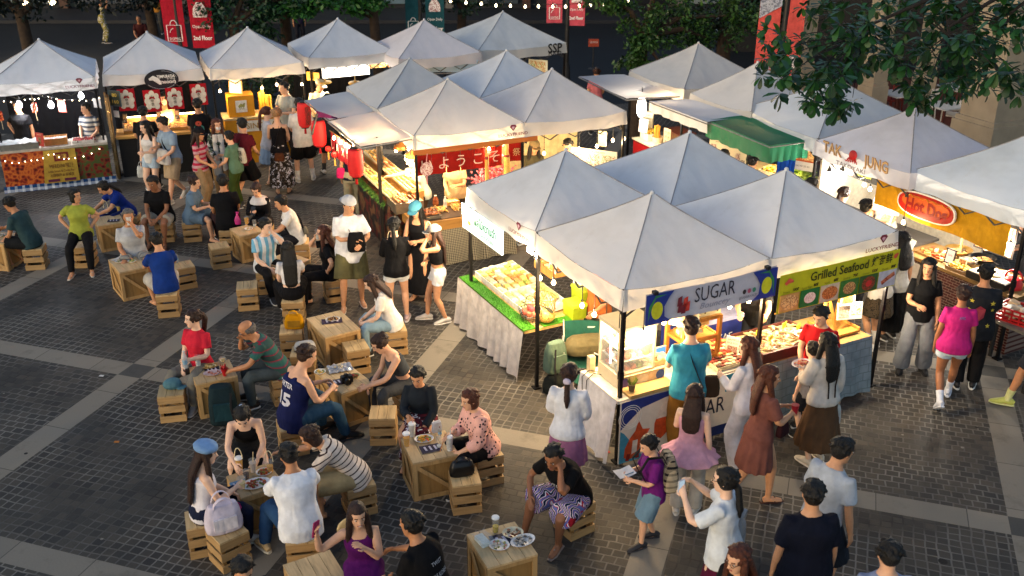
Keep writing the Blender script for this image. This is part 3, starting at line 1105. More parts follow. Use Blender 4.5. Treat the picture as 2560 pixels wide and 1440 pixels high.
def cafe_chair(p, label, yaw, c):
 t = thing("cafe_chair", label, "chair", (p.x, p.y, 0), R(yaw), "cafe chairs under the arcade")
 mt = P(c, .45)
 b = MB()
 b.box((0, 0, .45), (.42, .42, .04))
 b.obj("seat", mt, t)
 for x in (-1, 1):
  for y in (-1, 1):
   q = MB()
   q.tube([(x * .19, y * .19, .44), (x * .21, y * .22, 0)], .017)
   q.obj("leg", mt, t)
 b = MB()
 for x in (-1, 1):
  b.tube([(x * .19, -.20, .45), (x * .19, -.25, .88)], .017)
 for z in (.62, .72, .82):
  b.beam((-.19, -.22 - z * .03, z), (.19, -.22 - z * .03, z), .02, .05)
 b.obj("backrest", mt, t)
cafe_chair(at(2196, 262), "red slatted cafe chair beside the pale pillar", -60, "#6e1d16")
cafe_chair(at(2222, 290), "red cafe chair pulled up to the nearest white table", 20, "#7d2118")
cafe_chair(at(2305, 300), "white metal cafe chair in front of the tables", 40, "#cfcac0")
cafe_chair(at(2370, 330), "white metal cafe chair partly behind the big pillar", -30, "#c9c4ba")
# ---------------------------------------------------------------- trees
def leaf_mat(c1, c2, key):
 k = ("leaf", key)
 if k in MATS:
  return MATS[k]
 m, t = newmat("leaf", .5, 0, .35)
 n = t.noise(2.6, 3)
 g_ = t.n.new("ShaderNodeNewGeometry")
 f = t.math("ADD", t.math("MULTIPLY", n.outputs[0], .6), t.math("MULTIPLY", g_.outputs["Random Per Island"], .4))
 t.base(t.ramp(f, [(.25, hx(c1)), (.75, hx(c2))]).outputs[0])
 MATS[k] = m
 return m
def leaf(b, p, d, up, L, W):
 """one broad leaf: six faces bent along the midrib"""
 d = d.normalized()
 s = d.cross(up)
 s = s.normalized() if s.length > 1e-4 else d.orthogonal().normalized()
 n = s.cross(d)
 pts = []
 for t, w, dr in ((0, .06, 0), (.35, .36, -.03), (.7, .5, -.1), (.92, .34, -.2), (1.0, .04, -.26)):
  c = p + d * (L * t) + n * (L * dr)
  pts.append((c - s * (W * w) + n * (.04 * W), c - n * .0, c + s * (W * w) + n * (.04 * W)))
 vs = [v for tr in pts for v in tr]
 fs = []
 for i in range(4):
  a = i * 3
  fs += [(a, a + 1, a + 4, a + 3), (a + 1, a + 2, a + 5, a + 4)]
 b.add(vs, fs)
def rosette(b, p, axis, L, n, r_):
 axis = axis.normalized()
 q = axis.orthogonal().normalized()
 w = axis.cross(q)
 for i in range(n):
  a = i * 2.4 + r_.random() * .5
  el = .25 + .9 * r_.random()
  d = (q * math.cos(a) + w * math.sin(a)) * math.cos(el * .8) + axis * (math.sin(el * .8) - .25)
  leaf(b, p + d * .02, d + Vector((0, 0, -.25)), Vector((0, 0, 1)), L * r_.uniform(.7, 1.15), L * r_.uniform(.5, .66))
def small_leaf_tree(name, label, base, h, crowns, n, ls, c1, c2, seed, trunk_r=.16, low=None):
 r_ = random.Random(seed)
 t = thing(name, label, "tree", (base.x, base.y, 0), 0, "trees behind the tents")
 b = MB()
 lean = (r_.uniform(-.15, .15), r_.uniform(-.1, .1))
 tops = [Vector(c[:3]) for c in crowns]
 fork = Vector((lean[0], lean[1], h * .55))
 b.limb([(0, 0, -.05), (lean[0] * .3, lean[1] * .3, h * .2), fork], [trunk_r * 1.35, trunk_r, trunk_r * .8], 10)
 for c in tops:
  mid = fork.lerp(c, .5) + Vector((r_.uniform(-.2, .2), r_.uniform(-.2, .2), .15))
  b.limb([fork - Vector((0, 0, .15)), mid, c], [trunk_r * .6, trunk_r * .35, trunk_r * .1], 7)
 b.obj("trunk", P("#3a2d22", .9, var=.35, ns=12, bump=.6, bs=25), t)
 q = MB()
 for cx, cy, cz, rx, rz in crowns:
  clumps = [Vector((r_.gauss(0, .45), r_.gauss(0, .45), r_.gauss(0, .45))) for _ in range(max(6, int(n / 60)))]
  for i in range(n):
   k = clumps[r_.randrange(len(clumps))]
   d = k + Vector((r_.gauss(0, .2), r_.gauss(0, .2), r_.gauss(0, .17)))
   p = Vector((cx + d.x * rx, cy + d.y * rx, cz + d.z * rz))
   dr = Vector((r_.gauss(0, 1), r_.gauss(0, 1), r_.gauss(-.5, .6))).normalized()
   sd = dr.orthogonal().normalized()
   sd = (sd * math.cos(i) + dr.cross(sd) * math.sin(i))
   L = ls * r_.uniform(.6, 1.3)
   q.add([p, p + dr * L * .5 + sd * L * .24, p + dr * L, p + dr * L * .5 - sd * L * .24], [(0, 1, 2, 3)])
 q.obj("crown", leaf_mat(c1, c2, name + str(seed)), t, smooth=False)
 return t
def tbase(px, Y):
 v = atY(px, 300, Y)
 v.z = 0
 return v
small_leaf_tree("shade_tree", "bright green leafy tree over the far tents beside the teal banners", tbase(955, 27), 4.6, [(-1.6, -.3, 2.85, .8, .32), (-.9, -.2, 3.2, .9, .5), (-.3, -.4, 2.8, .6, .25), (.3, .3, 3.4, 1.2, .5), (-2.2, .2, 3.3, .9, .5)], 1100, .15, "#12300f", "#2f6622", 3, .15)
small_leaf_tree("shade_tree", "dark leafy tree behind the third back tent with an ivy dark crown", tbase(618, 26.5), 4.4, [(-.5, 0, 2.6, .7, .6), (.6, .2, 2.5, .7, .6), (.2, 0, 3.3, 1.2, .6), (1.3, .2, 2.9, .7, .4)], 1100, .14, "#10281a", "#234a2a", 4, .16)
small_leaf_tree("shade_tree", "tall dark tree hanging its branches behind the central tents", tbase(1592, 24), 4.6, [(-.15, -.3, 1.9, .3, .45), (.15, -.3, 2.5, .45, .5), (.55, -.2, 1.7, .3, .35), (1.0, .2, 2.7, .6, .6), (1.6, .4, 2.3, .5, .7), (-.6, -.2, 3.2, .5, .35), (.4, 0, 3.6, 1.3, .5), (2.2, .5, 2.8, .6, .7)], 1000, .12, "#0f250c", "#355a20", 5, .17)
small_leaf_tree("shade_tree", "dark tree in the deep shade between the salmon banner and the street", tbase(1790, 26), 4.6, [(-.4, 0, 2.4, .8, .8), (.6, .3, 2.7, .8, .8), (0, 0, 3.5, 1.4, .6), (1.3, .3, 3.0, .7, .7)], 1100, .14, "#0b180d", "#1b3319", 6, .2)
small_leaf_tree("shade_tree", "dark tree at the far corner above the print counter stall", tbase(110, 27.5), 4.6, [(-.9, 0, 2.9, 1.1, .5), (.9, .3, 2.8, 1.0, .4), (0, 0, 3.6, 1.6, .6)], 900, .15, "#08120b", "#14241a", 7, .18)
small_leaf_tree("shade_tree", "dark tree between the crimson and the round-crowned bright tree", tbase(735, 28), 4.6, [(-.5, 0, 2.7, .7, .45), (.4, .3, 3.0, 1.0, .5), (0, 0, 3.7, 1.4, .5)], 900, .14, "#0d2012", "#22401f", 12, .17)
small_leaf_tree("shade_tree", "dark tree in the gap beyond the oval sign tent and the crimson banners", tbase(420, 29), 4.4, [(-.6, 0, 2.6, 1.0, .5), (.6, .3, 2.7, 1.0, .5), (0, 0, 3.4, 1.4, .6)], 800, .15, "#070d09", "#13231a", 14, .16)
small_leaf_tree("shade_tree", "dark tree standing behind the pinkish tent's peak", tbase(1150, 29), 4.4, [(-.5, 0, 2.75, .8, .35), (.5, .2, 2.8, .8, .35), (0, 0, 3.5, 1.4, .6)], 700, .14, "#0c1a0f", "#1c3520", 15, .15)
small_leaf_tree("potted_bush", "dark leafy bush behind the yellow drinks counter", at(640, 305), 1.5, [(0, 0, .9, .7, .6), (.5, .2, 1.2, .6, .55)], 700, .11, "#15261a", "#2f4a2a", 8, .05)
def broadleaf_tree():
 r_ = random.Random(21)
 base = Vector((10.4, 16.8, 0))
 t = thing("almond_tree", "broad-leaved tree spreading its dark green boughs over the blue tents", "tree", base)
 q = MB()
 tr = MB()
 fork = Vector((9.6, 16.2, 4.6)) - base
 tr.limb([(0, 0, -.05), (-.2, -.1, 2.2), fork, fork + Vector((-.4, 0, 1.6))], [.28, .21, .17, .1], 12)
 rows = [  # clusters: pixel, height of the bough there
  (1945, 205, 3.6), (1925, 165, 3.7), (1975, 190, 3.6), (1995, 225, 3.5), (2030, 215, 3.5), (2015, 160, 3.7), (1935, 130, 3.8), (1960, 95, 3.9), (2060, 120, 3.8), (2050, 60, 4.0), (2040, 15, 4.1), (2100, 85, 3.9), (2105, 150, 3.7), (2080, 235, 3.5), (2100, 250, 3.4), (2130, 240, 3.5), (2075, 190, 3.6), (2130, 180, 3.6), (2060, 230, 3.5),
  (2170, 110, 3.8), (2160, 40, 4.0), (2200, 150, 3.7), (2215, 70, 3.9), (2230, 20, 4.1), (2190, 20, 4.0), (2250, 130, 3.7), (2275, 190, 3.6), (2270, 60, 3.9), (2300, 100, 3.8), (2320, 210, 3.5), (2335, 235, 3.4), (2310, 160, 3.7), (2290, 215, 3.5), (2350, 60, 4.0), (2345, 130, 3.8), (2370, 180, 3.6), (2330, 15, 4.1), (2400, 90, 3.9), (2390, 30, 4.1),
  (2420, 140, 3.7), (2420, 205, 3.5), (2450, 195, 3.5), (2480, 180, 3.6), (2485, 225, 3.4), (2520, 200, 3.6), (2450, 60, 4.0), (2470, 110, 3.8), (2510, 80, 3.9), (2540, 40, 4.1), (2500, 20, 4.2), (2440, 15, 4.2), (2545, 120, 3.8), (2555, 190, 3.6), (2150, 70, 4.0), (2005, 110, 3.8), (2260, 165, 3.6), (2440, 100, 3.9), (2380, 120, 3.7), (2330, 90, 3.9), (2200, 100, 3.8), (2120, 30, 4.1), (2290, 30, 4.1), (2360, 20, 4.2), (2480, 50, 4.0), (2070, 95, 3.9),
 ]
 hubs = [Vector((5.2, 15.2, 3.9)), Vector((6.4, 15.0, 3.95)), Vector((7.4, 15.3, 4.1)), Vector((8.3, 15.6, 4.2))]
 for h_ in hubs:
  h_ -= base
  tr.limb([fork, fork.lerp(h_, .5) + Vector((0, 0, .6)), h_ + Vector((0, 0, .12))], [.09, .05, .02], 8)
 for px, py, z in rows:
  p = at(px + r_.uniform(-8, 8), py + r_.uniform(-8, 8), z + r_.uniform(-.25, .25)) - base
  h_ = min(hubs, key=lambda k: (k - p).length)
  tr.limb([h_, h_.lerp(p, .6) + Vector((0, 0, .08)), p], [.014, .008, .004], 5)
  for k in range(4):
   pp = p + Vector((r_.uniform(-.22, .22), r_.uniform(-.35, .35), r_.uniform(-.14, .16)))
   rosette(q, pp, (p - h_).normalized() + Vector((0, 0, r_.uniform(-.2, .5))), r_.uniform(.13, .21), 8, r_)
 tr.obj("trunk", P("#1f1a16", .9, var=.3, ns=10, bump=.5), t)
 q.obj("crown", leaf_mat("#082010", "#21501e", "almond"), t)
broadleaf_tree()
# ---------------------------------------------------------------- banner posts
def banner_post(label, pxp, Y, strips, c, c2, post_bottom=0.0, words=True):
 """strips: (x0, x1, bottom) pixels at distance Y; the banners run up out of the picture"""
 base = atY(pxp, 300, Y)
 t = thing("banner_post", label, "banner", (base.x, Y, 0))
 b = MB()
 b.tube([(0, 0, 0), (0, 0, 6.2)], .06, 10)
 b.lathe([(.2, 0), (.2, .25), (.13, .35), (.1, .9), (.07, 1.0)], 12)
 b.obj("post", P("#1c1c1e", .5), t)
 for k, (x0, x1, yb) in enumerate(strips):
  p0, p1 = atY(x0, yb, Y), atY(x1, yb, Y)
  X0, X1, z0 = p0.x - base.x, p1.x - base.x, p0.z
  z1 = z0 + 2.6
  q = MB()
  n = 10
  q.grid(lambda u, v: (X0 + (X1 - X0) * u, -.03 + .02 * math.sin(v * 7 + u * 3 + k), z0 + (z1 - z0) * v), 4, n)
  q.grid(lambda u, v: (X1 + (X0 - X1) * u, -.022 + .02 * math.sin(v * 7 + (1 - u) * 3 + k), z0 + (z1 - z0) * v), 4, n)
  bn = q.obj("banner", cloth(c), t)
  q = MB()
  q.tube([(0, -.02, z1), (X0 if abs(X0) > abs(X1) else X1, -.02, z1)], .015)
  q.obj("bracket", P("#2a2a2c", .4), t)
  w = X1 - X0
  cx = (X0 + X1) / 2
  if not words:
   continue
  yy = -.066
  if k == 0:
   q = MB()
   a, hgt = w * .33, w * .72
   zc = z0 + w * .62
   for p, r_ in (((cx - a, yy, zc - hgt / 2), (cx + a, yy, zc - hgt / 2)), ((cx + a, yy, zc - hgt / 2), (cx + a, yy, zc + hgt / 2)), ((cx + a, yy, zc + hgt / 2), (cx - a, yy, zc + hgt / 2)), ((cx - a, yy, zc + hgt / 2), (cx - a, yy, zc - hgt / 2))):
    q.beam(p, r_, .018, .008)
   q.limb([(cx + .16 * w * math.cos(i * math.pi / 8), yy, zc + hgt / 2 + .22 * w * math.sin(i * math.pi / 8)) for i in range(9)], [.01] * 9, 5)
   q.limb([(cx + .2 * w * math.cos(R(100) + i * .16), yy, zc + .22 * w * math.sin(R(100) + i * .16)) for i in range(9)], [.008] * 9, 5)
   q.obj("bag_emblem", P("#e8e4e0", .6), bn)
   write(bn, "SHOPPING", w * .17, "#e8e4e0", (cx, yy, zc - hgt * .36), (1, 0, 0), width=w * .5)
   q = MB()
   q.slab([(X0, yy + .01, z0 + 1.45), (X1, yy + .01, z0 + 1.7), (X1, yy + .01, z0 + 2.2), (X0, yy + .01, z0 + 1.95)], .004)
   q.obj("picture_print", foodprint("#777b85", "#b9bcc6", "#55596a", 9), bn)
  else:
   write(bn, "Open Daily", w * .20, "#f0ece8", (cx, yy, z0 + w * .95), (1, 0, 0), width=w * .8)
   write(bn, "2nd Floor", w * .26, "#f4f0ec", (cx, yy, z0 + w * .45), (1, 0, 0), width=w * .84, bold=.004)
   q = MB()
   q.limb([(cx, yy, z0 + w * 1.35), (cx, yy, z0 + w * 1.5), (cx, yy, z0 + w * 1.75), (cx, yy, z0 + w * 2.0)], [(w * .3, .004), (w * .32, .004), (w * .28, .004), (w * .12, .004)], 12, 0, (1, 0, 0))
   q.obj("picture_print", foodprint("#d8d2cc", "#efe9e4", c2, 14), bn)
banner_post("lamp post with two crimson shopping banners behind the round-logo tent", 476, 26.0, [(416, 470, 116), (484, 540, 120)], "#a3182b", "#a06070")
banner_post("post with two dark teal shopping banners behind the far tents", 1059, 27.5, [(1016, 1054, 90), (1066, 1112, 92)], "#1d4a52", "#9a4a4a")
banner_post("dark lamp post with two pink shopping banners by the wedge sign tent", 1413, 28.0, [(1366, 1405, 57), (1419, 1461, 64)], "#c4505e", "#a86a72")
banner_post("tall salmon banners with stationery pictures behind the dusky leaves", 1937, 21.0, [(1879, 1932, 222), (1942, 1990, 236)], "#d2564e", "#7a3a40", words=True)
# small orange notice on a stand
c = at(1482, 172)
t = thing("notice_stand", "small orange notice board on a thin stand by the dark lamp post", "sign", (c.x, c.y, 0))
b = MB()
b.tube([(0, 0, 0), (0, 0, .72)], .02)
b.lathe([(.16, 0), (.14, .02), (.02, .04)], 12)
b.obj("stand", P("#33302e", .5), t)
b = MB()
b.box((0, -.01, .82), (.33, .025, .24))
pn = b.obj("board", P("#b8492c", .5), t)
write(pn, "ประกาศ", .1, "#f2e8dc", (0, -.026, .84), (1, 0, 0), width=.24)
# ---------------------------------------------------------------- canopy tents
HE, HP, HV, TS = 2.17, 2.83, 1.93, 2.0
TENTS = {}
def logo(parent, w, c, xdir):
 """the maker's gem and name printed on a valance; c in the parent's frame"""
 M = plane_M(c, xdir)
 q = MB()
 g_ = [(-.05, .03), (-.028, .055), (.028, .055), (.05, .03), (0, -.03)]
 q.add([M @ Vector((x * w, y * w + .05 * w, 0)) for x, y in g_], [(0, 4, 3, 2, 1)])
 q.add([M @ Vector((x * w * .45, y * w * .5 + .055 * w, .001)) for x, y in g_], [(0, 4, 3, 2, 1)], 1)
 q.obj("gem_emblem", [P("#6e1836", .5), P("#c9a0b0", .5)], parent, smooth=False)
 write(parent, "LUCKYFRIEND", .055 * w, "#6e1836", M @ Vector((0, -.025 * w, 0)), xdir, width=.42 * w, bold=.001)
def tent(key, label, c, ang, frm=(0, 0, 0, 0), he=HE, hp=HP, col="#c6ccd4", valance=(1, 1, 1, 1), logos=(), size=TS, seed=0, tr=.28):
 """c: peak (x, y); frm: which of the four sides' poles; sides 0:-y 1:+x 2:+y 3:-x in the tent's frame"""
 r_ = random.Random(hash(key) % 1000 if False else sum(map(ord, key)) * 7)
 t = thing("canopy_tent", label, "tent", (c[0], c[1], 0), R(ang), "white market canopy tents")
 hw = size / 2 - .012
 N = 14
 b = MB()
 ph = [r_.uniform(0, 6) for _ in range(4)]
 def zz(a, d, m):
  # a: along the panel (-1..1), d: 0 at peak 1 at eave
  base = hp - (hp - he) * (d ** .86)
  e = abs(a)
  sag = .055 * d * (1 - e ** 2) * (.35 + .65 * d)
  return base - sag + .006 * math.sin(7 * a + ph[m]) * d
 sides = [((1, 0), (0, -1)), ((0, 1), (1, 0)), ((-1, 0), (0, 1)), ((0, -1), (-1, 0))]
 for m, (tx, nx) in enumerate(sides):
  def fn(u, v, tx=tx, nx=nx, m=m):
   d = .012 + .988 * v
   a = (u * 2 - 1)
   return (nx[0] * hw * d + tx[0] * hw * d * a, nx[1] * hw * d + tx[1] * hw * d * a, zz(a, d, m))
  b.grid(fn, N, N)
 cm = canvas_mat(col, tr)
 b.ball((0, 0, hp - .01), (.03, .03, .03), 8, 5)
 roof = b.obj("roof", canvas_mat(col, .05), t)
 for m, (tx, nx) in enumerate(sides):
  if not valance[m]:
   continue
  q = MB()
  def fv(u, v, tx=tx, nx=nx, m=m):
   a = u * 2 - 1
   z1 = zz(a, 1, m)
   z0 = he - .24 + .012 * math.sin(9 * a + ph[m]) - .02 * (1 - a * a)
   o = hw + .006 + .012 * math.sin(11 * a + ph[m] * 2) * v + .02 * v
   return (nx[0] * o + tx[0] * (hw + .006 + .02 * v) * a, nx[1] * o + tx[1] * (hw + .006 + .02 * v) * a, z1 + (z0 - z1) * v)
  q.grid(fv, 20, 4)
  va = q.obj("valance", cm, t)
  for mm, pos in logos:
   if mm == m:
    o = hw + .034
    logo(va, 1.3, (nx[0] * o + tx[0] * hw * pos, nx[1] * o + tx[1] * hw * pos, he - .135), (tx[0], tx[1], 0))
 # seams along the ridges and the frame
 q = MB()
 for sx in (-1, 1):
  for sy in (-1, 1):
   q.tube([(sx * hw * d, sy * hw * d, hp - (hp - he) * (d ** .86) + .004) for d in (.03, .15, .3, .5, .7, .85, 1)], .0075, 5)
 q.obj("ridge_seam", P("#85868c", .8), t)
 for i, (sx, sy) in enumerate(((-1, -1), (1, -1), (1, 1), (-1, 1))):
  if not frm[i]:
   continue
  q = MB()
  q.box((sx * (hw - .02), sy * (hw - .02), he / 2), (.04, .04, he))
  q.box((sx * (hw - .02), sy * (hw - .02), .01), (.10, .10, .02))
  q.box((sx * (hw - .02), sy * (hw - .02), he * .52), (.052, .052, .10))
  q.obj("pole", P("#17171a", .4, .5), t)
 q = MB()
 for m, (tx, nx) in enumerate(sides):
  o = hw - .03
  for k in range(4):
   a0, a1 = -1 + k * .5, -.5 + k * .5
   for z0, z1 in ((he - .08, he - .36), (he - .36, he - .08)):
    q.beam((nx[0] * o + tx[0] * hw * a0, nx[1] * o + tx[1] * hw * a0, z0), (nx[0] * o + tx[0] * hw * a1, nx[1] * o + tx[1] * hw * a1, z1), .014, .02)
 q.obj("truss", P("#4a4a4c", .4, .6), t)
 q = MB()
 q.tube([(0, 0, hp - .5), (0, 0, hp - .03)], .018)
 q.obj("king_post", P("#4a4a4c", .4, .6), t)
 TENTS[key] = t
 return t
FO, FA = Vector((1.19, 9.75)), R(27.1)
MO, MA = Vector((-1.60, 15.98)), R(24.4)
def FW(u, v, z=0.0):
 return Vector((FO.x + u * math.cos(FA) - v * math.sin(FA), FO.y + u * math.sin(FA) + v * math.cos(FA), z))
def MW(u, v, z=0.0):
 return Vector((MO.x + u * math.cos(MA) - v * math.sin(MA), MO.y + u * math.sin(MA) + v * math.cos(MA), z))
A4 = (1, 1, 1, 1)
tent("F3", "white tent over the dessert counter with the lemon banner", FW(1, 1), 27.1, (1, 1, 0, 1))
tent("F1", "white tent over the fruit counter edged with green turf", FW(1, 3), 27.1, (0, 0, 1, 1), logos=[(3, .62)])
tent("F4", "white tent over the seafood counter with the yellow menu banner", FW(3, 1), 27.1, (0, 1, 1, 0), logos=[(0, .74)])
tent("F2", "white tent at the back of the front block, behind its three neighbours", FW(3, 3), 27.1, (0, 0, 1, 0))
tent("M3", "light grey tent over the skewer grill with the red curtain", MW(1, 1), 24.4, (1, 1, 0, 1), col="#bcc0c4", logos=[(0, .78)])
tent("M1", "light grey tent behind the red lantern awning", MW(1, 3), 24.4, (0, 0, 1, 1), col="#b0b5ba")
tent("M4", "light grey tent over the picture menu stall beside the red curtain", MW(3, 1), 24.4, (0, 1, 1, 0), col="#b9bcc2")
tent("M2", "bright white tent at the back of the lantern stall block", MW(3, 3), 24.4, (0, 0, 1, 0))
tent("T1", "white tent over the food print skewer stall at the market edge", (-9.81, 21.15), 20, (1, 1, 0, 0), logos=[(0, .70)])
tent("T2", "white tent bearing the dark oval shop sign", (-7.87, 22.05), 20, (1, 1, 0, 0))
tent("T3", "white tent over the yellow drinks counter", (-5.85, 22.65), 22, (1, 1, 0, 0))
tent("T4", "white tent with lit white sign and two pan lamps under its eave", (-4.05, 23.9), 25, (1, 1, 0, 0))
tent("T5", "pinkish white tent with a blue drop sheet under its eave", (-2.03, 23.75), 25, (1, 1, 0, 0), col="#c4c3ca")
tent("T6", "large grey white tent with three black letters on its corner", (-.22, 24.99), 25, A4, col="#babfc2", size=2.3)
tent("R1", "beige grey tent with a flat grey awning, below the dark tree", (3.8, 20.75), 26, (1, 0, 0, 1), col="#b8b7b5")
tent("R2", "pale tent with a white side awning beside the salmon banner", (4.56, 18.75), 30, (1, 0, 0, 1), col="#babcbf", size=1.7)
tent("R3", "blue white tent with the green fabric awning", (5.62, 17.27), 20, (1, 0, 0, 1), col="#b4c1d0", size=2.3)
tent("R4", "lilac white tent with the octopus lettering on its side", (6.2, 15.25), 26, (0, 0, 0, 1), col="#bdc1d2")
tent("R5", "blue white tent over the sausage stall with the yellow banner", (7.15, 13.62), 26, (1, 1, 0, 0), col="#b0c0d2")
# ---- flat awnings stretched from the tents on two struts
def awning(label, pts, c, fringe=0.0, tr=.28, cat="awning", fsides=(0,)):
 """pts: four corners (inner left, inner right, outer right, outer left), world"""
 o = sum(pts, Vector()) / 4
 t = thing("awning", label, cat, (o.x, o.y, 0))
 P4 = [p - Vector((o.x, o.y, 0)) for p in pts]
 b = MB()
 def fn(u, v):
  a = P4[0].lerp(P4[1], u)
  d = P4[3].lerp(P4[2], u)
  p = a.lerp(d, v)
  return p + Vector((0, 0, -.05 * math.sin(math.pi * u) * math.sin(math.pi * v) + .008 * math.sin(u * 9 + v * 5)))
 b.grid(fn, 14, 10)
 m = canvas_mat(c, tr)
 b.obj("sheet", m, t)
 q = MB()
 for a, d in ((P4[0], P4[3]), (P4[1], P4[2])):
  q.tube([a - Vector((0, 0, .03)), d - Vector((0, 0, .03))], .014)
 q.tube([P4[3] - Vector((0, 0, .03)), P4[2] - Vector((0, 0, .03))], .014)
 q.obj("strut", P("#8c8a86", .4, .6), t)
 if fringe:
  q = MB()
  edges = [(P4[3], P4[2]), (P4[2], P4[1]), (P4[0], P4[3])]
  for k in fsides:
   a, d = edges[k]
   q.grid(lambda u, v: a.lerp(d, u) + Vector((.02 * math.sin(u * 40) * v, .02 * math.cos(u * 33) * v, -fringe * v * (1 + .05 * math.sin(u * 21)))), 40, 3)
  q.obj("fringe", m, t)
 return t
awning("flat white awning over the long skewer display, above the red lanterns", [MW(.0, 2.1, 2.1), MW(.0, .1, 2.12), MW(-.75, .55, 1.93), MW(-.85, 2.2, 2.0)], "#c4c9d0")
awning("flat bluish white awning behind the lantern awning", [MW(.0, 3.9, 2.1), MW(.0, 2.15, 2.1), MW(-.8, 2.3, 1.98), MW(-.85, 3.95, 2.0)], "#b2bfcc")
a = at(1440, 190, 2.1)
awning("flat grey awning with a white strut stretched from the beige tent", [at(1560, 186, 2.12), at(1700, 238, 2.1), at(1566, 247, 2.0), at(1447, 190, 2.0)], "#a8aeb8")
awning("white side awning over the churros counter", [at(1722, 248, 2.08), at(1862, 288, 2.06), at(1768, 306, 2.0), at(1624, 252, 2.0)], "#c0c6d0", .2, .2)
gr = awning("green fabric awning with a gathered fringe and a shop sign", [at(1864, 288, 2.06), at(2022, 350, 2.06), at(1925, 364, 2.0), at(1767, 300, 2.0)], "#056647", .30, .06, fsides=(0, 1, 2))
awning("pale blue drop sheet hanging under the pinkish tent", [at(1046, 152, 2.0), at(1196, 150, 2.0), at(1186, 178, 1.75), at(1058, 182, 1.75)], "#8fb2cc")
# ---------------------------------------------------------------- crates
WC = "#bb9766"
def make_stool():
 t = thing("crate_stool", "x x x x", "stool")
 w, h = .31, .37
 b = MB()
 for k in range(3):
  b.box((-w / 3 + k * w / 3, 0, h - .01), (w / 3 - .005, w, .02))
 b.obj("top", wood("#ceb080", 1, 1), t)
 sl = .088
 for k in range(4):
  q = MB()
  a = k * math.pi / 2
  q.M = Matrix.Rotation(a, 4, "Z")
  L = w if k % 2 == 0 else w - .03
  for z in (h - .02 - sl / 2, h - .02 - sl * 1.5 - .036, sl / 2 + .002):
   q.box((0, -w / 2 + .0075, z), (L, .015, sl))
  q.obj("slat_panel", wood(WC, 1, 0 if k % 2 == 0 else 1), t)
 for x in (-1, 1):
  for y in (-1, 1):
   q = MB()
   q.box((x * (w / 2 - .032), y * (w / 2 - .032), h / 2 - .01), (.032, .032, h - .025))
   q.obj("corner_post", wood("#8f6c3c"), t)
 return t
def make_table():
 t = thing("crate_table", "x x x x", "table")
 w, h = .52, .5
 b = MB()
 for k in range(4):
  b.box((-w * .375 + k * w / 4, 0, h - .011), (w / 4 - .005, w + .024, .022))
 b.obj("top", wood("#cfb184", .8, 1), t)
 for k in range(4):
  q = MB()
  q.M = Matrix.Rotation(k * math.pi / 2, 4, "Z")
  q.box((0, -w / 2 + .034, h / 2 - .01), (w - .07, .012, h - .03), 0, 1)
  e = .05
  for s_ in (-1, 1):
   q.box((s_ * (w / 2 - e / 2 - .001 * (k % 2)), -w / 2 + .008, h / 2 - .011), (e, .016, h - .024))
  for z in (e / 2 + .002, h - .024 - e / 2):
   q.box((0, -w / 2 + .008, z), (w - 2 * e - .002, .014, e))
  q.beam((-w / 2 + e, -w / 2 + .009, h - .03 - e), (w / 2 - e, -w / 2 + .009, e), .012, .045)
  q.obj("braced_panel", [wood("#c7a06a", .9, 2), wood("#a9824c", .9, 2)], t)  # frame boards lighter, sunk panel darker: relief shading put into the wood colours
 return t
STOOL0, TABLE0 = make_stool(), make_table()
used = {"s": 0, "t": 0}
def stool(p, yaw, label):
 if not used["s"]:
  o = STOOL0
  o.location = (p[0], p[1], 0)
  o.rotation_euler = (0, 0, R(yaw))
  o["label"] = label
  o["group"] = "slatted crate stools"
 else:
  o = copy_thing(STOOL0, label, (p[0], p[1], 0), R(yaw), "slatted crate stools")
 used["s"] += 1
 return o
def table(L, F, Rt, label):
 l, f, r = (at(*q, .5) for q in (L, F, Rt))
 c = (l + r) / 2
 d = r - f
 yaw = math.atan2(d.y, d.x)
 sx = max(.84, min(1.3, d.length / .54))
 sy = max(.84, min(1.3, (l - f).length / .54))
 if not used["t"]:
  o = TABLE0
  o.location = (c.x, c.y, 0)
  o.rotation_euler = (0, 0, yaw)
  o["label"] = label
  o["group"] = "braced crate tables"
 else:
  o = copy_thing(TABLE0, label, (c.x, c.y, 0), yaw, "braced crate tables")
 o.scale = (sx, sy, 1)
 used["t"] += 1
 return o, yaw
# ---------------------------------------------------------------- small things
def cup(p, label, drink="#d99a1e", fill=.7, lid="#e8e8e6", h=.15, r=.04, straw=None, loop=False, opaque=None, cat="cup"):
 t = thing("drink_cup", label, cat, p)
 b = MB()
 b.lathe([(r * .72, 0), (r * .86, h * .5), (r, h), (r * 1.03, h), (r * 1.03, h + .004), (r * .95, h + .004)], 14)
 b.obj("cup_wall", P(opaque, .4) if opaque else P("#dfe3e2", .1, var=.02, alpha=.12), t)
 if not opaque:
  b = MB()
  b.lathe([(r * .68, .004), (r * (.7 + .26 * fill), h * fill)], 14)
  b.obj("drink", P(drink, .25, var=.1), t)
 if lid:
  b = MB()
  b.lathe([(r * 1.06, h + .002), (r * 1.06, h + .012), (r * .9, h + .02), (r * .3, h + .022)], 14)
  b.obj("lid", P(lid, .35), t)
 if straw:
  b = MB()
  b.tube([(0, 0, h * .4), (.015, .01, h + .09)], .005, 6)
  b.obj("straw", P(straw, .4), t)
 if loop:
  b = MB()
  b.limb([(r * math.cos(a), 0, h + .0 + .13 * math.sin(a)) for a in [math.pi * k / 12 for k in range(13)]], [.005] * 13, 6)
  b.obj("carry_loop", P("#d8c9a0", .5), t)
 return t
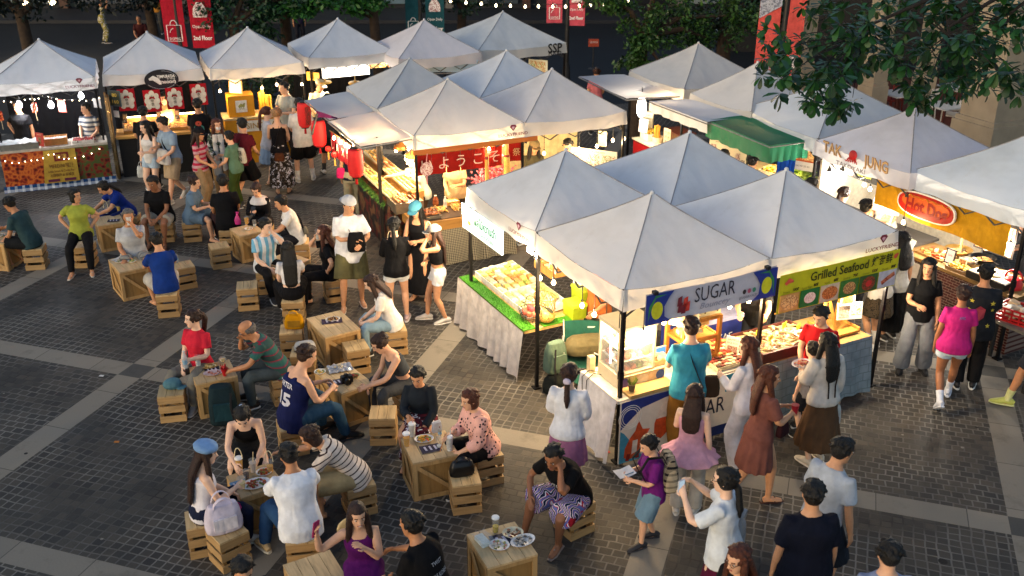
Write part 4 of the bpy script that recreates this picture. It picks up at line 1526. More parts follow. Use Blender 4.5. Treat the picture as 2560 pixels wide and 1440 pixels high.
def bits(b, n, rx, ry, z, sz, r_, mats, hump=.02):
 for _ in range(n):
  a = r_.random() * 6.28
  q = math.sqrt(r_.random())
  x, y = q * math.cos(a) * rx, q * math.sin(a) * ry
  s_ = sz * r_.uniform(.6, 1.3)
  b.box((x, y, z + hump * (1 - q * q) + s_ * .2), (s_ * 1.5, s_, s_ * .6), r_.random() * 6, r_.randrange(mats))
def plate(p, label, food=("#7a3c1c", "#b8742a", "#54702c"), oval=1.35, r=.085, yaw=0.0, n=40, seed=1, rim="#dcd9d6", mat_=None):
 t = thing("food_plate", label, "plate", p, R(yaw))
 r_ = random.Random(seed)
 b = MB()
 pr = [(r * .62, 0), (r * .7, .003), (r, .020), (r * 1.02, .022), (r * .98, .024), (r * .7, .009), (r * .1, .008)]
 b.lathe(pr, 20)
 b.v = [(x * oval, y, z) for x, y, z in b.v]
 b.obj("dish", P(rim, .4), t)
 b = MB()
 bits(b, n, r * .72 * oval, r * .72, .010, .016, r_, len(food), .022)
 b.obj("food", [P(c, .4, var=.3) for c in food], t, smooth=False)
 return t
def mat_on(p, label, w=.2, d=.14, yaw=0, c="#2b2340", words=True):
 t = thing("place_mat", label, "place mat", p, R(yaw))
 b = MB()
 b.grid(lambda u, v: ((u - .5) * w, (v - .5) * d, .003 + .004 * math.sin(u * 6 + v * 5) ** 2), 6, 5)
 o = b.obj("sheet", P(c, .6), t)
 if words:
  q = MB()
  for k in range(3):
   q.box((-w * .25 + k * w * .25, 0, .010), (w * .1, d * .5, .002), .1)
  q.obj("print_mark", P("#b9b4c4", .6), t)
 return t
def blob_bag(name, label, p, size, c, yaw=0, squash=1, handles=0, cat="bag", flap=None, strap=None, pat=None, c2=None, group=None, droop=.0):
 """soft bag: rounded block with folds, handles and pocket"""
 t = thing(name, label, cat, p, R(yaw), group)
 w, d, h = size
 b = MB()
 n = 22
 rings = []
 for z, k in ((0, .86), (.06, 1), (.35, 1.02), (.7, .92), (.93, .8), (1, .72)):
  ring = []
  for j in range(n):
   a = 2 * math.pi * j / n
   x, y = math.cos(a), math.sin(a)
   x = math.copysign(abs(x) ** .55, x)
   y = math.copysign(abs(y) ** .6, y)
   ring.append((x * w / 2 * k, y * d / 2 * (k if z < .8 else k * .7) - droop * z * z * d, z * h))
  rings.append(ring)
 b.loft(rings)
 m = remesh(b, min(.014, h / 9), 2, cloth(c, pat, c2) if pat != "shine" else P(c, .35, bump=.2, bs=40), .007, 9, p[0])
 link("pouch", m, t)
 for k in range(handles):
  q = MB()
  y = (d * .22) * (1 if k else -1)
  q.limb([(w * .25 * math.cos(a), y - .25 * d * math.sin(a) * (0 if k else 1), h * .96 + h * .42 * math.sin(a)) for a in [math.pi * i / 12 for i in range(13)]], [(.016, .004)] * 13, 6, 0, (0, 1, 0))
  q.obj("handle", cloth(c) if pat != "shine" else P(c, .35), t)
 if flap:
  q = MB()
  q.box((0, -d * .52, h * .42), (w * .62, d * .12, h * .45))
  q.obj("pocket", cloth(flap), t)
 if strap:
  q = MB()
  q.limb(strap, [(.014, .004)] * len(strap), 6)
  q.obj("strap", cloth("#26262a"), t)
 return t
def bottle(p, label, h=.2, r=.03, c="#cfd8dc", cap="#d4d4d2", liquid=None):
 t = thing("bottle", label, "bottle", p)
 b = MB()
 b.lathe([(r * .9, 0), (r, .01), (r, h * .62), (r * .85, h * .72), (r * .38, h * .88), (r * .38, h * .95)], 14)
 b.obj("bottle_body", P(c, .12, var=.03, alpha=.45 if liquid is None else .9), t)
 b = MB()
 b.lathe([(r * .42, h * .94), (r * .42, h)], 10)
 b.obj("cap", P(cap, .4), t)
 b = MB()
 b.lathe([(r * 1.015, h * .25), (r * 1.015, h * .5)], 14, cap=False)
 b.obj("sleeve_label", P(liquid or "#7fa6c0", .5), t)
 return t
def phone(p, label, axes, c="#16171a", w=.075, h=.155, case=None):
 """axes: right, up vectors of the phone"""
 t = thing("phone", label, "phone", p)
 x, u = Vector(axes[0]).normalized(), Vector(axes[1]).normalized()
 n = x.cross(u)
 b = MB()
 b.slab([x * (sx * w / 2 * kx) + u * (sy * h / 2 * ky) for sx, sy, kx, ky in ((-1, -1, .8, 1), (1, -1, .8, 1), (1, -1, 1, .92), (1, 1, 1, .92), (1, 1, .8, 1), (-1, 1, .8, 1), (-1, 1, 1, .92), (-1, -1, 1, .92))], .010)
 b.obj("case", P(case or c, .35), t)
 q = MB()
 q.add([x * (sx * w * .44) + u * (sy * h * .46) + n * .0015 for sx, sy in ((-1, -1), (1, -1), (1, 1), (-1, 1))], [(0, 1, 2, 3)])
 q.obj("screen", E("#a8bccb", .35), t)
 return t
# ---------------------------------------------------------------- lamps
WARM, COOL = (1.0, .69, .36), (1.0, .90, .76)
LP = {}
def lamp_light(parent, p, watt, c=WARM, r=.03):
 key = (watt, c, r)
 if key not in LP:
  d = bpy.data.lights.new("bulb_light", "POINT")
  d.energy = watt * LAMPK
  d.color = c
  d.shadow_soft_size = r
  LP[key] = d
 o = link("bulb_light", LP[key], parent, p)
 return o
BULB = {}
def bulb(p, label, cord=.3, watt=7.0, r=.032, c=WARM, strength=14, group=None, kindn="hanging_bulb"):
 """glowing bulb at p with its socket and cord above"""
 k = (round(cord, 2), r, c, strength)
 t = thing(kindn, label, "light bulb", p, 0, group)
 if k not in BULB:
  b = MB()
  b.lathe([(.004, -r * 1.05), (r * .55, -r * .9), (r * .95, -r * .35), (r, 0), (r * .85, r * .55), (r * .42, r * 1.25), (r * .4, r * 1.5)], 12)
  q = MB()
  q.lathe([(r * .45, r * 1.5), (r * .5, r * 2.7), (r * .2, r * 2.9)], 10)
  s_ = MB()
  s_.tube([(0, 0, r * 2.8), (0, 0, r * 2.8 + cord)], .006, 5)
  BULB[k] = (b.mesh("glass", [E(c, strength)]), q.mesh("socket", [P("#151515", .5)]), s_.mesh("cord", [P("#111111", .6)]))
 for n_, me in zip(("glass", "socket", "cord"), BULB[k]):
  link(n_, me, t)
 if watt:
  lamp_light(t, (0, 0, -r - .03), watt, c)
 return t
class Fr:
 """a stall's own frame: x along its front, y towards its back"""
 def __init__(s, o, ang):
  s.o = Vector((o[0], o[1], 0))
  s.a = R(ang)
  s.deg = ang
 def w(s, x, y, z=0.0):
  ca, sa = math.cos(s.a), math.sin(s.a)
  return Vector((s.o.x + x * ca - y * sa, s.o.y + x * sa + y * ca, z))
 def th(s, name, label, cat, x, y, z=0.0, rz=0.0, group=None):
  return thing(name, label, cat, s.w(x, y, z), s.a + R(rz), group)
 def inv(s, p):
  d = p - s.o
  ca, sa = math.cos(s.a), math.sin(s.a)
  return d.x * ca + d.y * sa, -d.x * sa + d.y * ca
def drape(b, x0, x1, z0, z1, y=0.0, folds=9, amp=.02, n=46, m=0, flare=.03):
 """hanging cloth in the plane y, from z1 down to z0"""
 b.grid(lambda u, v: (x0 + (x1 - x0) * u, y - flare * v - amp * v * math.sin(u * folds * 6.28 + 2 * math.sin(u * 9)), z1 + (z0 - z1) * v + .012 * v * math.sin(u * 17)), n, 6, m)
def drape_y(b, y0, y1, z0, z1, x=0.0, folds=5, amp=.02, n=26, m=0, flare=.03, sgn=-1):
 b.grid(lambda u, v: (x + sgn * (flare * v + amp * v * math.sin(u * folds * 6.28 + 2 * math.sin(u * 7))), y0 + (y1 - y0) * u, z1 + (z0 - z1) * v + .012 * v * math.sin(u * 13)), n, 6, m)
def food_tray(fr, x, y, z, w, d, label, foods, n=60, sz=.03, rim="#d9d6cc", hump=.01, seed=3, tilt=0.0, name="food_tray", h=.05, order=False, shape="bits", rz=0):
 t = fr.th(name, label, "tray", x, y, z, rz)
 if tilt:
  t.rotation_euler = (R(tilt), 0, fr.a + R(rz))
 r_ = random.Random(seed)
 b = MB()
 e = .012
 b.box((0, 0, .006), (w, d, .012))
 for s_ in (-1, 1):
  b.box((s_ * (w / 2 - e / 2), 0, h / 2 + .012), (e, d, h))
  b.box((0, s_ * (d / 2 - e / 2), h / 2 + .012), (w - 2 * e, e, h))
 b.obj("tray_box", P(rim, .45), t)
 b = MB()
 for k in range(n):
  if order:
   nx = max(1, int(round(math.sqrt(n * w / d))))
   ny = max(1, int(math.ceil(n / nx)))
   xx = -w / 2 + w * (k % nx + .5) / nx
   yy = -d / 2 + d * (k // nx + .5) / ny
   a = r_.uniform(-.1, .1)
  else:
   xx, yy, a = r_.uniform(-w / 2 + sz, w / 2 - sz), r_.uniform(-d / 2 + sz, d / 2 - sz), r_.uniform(0, 6.3)
  zz = .02 + h * .5 + r_.uniform(0, hump)
  m = r_.randrange(len(foods))
  if shape == "ball":
   b.ball((xx, yy, zz), sz * r_.uniform(.8, 1.1), 8, 5, m)
  elif shape == "skewer":
   dv = Vector((math.sin(a), math.cos(a), 0))
   c = Vector((xx, yy, zz))
   b.beam(c - dv * sz * 3, c + dv * sz * 3, .006, .006, len(foods) - 1)
   for q in range(3):
    b.ball(c + dv * (sz * (q * 1.3 - .6)), sz * .62, 6, 4, r_.randrange(max(1, len(foods) - 1)))
  elif shape == "pack":
   b.box((xx, yy, zz + sz * .2), (sz * 1.7, sz * 1.4, sz * .8), a, m, .85)
  else:
   b.box((xx, yy, zz), (sz * 1.5, sz, sz * .6), a, m)
 b.obj("food", [P(c, .4, var=.3) for c in foods], t, smooth=shape == "ball")
 return t
def card(p, label, w, h, c, facing, tilt=0, words=None, wc="#1c1c1c", ts=.5, cat="sign", name="price_card", art=None, thick=.008, frame=None, group=None):
 """upright flat card at p (its centre); facing: compass angle it looks to"""
 t = thing(name, label, cat, p, R(180 - facing), group)
 t.rotation_euler = (R(-tilt), 0, R(180 - facing))
 b = MB()
 b.box((0, 0, 0), (w, thick, h))
 o = b.obj("panel", P(c, .5, var=.06), t)
 if frame:
  q = MB()
  for s_ in (-1, 1):
   q.box((s_ * (w / 2 + .008), 0, 0), (.016, thick + .01, h + .032))
   q.box((0, 0, s_ * (h / 2 + .008)), (w, thick + .008, .016))
  q.obj("frame", wood(frame), t)
 if art:
  for (x, z, aw, ah, am) in art:
   q = MB()
   q.box((x * w, -thick / 2 - .002, z * h), (aw * w, .003, ah * h))
   q.obj("picture_print", am if not isinstance(am, str) else P(am, .5), t)
 for i, ln in enumerate(words or []):
  txt, z, size, *cc = ln
  write(t, txt, size * h, cc[0] if cc else wc, (0, -thick / 2 - .005, z * h), (1, 0, 0), width=None if len(cc) < 2 else cc[1] * w)
 return t
# ================================================================ front block
SF = Fr(FO, 27.1)
def disc(b, c, rx, rz, n=20, m=0, y=None):
 b.add([(c[0] + rx * math.cos(2 * math.pi * k / n), c[1], c[2] + rz * math.sin(2 * math.pi * k / n)) for k in range(n)], [tuple(range(n))], m)
# ---- dessert counter
t = SF.th("dessert_counter", "white clothed dessert counter with blue fox poster on its front", "counter", 0, 0)
b = MB()
b.box((.95, .36, .83), (1.98, .80, .04))
b.obj("table_top", P("#d6cdbb", .6), t)
b = MB()
drape_y(b, -.02, .76, .05, .845, -.045, 4, .028, flare=.10)
drape(b, -.045, 1.93, .845, .845, .76)
b.obj("side_cloth", cloth("#d5d3d2"), t)
b = MB()
b.box((.97, -.055, .43), (1.96, .012, .80))
pn = b.obj("front_poster", P("#d8cfc0", .6, var=.05), t)
q = MB()
yy = -.064
q.add([(.0, yy, .03), (.34, yy, .03), (.05, yy, .42), (0, yy, .46)], [(0, 1, 2, 3)], 0)
q.add([(0, yy, .47), (.10, yy, .56), (.28, yy, .70), (.62, yy, .76), (.95, yy, .70), (1.2, yy, .78), (1.2, yy, .83), (0, yy, .83)], [tuple(range(8))], 1)
q.add([(1.45, yy, .60), (1.94, yy, .60), (1.94, yy, .83), (1.45, yy, .83)], [(0, 1, 2, 3)], 2)
q.add([(.5, yy, .03), (1.94, yy, .03), (1.94, yy, .16), (1.2, yy, .16), (.8, yy, .08)], [tuple(range(5))], 3)
for r_ in (.10, .125, .15):
 q.limb([(.12 + r_ * math.cos(a), yy - .002, .62 + r_ * math.sin(a)) for a in [math.pi * 2 * k / 24 for k in range(25)]], [.004] * 25, 4, 4)
q.obj("poster_shapes", [P("#3f8aa4", .6), P("#1c2f78", .6), P("#2f86a6", .6), P("#15265c", .6), P("#e2ddd4", .6)], pn, smooth=False)
q = MB()
y2 = yy - .003
fox = [(.06, .10), (.12, .06), (.22, .07), (.30, .12), (.27, .2), (.33, .28), (.40, .40), (.30, .42), (.24, .55), (.20, .42), (.13, .34), (.07, .22)]
q.add([(x, y2, z) for x, z in fox], [tuple(range(len(fox)))], 0)
q.add([(x, y2 - .002, z) for x, z in ((.16, .12), (.23, .14), (.24, .3), (.17, .3))], [(0, 1, 2, 3)], 1)
q.add([(.08, y2 - .002, .05), (.13, y2 - .002, .04), (.15, y2 - .002, .13), (.10, y2 - .002, .14)], [(0, 1, 2, 3)], 2)
q.add([(.22, y2 - .002, .05), (.27, y2 - .002, .05), (.26, y2 - .002, .15), (.21, y2 - .002, .14)], [(0, 1, 2, 3)], 2)
tail = [(.46, .28), (.56, .22), (.66, .30), (.70, .45), (.66, .60), (.60, .72), (.52, .62), (.46, .45)]
q.add([(x, y2, z) for x, z in tail], [tuple(range(8))], 0)
q.add([(x, y2 - .002, z) for x, z in ((.47, .5), (.69, .5), (.66, .61), (.60, .73), (.52, .63))], [tuple(range(5))], 1)
q.obj("fox_emblem", [P("#c04a20", .6, var=.3), P("#d9cabb", .6), P("#7d1c12", .6)], pn, smooth=False)
write(pn, "SUGAR", .30, "#23283a", (1.10, y2, .44), (1, 0, 0), width=.72)
# display cabinet
t = SF.th("display_cabinet", "lit glass display cabinet of wrapped desserts on the dessert counter", "cabinet", .36, .42, .852)
w, d, h = .50, .42, .74
cr = P("#d8caa8", .45, var=.05)
b = MB()
b.box((0, 0, .08), (w, d, .16))
b.box((0, 0, h - .02), (w + .02, d + .02, .04))
for x in (-1, 1):
 for y in (-1, 1):
  b.box((x * (w / 2 - .012), y * (d / 2 - .012), h / 2 + .06), (.024, .024, h - .20))
b.box((0, d / 2 - .006, h / 2 + .06), (w - .05, .01, h - .2))
b.obj("cabinet_frame", cr, t)
for z in (.30, .46):
 b = MB()
 b.box((0, 0, z), (w - .05, d - .06, .008))
 b.obj("shelf", P("#d9d6cc", .3), t)
rr = random.Random(5)
for z in (.17, .308, .468):
 b = MB()
 for x in range(5):
  for y in range(3):
   b.box((-.17 + x * .085, -.12 + y * .11, z + .025), (.065, .075, .045), rr.uniform(-.2, .2), rr.randrange(4), .85)
 b.obj("dessert_row", [P("#d9cfae", .3), P("#b86a4a", .4), P("#cfd2c8", .3), P("#7a8a4a", .4)], t, smooth=False)
for x, y, sx, sy in ((0, -d / 2 + .004, w - .05, .004), (-w / 2 + .004, 0, .004, d - .05), (w / 2 - .004, 0, .004, d - .05)):
 b = MB()
 b.box((x, y, h / 2 + .06), (sx, sy, h - .22))
 b.obj("glass_pane", P("#dfe8e6", .05, var=.02, alpha=.16), t)
b = MB()
b.box((0, .12, h - .055), (w - .08, .03, .02))
b.box((-w / 2 + .03, 0, .42), (.012, .02, .4))
b.obj("light_strip", E(COOL, 5), t)
lamp_light(t, (0, 0, h - .09), 2, COOL)
# wooden rack with bread
t = SF.th("bread_rack", "orange wooden rack stacked with wrapped sandwiches behind the man in teal", "rack", 1.33, .47, .852)
wd = wood("#b9772f")
w, d, h = .50, .34, .58
b = MB()
for x in (-1, 1):
 for y in (-1, 1):
  b.box((x * w / 2, y * d / 2, h / 2), (.045, .045, h))
for z in (.04, .3, h - .02):
 for x in (-1, 1):
  b.box((x * w / 2, 0, z), (.03, d - .05, .04))
 for y in (-1, 1):
  b.box((0, y * d / 2, z), (w - .05, .03, .04))
b.obj("rack_frame", wd, t)
b = MB()
b.box((0, 0, .31), (w - .05, d - .04, .015))
b.box((0, 0, h), (w + .03, d + .03, .02))
b.obj("shelf_board", wood("#c58c44"), t)
for z0 in (.05, .325):
 b = MB()
 for k in range(30):
  b.box((rr.uniform(-.17, .17), rr.uniform(-.1, .1), z0 + .02 + .04 * (k // 6)), (.13, .09, .045), rr.uniform(-.5, .5), rr.randrange(3), .9)
 b.obj("sandwich_pile", [P("#caa05c", .45, var=.3), P("#e0cda0", .4, var=.2), P("#a8763a", .45, var=.3)], t, smooth=False)
t = SF.th("snack_box", "flat cream box with dark marks resting on top of the wooden rack", "box", 1.36, .47, 1.445)
b = MB()
b.box((0, 0, .05), (.46, .32, .10))
pn = b.obj("carton", P("#dcc998", .5), t)
q = MB()
for k in range(5):
 q.box((-.18 + k * .09, -.161, .05 + .02 * (k % 2)), (.02, .004, .03), 0)
q.obj("print_mark", P("#5a4630", .5), t)
food_tray(SF, 1.72, .44, .86, .30, .40, "wooden tray of red and cream wrapped rolls beside the bread rack", ["#b5402e", "#d9c79a", "#caa05c", "#8c2f22"], 40, .035, "#c08a44", order=True, shape="pack")
food_tray(SF, 1.62, .12, .86, .50, .24, "shallow tray with rows of dark red rice treats at the counter edge", ["#6e2018", "#8a3a26", "#3f1a14", "#b9a888"], 36, .03, "#d8c79c", order=True, shape="pack", h=.03)
food_tray(SF, .85, .55, .86, .34, .22, "pale wooden box with napkins beside the glass cabinet", ["#e0d8c4", "#cfc3a0"], 16, .04, "#c9a873", shape="pack")
t = SF.th("serving_board", "light wooden tray with a potted plant at the front corner of the counter", "tray", .42, .04, .852)
b = MB()
b.box((0, 0, .015), (.62, .22, .03))
b.box((0, -.105, .035), (.62, .012, .02))
b.obj("board", wood("#c8a467", 1, 0), t)
t = SF.th("potted_plant", "small spiky plant in a dark pot on the wooden serving tray", "plant", .20, .05, .883)
b = MB()
b.lathe([(.03, 0), (.045, .08), (.047, .085), (.038, .085), (.036, .07)], 14)
b.obj("pot", P("#4a4438", .5), t)
b = MB()
for k in range(46):
 a = rr.random() * 6.3
 e = rr.uniform(.1, .6)
 p0 = Vector((.02 * math.cos(a), .02 * math.sin(a), .07))
 leaf(b, p0, Vector((math.cos(a) * e, math.sin(a) * e, 1)), Vector((math.sin(a), -math.cos(a), .1)), rr.uniform(.06, .11), .014)
b.obj("foliage", leaf_mat("#4f6a1e", "#a8b04a", "pot"), t, smooth=False)
t = SF.th("order_sheet", "blue and cream illustrated menu board leaning below the glass cabinet", "menu", .42, .17, .93)
b = MB()
b.box((0, 0, .0), (.60, .02, .15))
pn = b.obj("panel", P("#d9b98c", .5), t)
for x, w_, c_ in ((-.24, .11, "#5d4a86"), (.0, .16, "#e0cfae"), (.24, .12, "#23468c")):
 q = MB()
 disc(q, (x, -.012, .0), w_ / 2, .06, 18)
 q.obj("print_mark", P(c_, .5), pn, smooth=False)
t = SF.th("counter_bottle", "upright beige speaker box on the back corner of the white cloth", "speaker", .06, .70, .852)
b = MB()
b.box((0, 0, .10), (.075, .075, .2), taper=.96)
b.obj("casing", P("#cdb98e", .5), t)
b = MB()
b.box((0, 0, .202), (.06, .06, .004))
b.obj("top_grille", P("#8a7a5c", .7), t)
t = SF.th("power_cable", "dark cables running down the white side cloth of the dessert counter", "cable", 0, .6, .86)
b = MB()
for k in range(2):
 b.tube([(.12, -.05 + k * .08, .0), (.02, -.02 + k * .09, .03), (-.075, -.03 + k * .1, -.03), (-.10, -.06 + k * .07, -.3), (-.12, .02 + k * .04, -.45), (-.14, -.05 + k * .1, -.65), (-.16, .0, -.845)], .006, 5)
b.obj("cord", P("#1a1a1a", .6), t)
card(SF.w(1.06, .12, .93), "small round-marked dark menu stand on the dessert counter", .16, .12, "#2a2622", 27 + 180, 20, [("100 70", .2, .4, "#d9d0bc"), ("MENU", -.25, .3, "#d9d0bc")])
card(SF.w(1.78, .26, 1.0), "white leaflet with pink lettering standing on the rice treat tray", .17, .20, "#e4dccb", 27 + 180, 15, [("SAMPLE", .3, .18, "#a8404c", .8), ("RICE ROLL", .1, .15, "#444444", .8)], art=[(0, -.25, .7, .35, foodprint("#5a4a44", "#b0a08c", "#7a2a22", 30))])
card(SF.w(1.02, .36, 1.50), "white framed picture card with a pizza print on the bread rack", .19, .2, "#e6dcc2", 27 + 180, 10, [], frame="#d7c9a5", art=[(0, 0, .75, .7, foodprint("#a85a2a", "#d8b060", "#8a2f1c", 26))])
card(SF.w(1.20, .36, 1.50), "second white framed picture card with green leaf print on the bread rack", .16, .2, "#e6dcc2", 27 + 180, 10, [], frame="#d7c9a5", art=[(0, 0, .7, .7, foodprint("#8a8a5a", "#d8cfa8", "#5a6a3a", 26))])
t = SF.th("payment_tablet", "small blue-screened till tablet beside the sandwich shelf", "tablet", .98, .62, .95)
b = MB()
b.box((0, 0, 0), (.16, .02, .10))
b.obj("case", P("#d5d0c2", .4), t)
b = MB()
b.box((0, -.012, 0), (.135, .003, .08))
b.obj("screen", E("#3f7fc0", .7), t)
t = SF.th("cool_box", "dark blue ice chest with white lettering standing behind the bread rack", "cool box", 2.0, 1.15, 0)
b = MB()
b.box((0, 0, .48), (.9, .5, .96))
pn = b.obj("chest", P("#1b2768", .45), t)
b = MB()
b.box((0, 0, .985), (.93, .53, .05))
b.obj("lid", P("#8c90b4", .5), t)
write(pn, "FROZAE", .16, "#c9cdd8", (.05, -.254, .72), (1, 0, 0), width=.5)
t = SF.th("frying_pan", "steel pan resting on the lid of the blue ice chest", "pan", 2.03, 1.1, 1.012)
b = MB()
b.lathe([(.12, 0), (.16, .04), (.165, .045), (.155, .045), (.115, .01)], 20)
b.obj("dish", P("#b9b4a6", .3, .7), t)
b = MB()
b.beam((.15, 0, .035), (.36, .04, .05), .025, .015)
b.obj("handle", P("#22201e", .5), t)
# lemon banner along the valance
t = SF.th("lemon_banner", "long banner with two lemons and thin serif lettering clipped under the dessert tent", "banner", 0, 0)
b = MB()
b.grid(lambda u, v: (.24 + 1.80 * u, -.062 + .008 * math.sin(u * 8), 1.74 + .36 * v - .02 * math.sin(math.pi * u)), 20, 3)
pn = b.obj("sheet", P("#a9aebf", .55, var=.05), t)
y_ = -.078
for sgn, cx in ((1, .24), (-1, 2.04)):
 q = MB()
 q.add([(cx, y_, 1.73), (cx + sgn * .34, y_, 1.73), (cx + sgn * .25, y_, 1.80), (cx + sgn * .24, y_, 1.92), (cx + sgn * .3, y_, 2.02), (cx + sgn * .36, y_, 2.09), (cx, y_, 2.09)], [tuple(range(7)) if sgn > 0 else tuple(range(6, -1, -1))], 0)
 disc(q, (cx + sgn * .145, y_ - .003, 1.89), .075, .105, 20, 1)
 q.add([(cx + sgn * .03, y_ - .002, 1.76), (cx + sgn * .06, y_ - .002, 1.9), (cx + sgn * .12, y_ - .002, 2.04), (cx + sgn * .27, y_ - .002, 2.06), (cx + sgn * .12, y_ - .002, 2.07), (cx + sgn * .04, y_ - .002, 1.95)], [tuple(range(6))], 2)
 q.obj("lemon_emblem", [P("#152f86", .55), P("#b8bd22", .5), P("#2c7a45", .5)], pn, smooth=False)
write(pn, "SUGAR", .25, "#23273a", (1.16, y_, 1.955), (1, 0, 0), width=.56)
write(pn, "Bouncey", .10, "#7d8198", (1.16, y_, 1.815), (1, 0, 0), width=.42, shear=.3)
q = MB()
for dx, dz, m in ((0, 0, 0), (.05, .02, 1), (.02, .08, 1), (-.05, .02, 0), (-.06, .1, 0)):
 q.add([(.74 + dx - .03, y_, 1.78 + dz), (.74 + dx + .03, y_, 1.78 + dz), (.74 + dx + .035, y_, 1.9 + dz), (.74 + dx - .02, y_, 1.88 + dz)], [(0, 1, 2, 3)], m)
q.obj("fox_emblem", [P("#6a2030", .5), P("#b8342c", .5)], pn, smooth=False)
q = MB()
for k, c_ in enumerate((0, 1, 2)):
 disc(q, (1.58 + k * .07, y_, 1.87), .025, .03, 12, k)
q.obj("social_emblem", [P("#181c28", .5), P("#a8506c", .5), P("#2c7a66", .5)], pn, smooth=False)
write(pn, "@SUGARBOUNCEY", .045, "#23273a", (1.64, y_, 1.80), (1, 0, 0), width=.26)
q = MB()
for x in (.36, 1.9):
 q.box((x, -.06, 2.10), (.05, .06, .04))
q.obj("clip", P("#16161a", .4), t)
# ---- seafood counter
t = SF.th("seafood_counter", "seafood counter draped in a grey blue quilted cloth", "counter", 2.0, 0)
b = MB()
b.box((.88, .34, .79), (1.74, .78, .04))
b.obj("table_top", wood("#a8834c"), t)
b = MB()
drape(b, .0, 1.77, .06, .812, -.055, 6, .018, flare=.09)
drape_y(b, -.05, .73, .05, .812, 1.77, 4, .02, flare=.06, sgn=1)
mq, tt = newmat("quilt", .7)
xx = tt.node("ShaderNodeTexBrick", Scale=1.0)
xx.inputs["Brick Width"].default_value = .15
xx.inputs["Row Height"].default_value = .11
xx.inputs["Mortar Size"].default_value = .006
tt.l.new(tt.mapping(rot=(R(90), 0, 0)), xx.inputs["Vector"])
tt.base(tt.mix(xx.outputs["Fac"], tt.ramp(tt.noise(5).outputs[0], [(.3, hx("#68787d")), (.7, hx("#8a999e"))]).outputs[0], hx("#66767b")))
tt.bump(xx.outputs["Fac"], -.5, .02)
b.obj("table_cloth", mq, t)
t = SF.th("seafood_tray", "dark wood framed tray of squid, prawns and shells on ice", "tray", 2.48, .28, .812)
b = MB()
w, d = .94, .62
b.box((0, 0, .02), (w, d, .04))
for s_ in (-1, 1):
 b.box((s_ * (w / 2 - .012), 0, .085), (.024, d, .09))
 b.box((0, s_ * (d / 2 - .012), .085), (w - .05, .024, .09))
b.obj("tray_box", P("#4a221c", .5), t)
b = MB()
b.box((0, 0, .07), (w - .06, d - .06, .05))
b.obj("ice_bed", P("#a89a78", .35, var=.3, ns=25, bump=.8, bs=50), t)
b = MB()
for k in range(130):
 x, y = rr.uniform(-.42, .42), rr.uniform(-.26, .26)
 a = rr.uniform(0, 6.3)
 L = rr.uniform(.06, .14)
 p = Vector((x, y, .10 + rr.random() * .03))
 dv = Vector((math.cos(a), math.sin(a), 0))
 b.limb([p - dv * L / 2, p + Vector((0, 0, .012)), p + dv * L / 2], [.008, .016, .005], 6, rr.randrange(5))
b.obj("seafood_pile", [P("#b9a27a", .35, var=.3), P("#8f6a4c", .35, var=.3), P("#cdbd9a", .3), P("#5f4534", .4), P("#a08a5c", .35)], t)
for k, (x, y) in enumerate(((-.2, .12), (-.17, -.08), (.22, .12), (.34, .0))):
 q = MB()
 q.box((x, y, .19), (.10, .008, .065), .4)
 q.box((x, y, .14), (.006, .006, .08), .4)
 pt = q.obj("price_tag", P("#c8b52a", .5), t)
 write(pt, ("100", "80", "120", "50")[k], .05, "#3a2a12", (x + .002, y - .008, .19), (math.cos(.4), math.sin(.4), 0))
t = SF.th("shell_dish", "white dish of opened shells at the corner of the ice tray", "plate", 2.78, .14, .945)
b = MB()
b.lathe([(.06, 0), (.11, .03), (.115, .032), (.105, .032), (.06, .01)], 18)
b.obj("dish", P("#d5cfc0", .4), t)
b = MB()
bits(b, 36, .08, .08, .02, .022, rr, 3)
b.obj("food", [P("#b59a72", .35), P("#7a5a3c", .4), P("#d8c8a6", .3)], t, smooth=False)
t = SF.th("menu_easel", "wooden easel and tray holding two seafood picture cards", "easel", 3.42, .32, .812)
b = MB()
wd2 = wood("#c58b3c", 1.4)
b.box((.02, -.02, .035), (.46, .46, .03))
for s_ in (-1, 1):
 b.box((.02 + s_ * .22, -.02, .06), (.02, .46, .05))
b.obj("tray_base", wd2, t)
for x0, x1 in ((-.26, -.14), (-.04, -.14)):
 q = MB()
 q.beam((x0, -.12, .05), (x1, .02, .62), .03)
 q.obj("easel_leg", wd2, t)
q = MB()
q.beam((-.16, .0, .42), (.16, .06, .44), .03)
q.beam((.16, .06, .44), (.2, .15, .05), .03)
q.obj("crossbar", wd2, t)
for (x, z, w, h, tl, pm, nm) in ((.12, .48, .24, .24, 8, [(0, .02, .7, .7, foodprint("#c89a3c", "#e2c878", "#a05a2a", 20))], "top card"), (.18, .27, .42, .22, 14, [(-.25, 0, .42, .75, foodprint("#6a5648", "#cfc4b4", "#9a7a62", 24)), (.25, .05, .38, .6, foodprint("#a8522a", "#dba868", "#e8dcc8", 18))], "")):
 q = MB()
 q.M = Matrix.Translation((x, -.10, z)) @ Matrix.Rotation(R(-tl), 4, "X") @ Matrix.Rotation(R(8), 4, "Y")
 q.box((0, 0, 0), (w, .01, h))
 cd = q.obj("picture_card", P("#dad2c2", .5), t)
 for ax, az, aw, ah, am in pm:
  k = MB()
  k.M = q.M
  k.box((ax * w, -.007, az * h), (aw * w, .003, ah * h))
  k.obj("picture_print", am, cd)
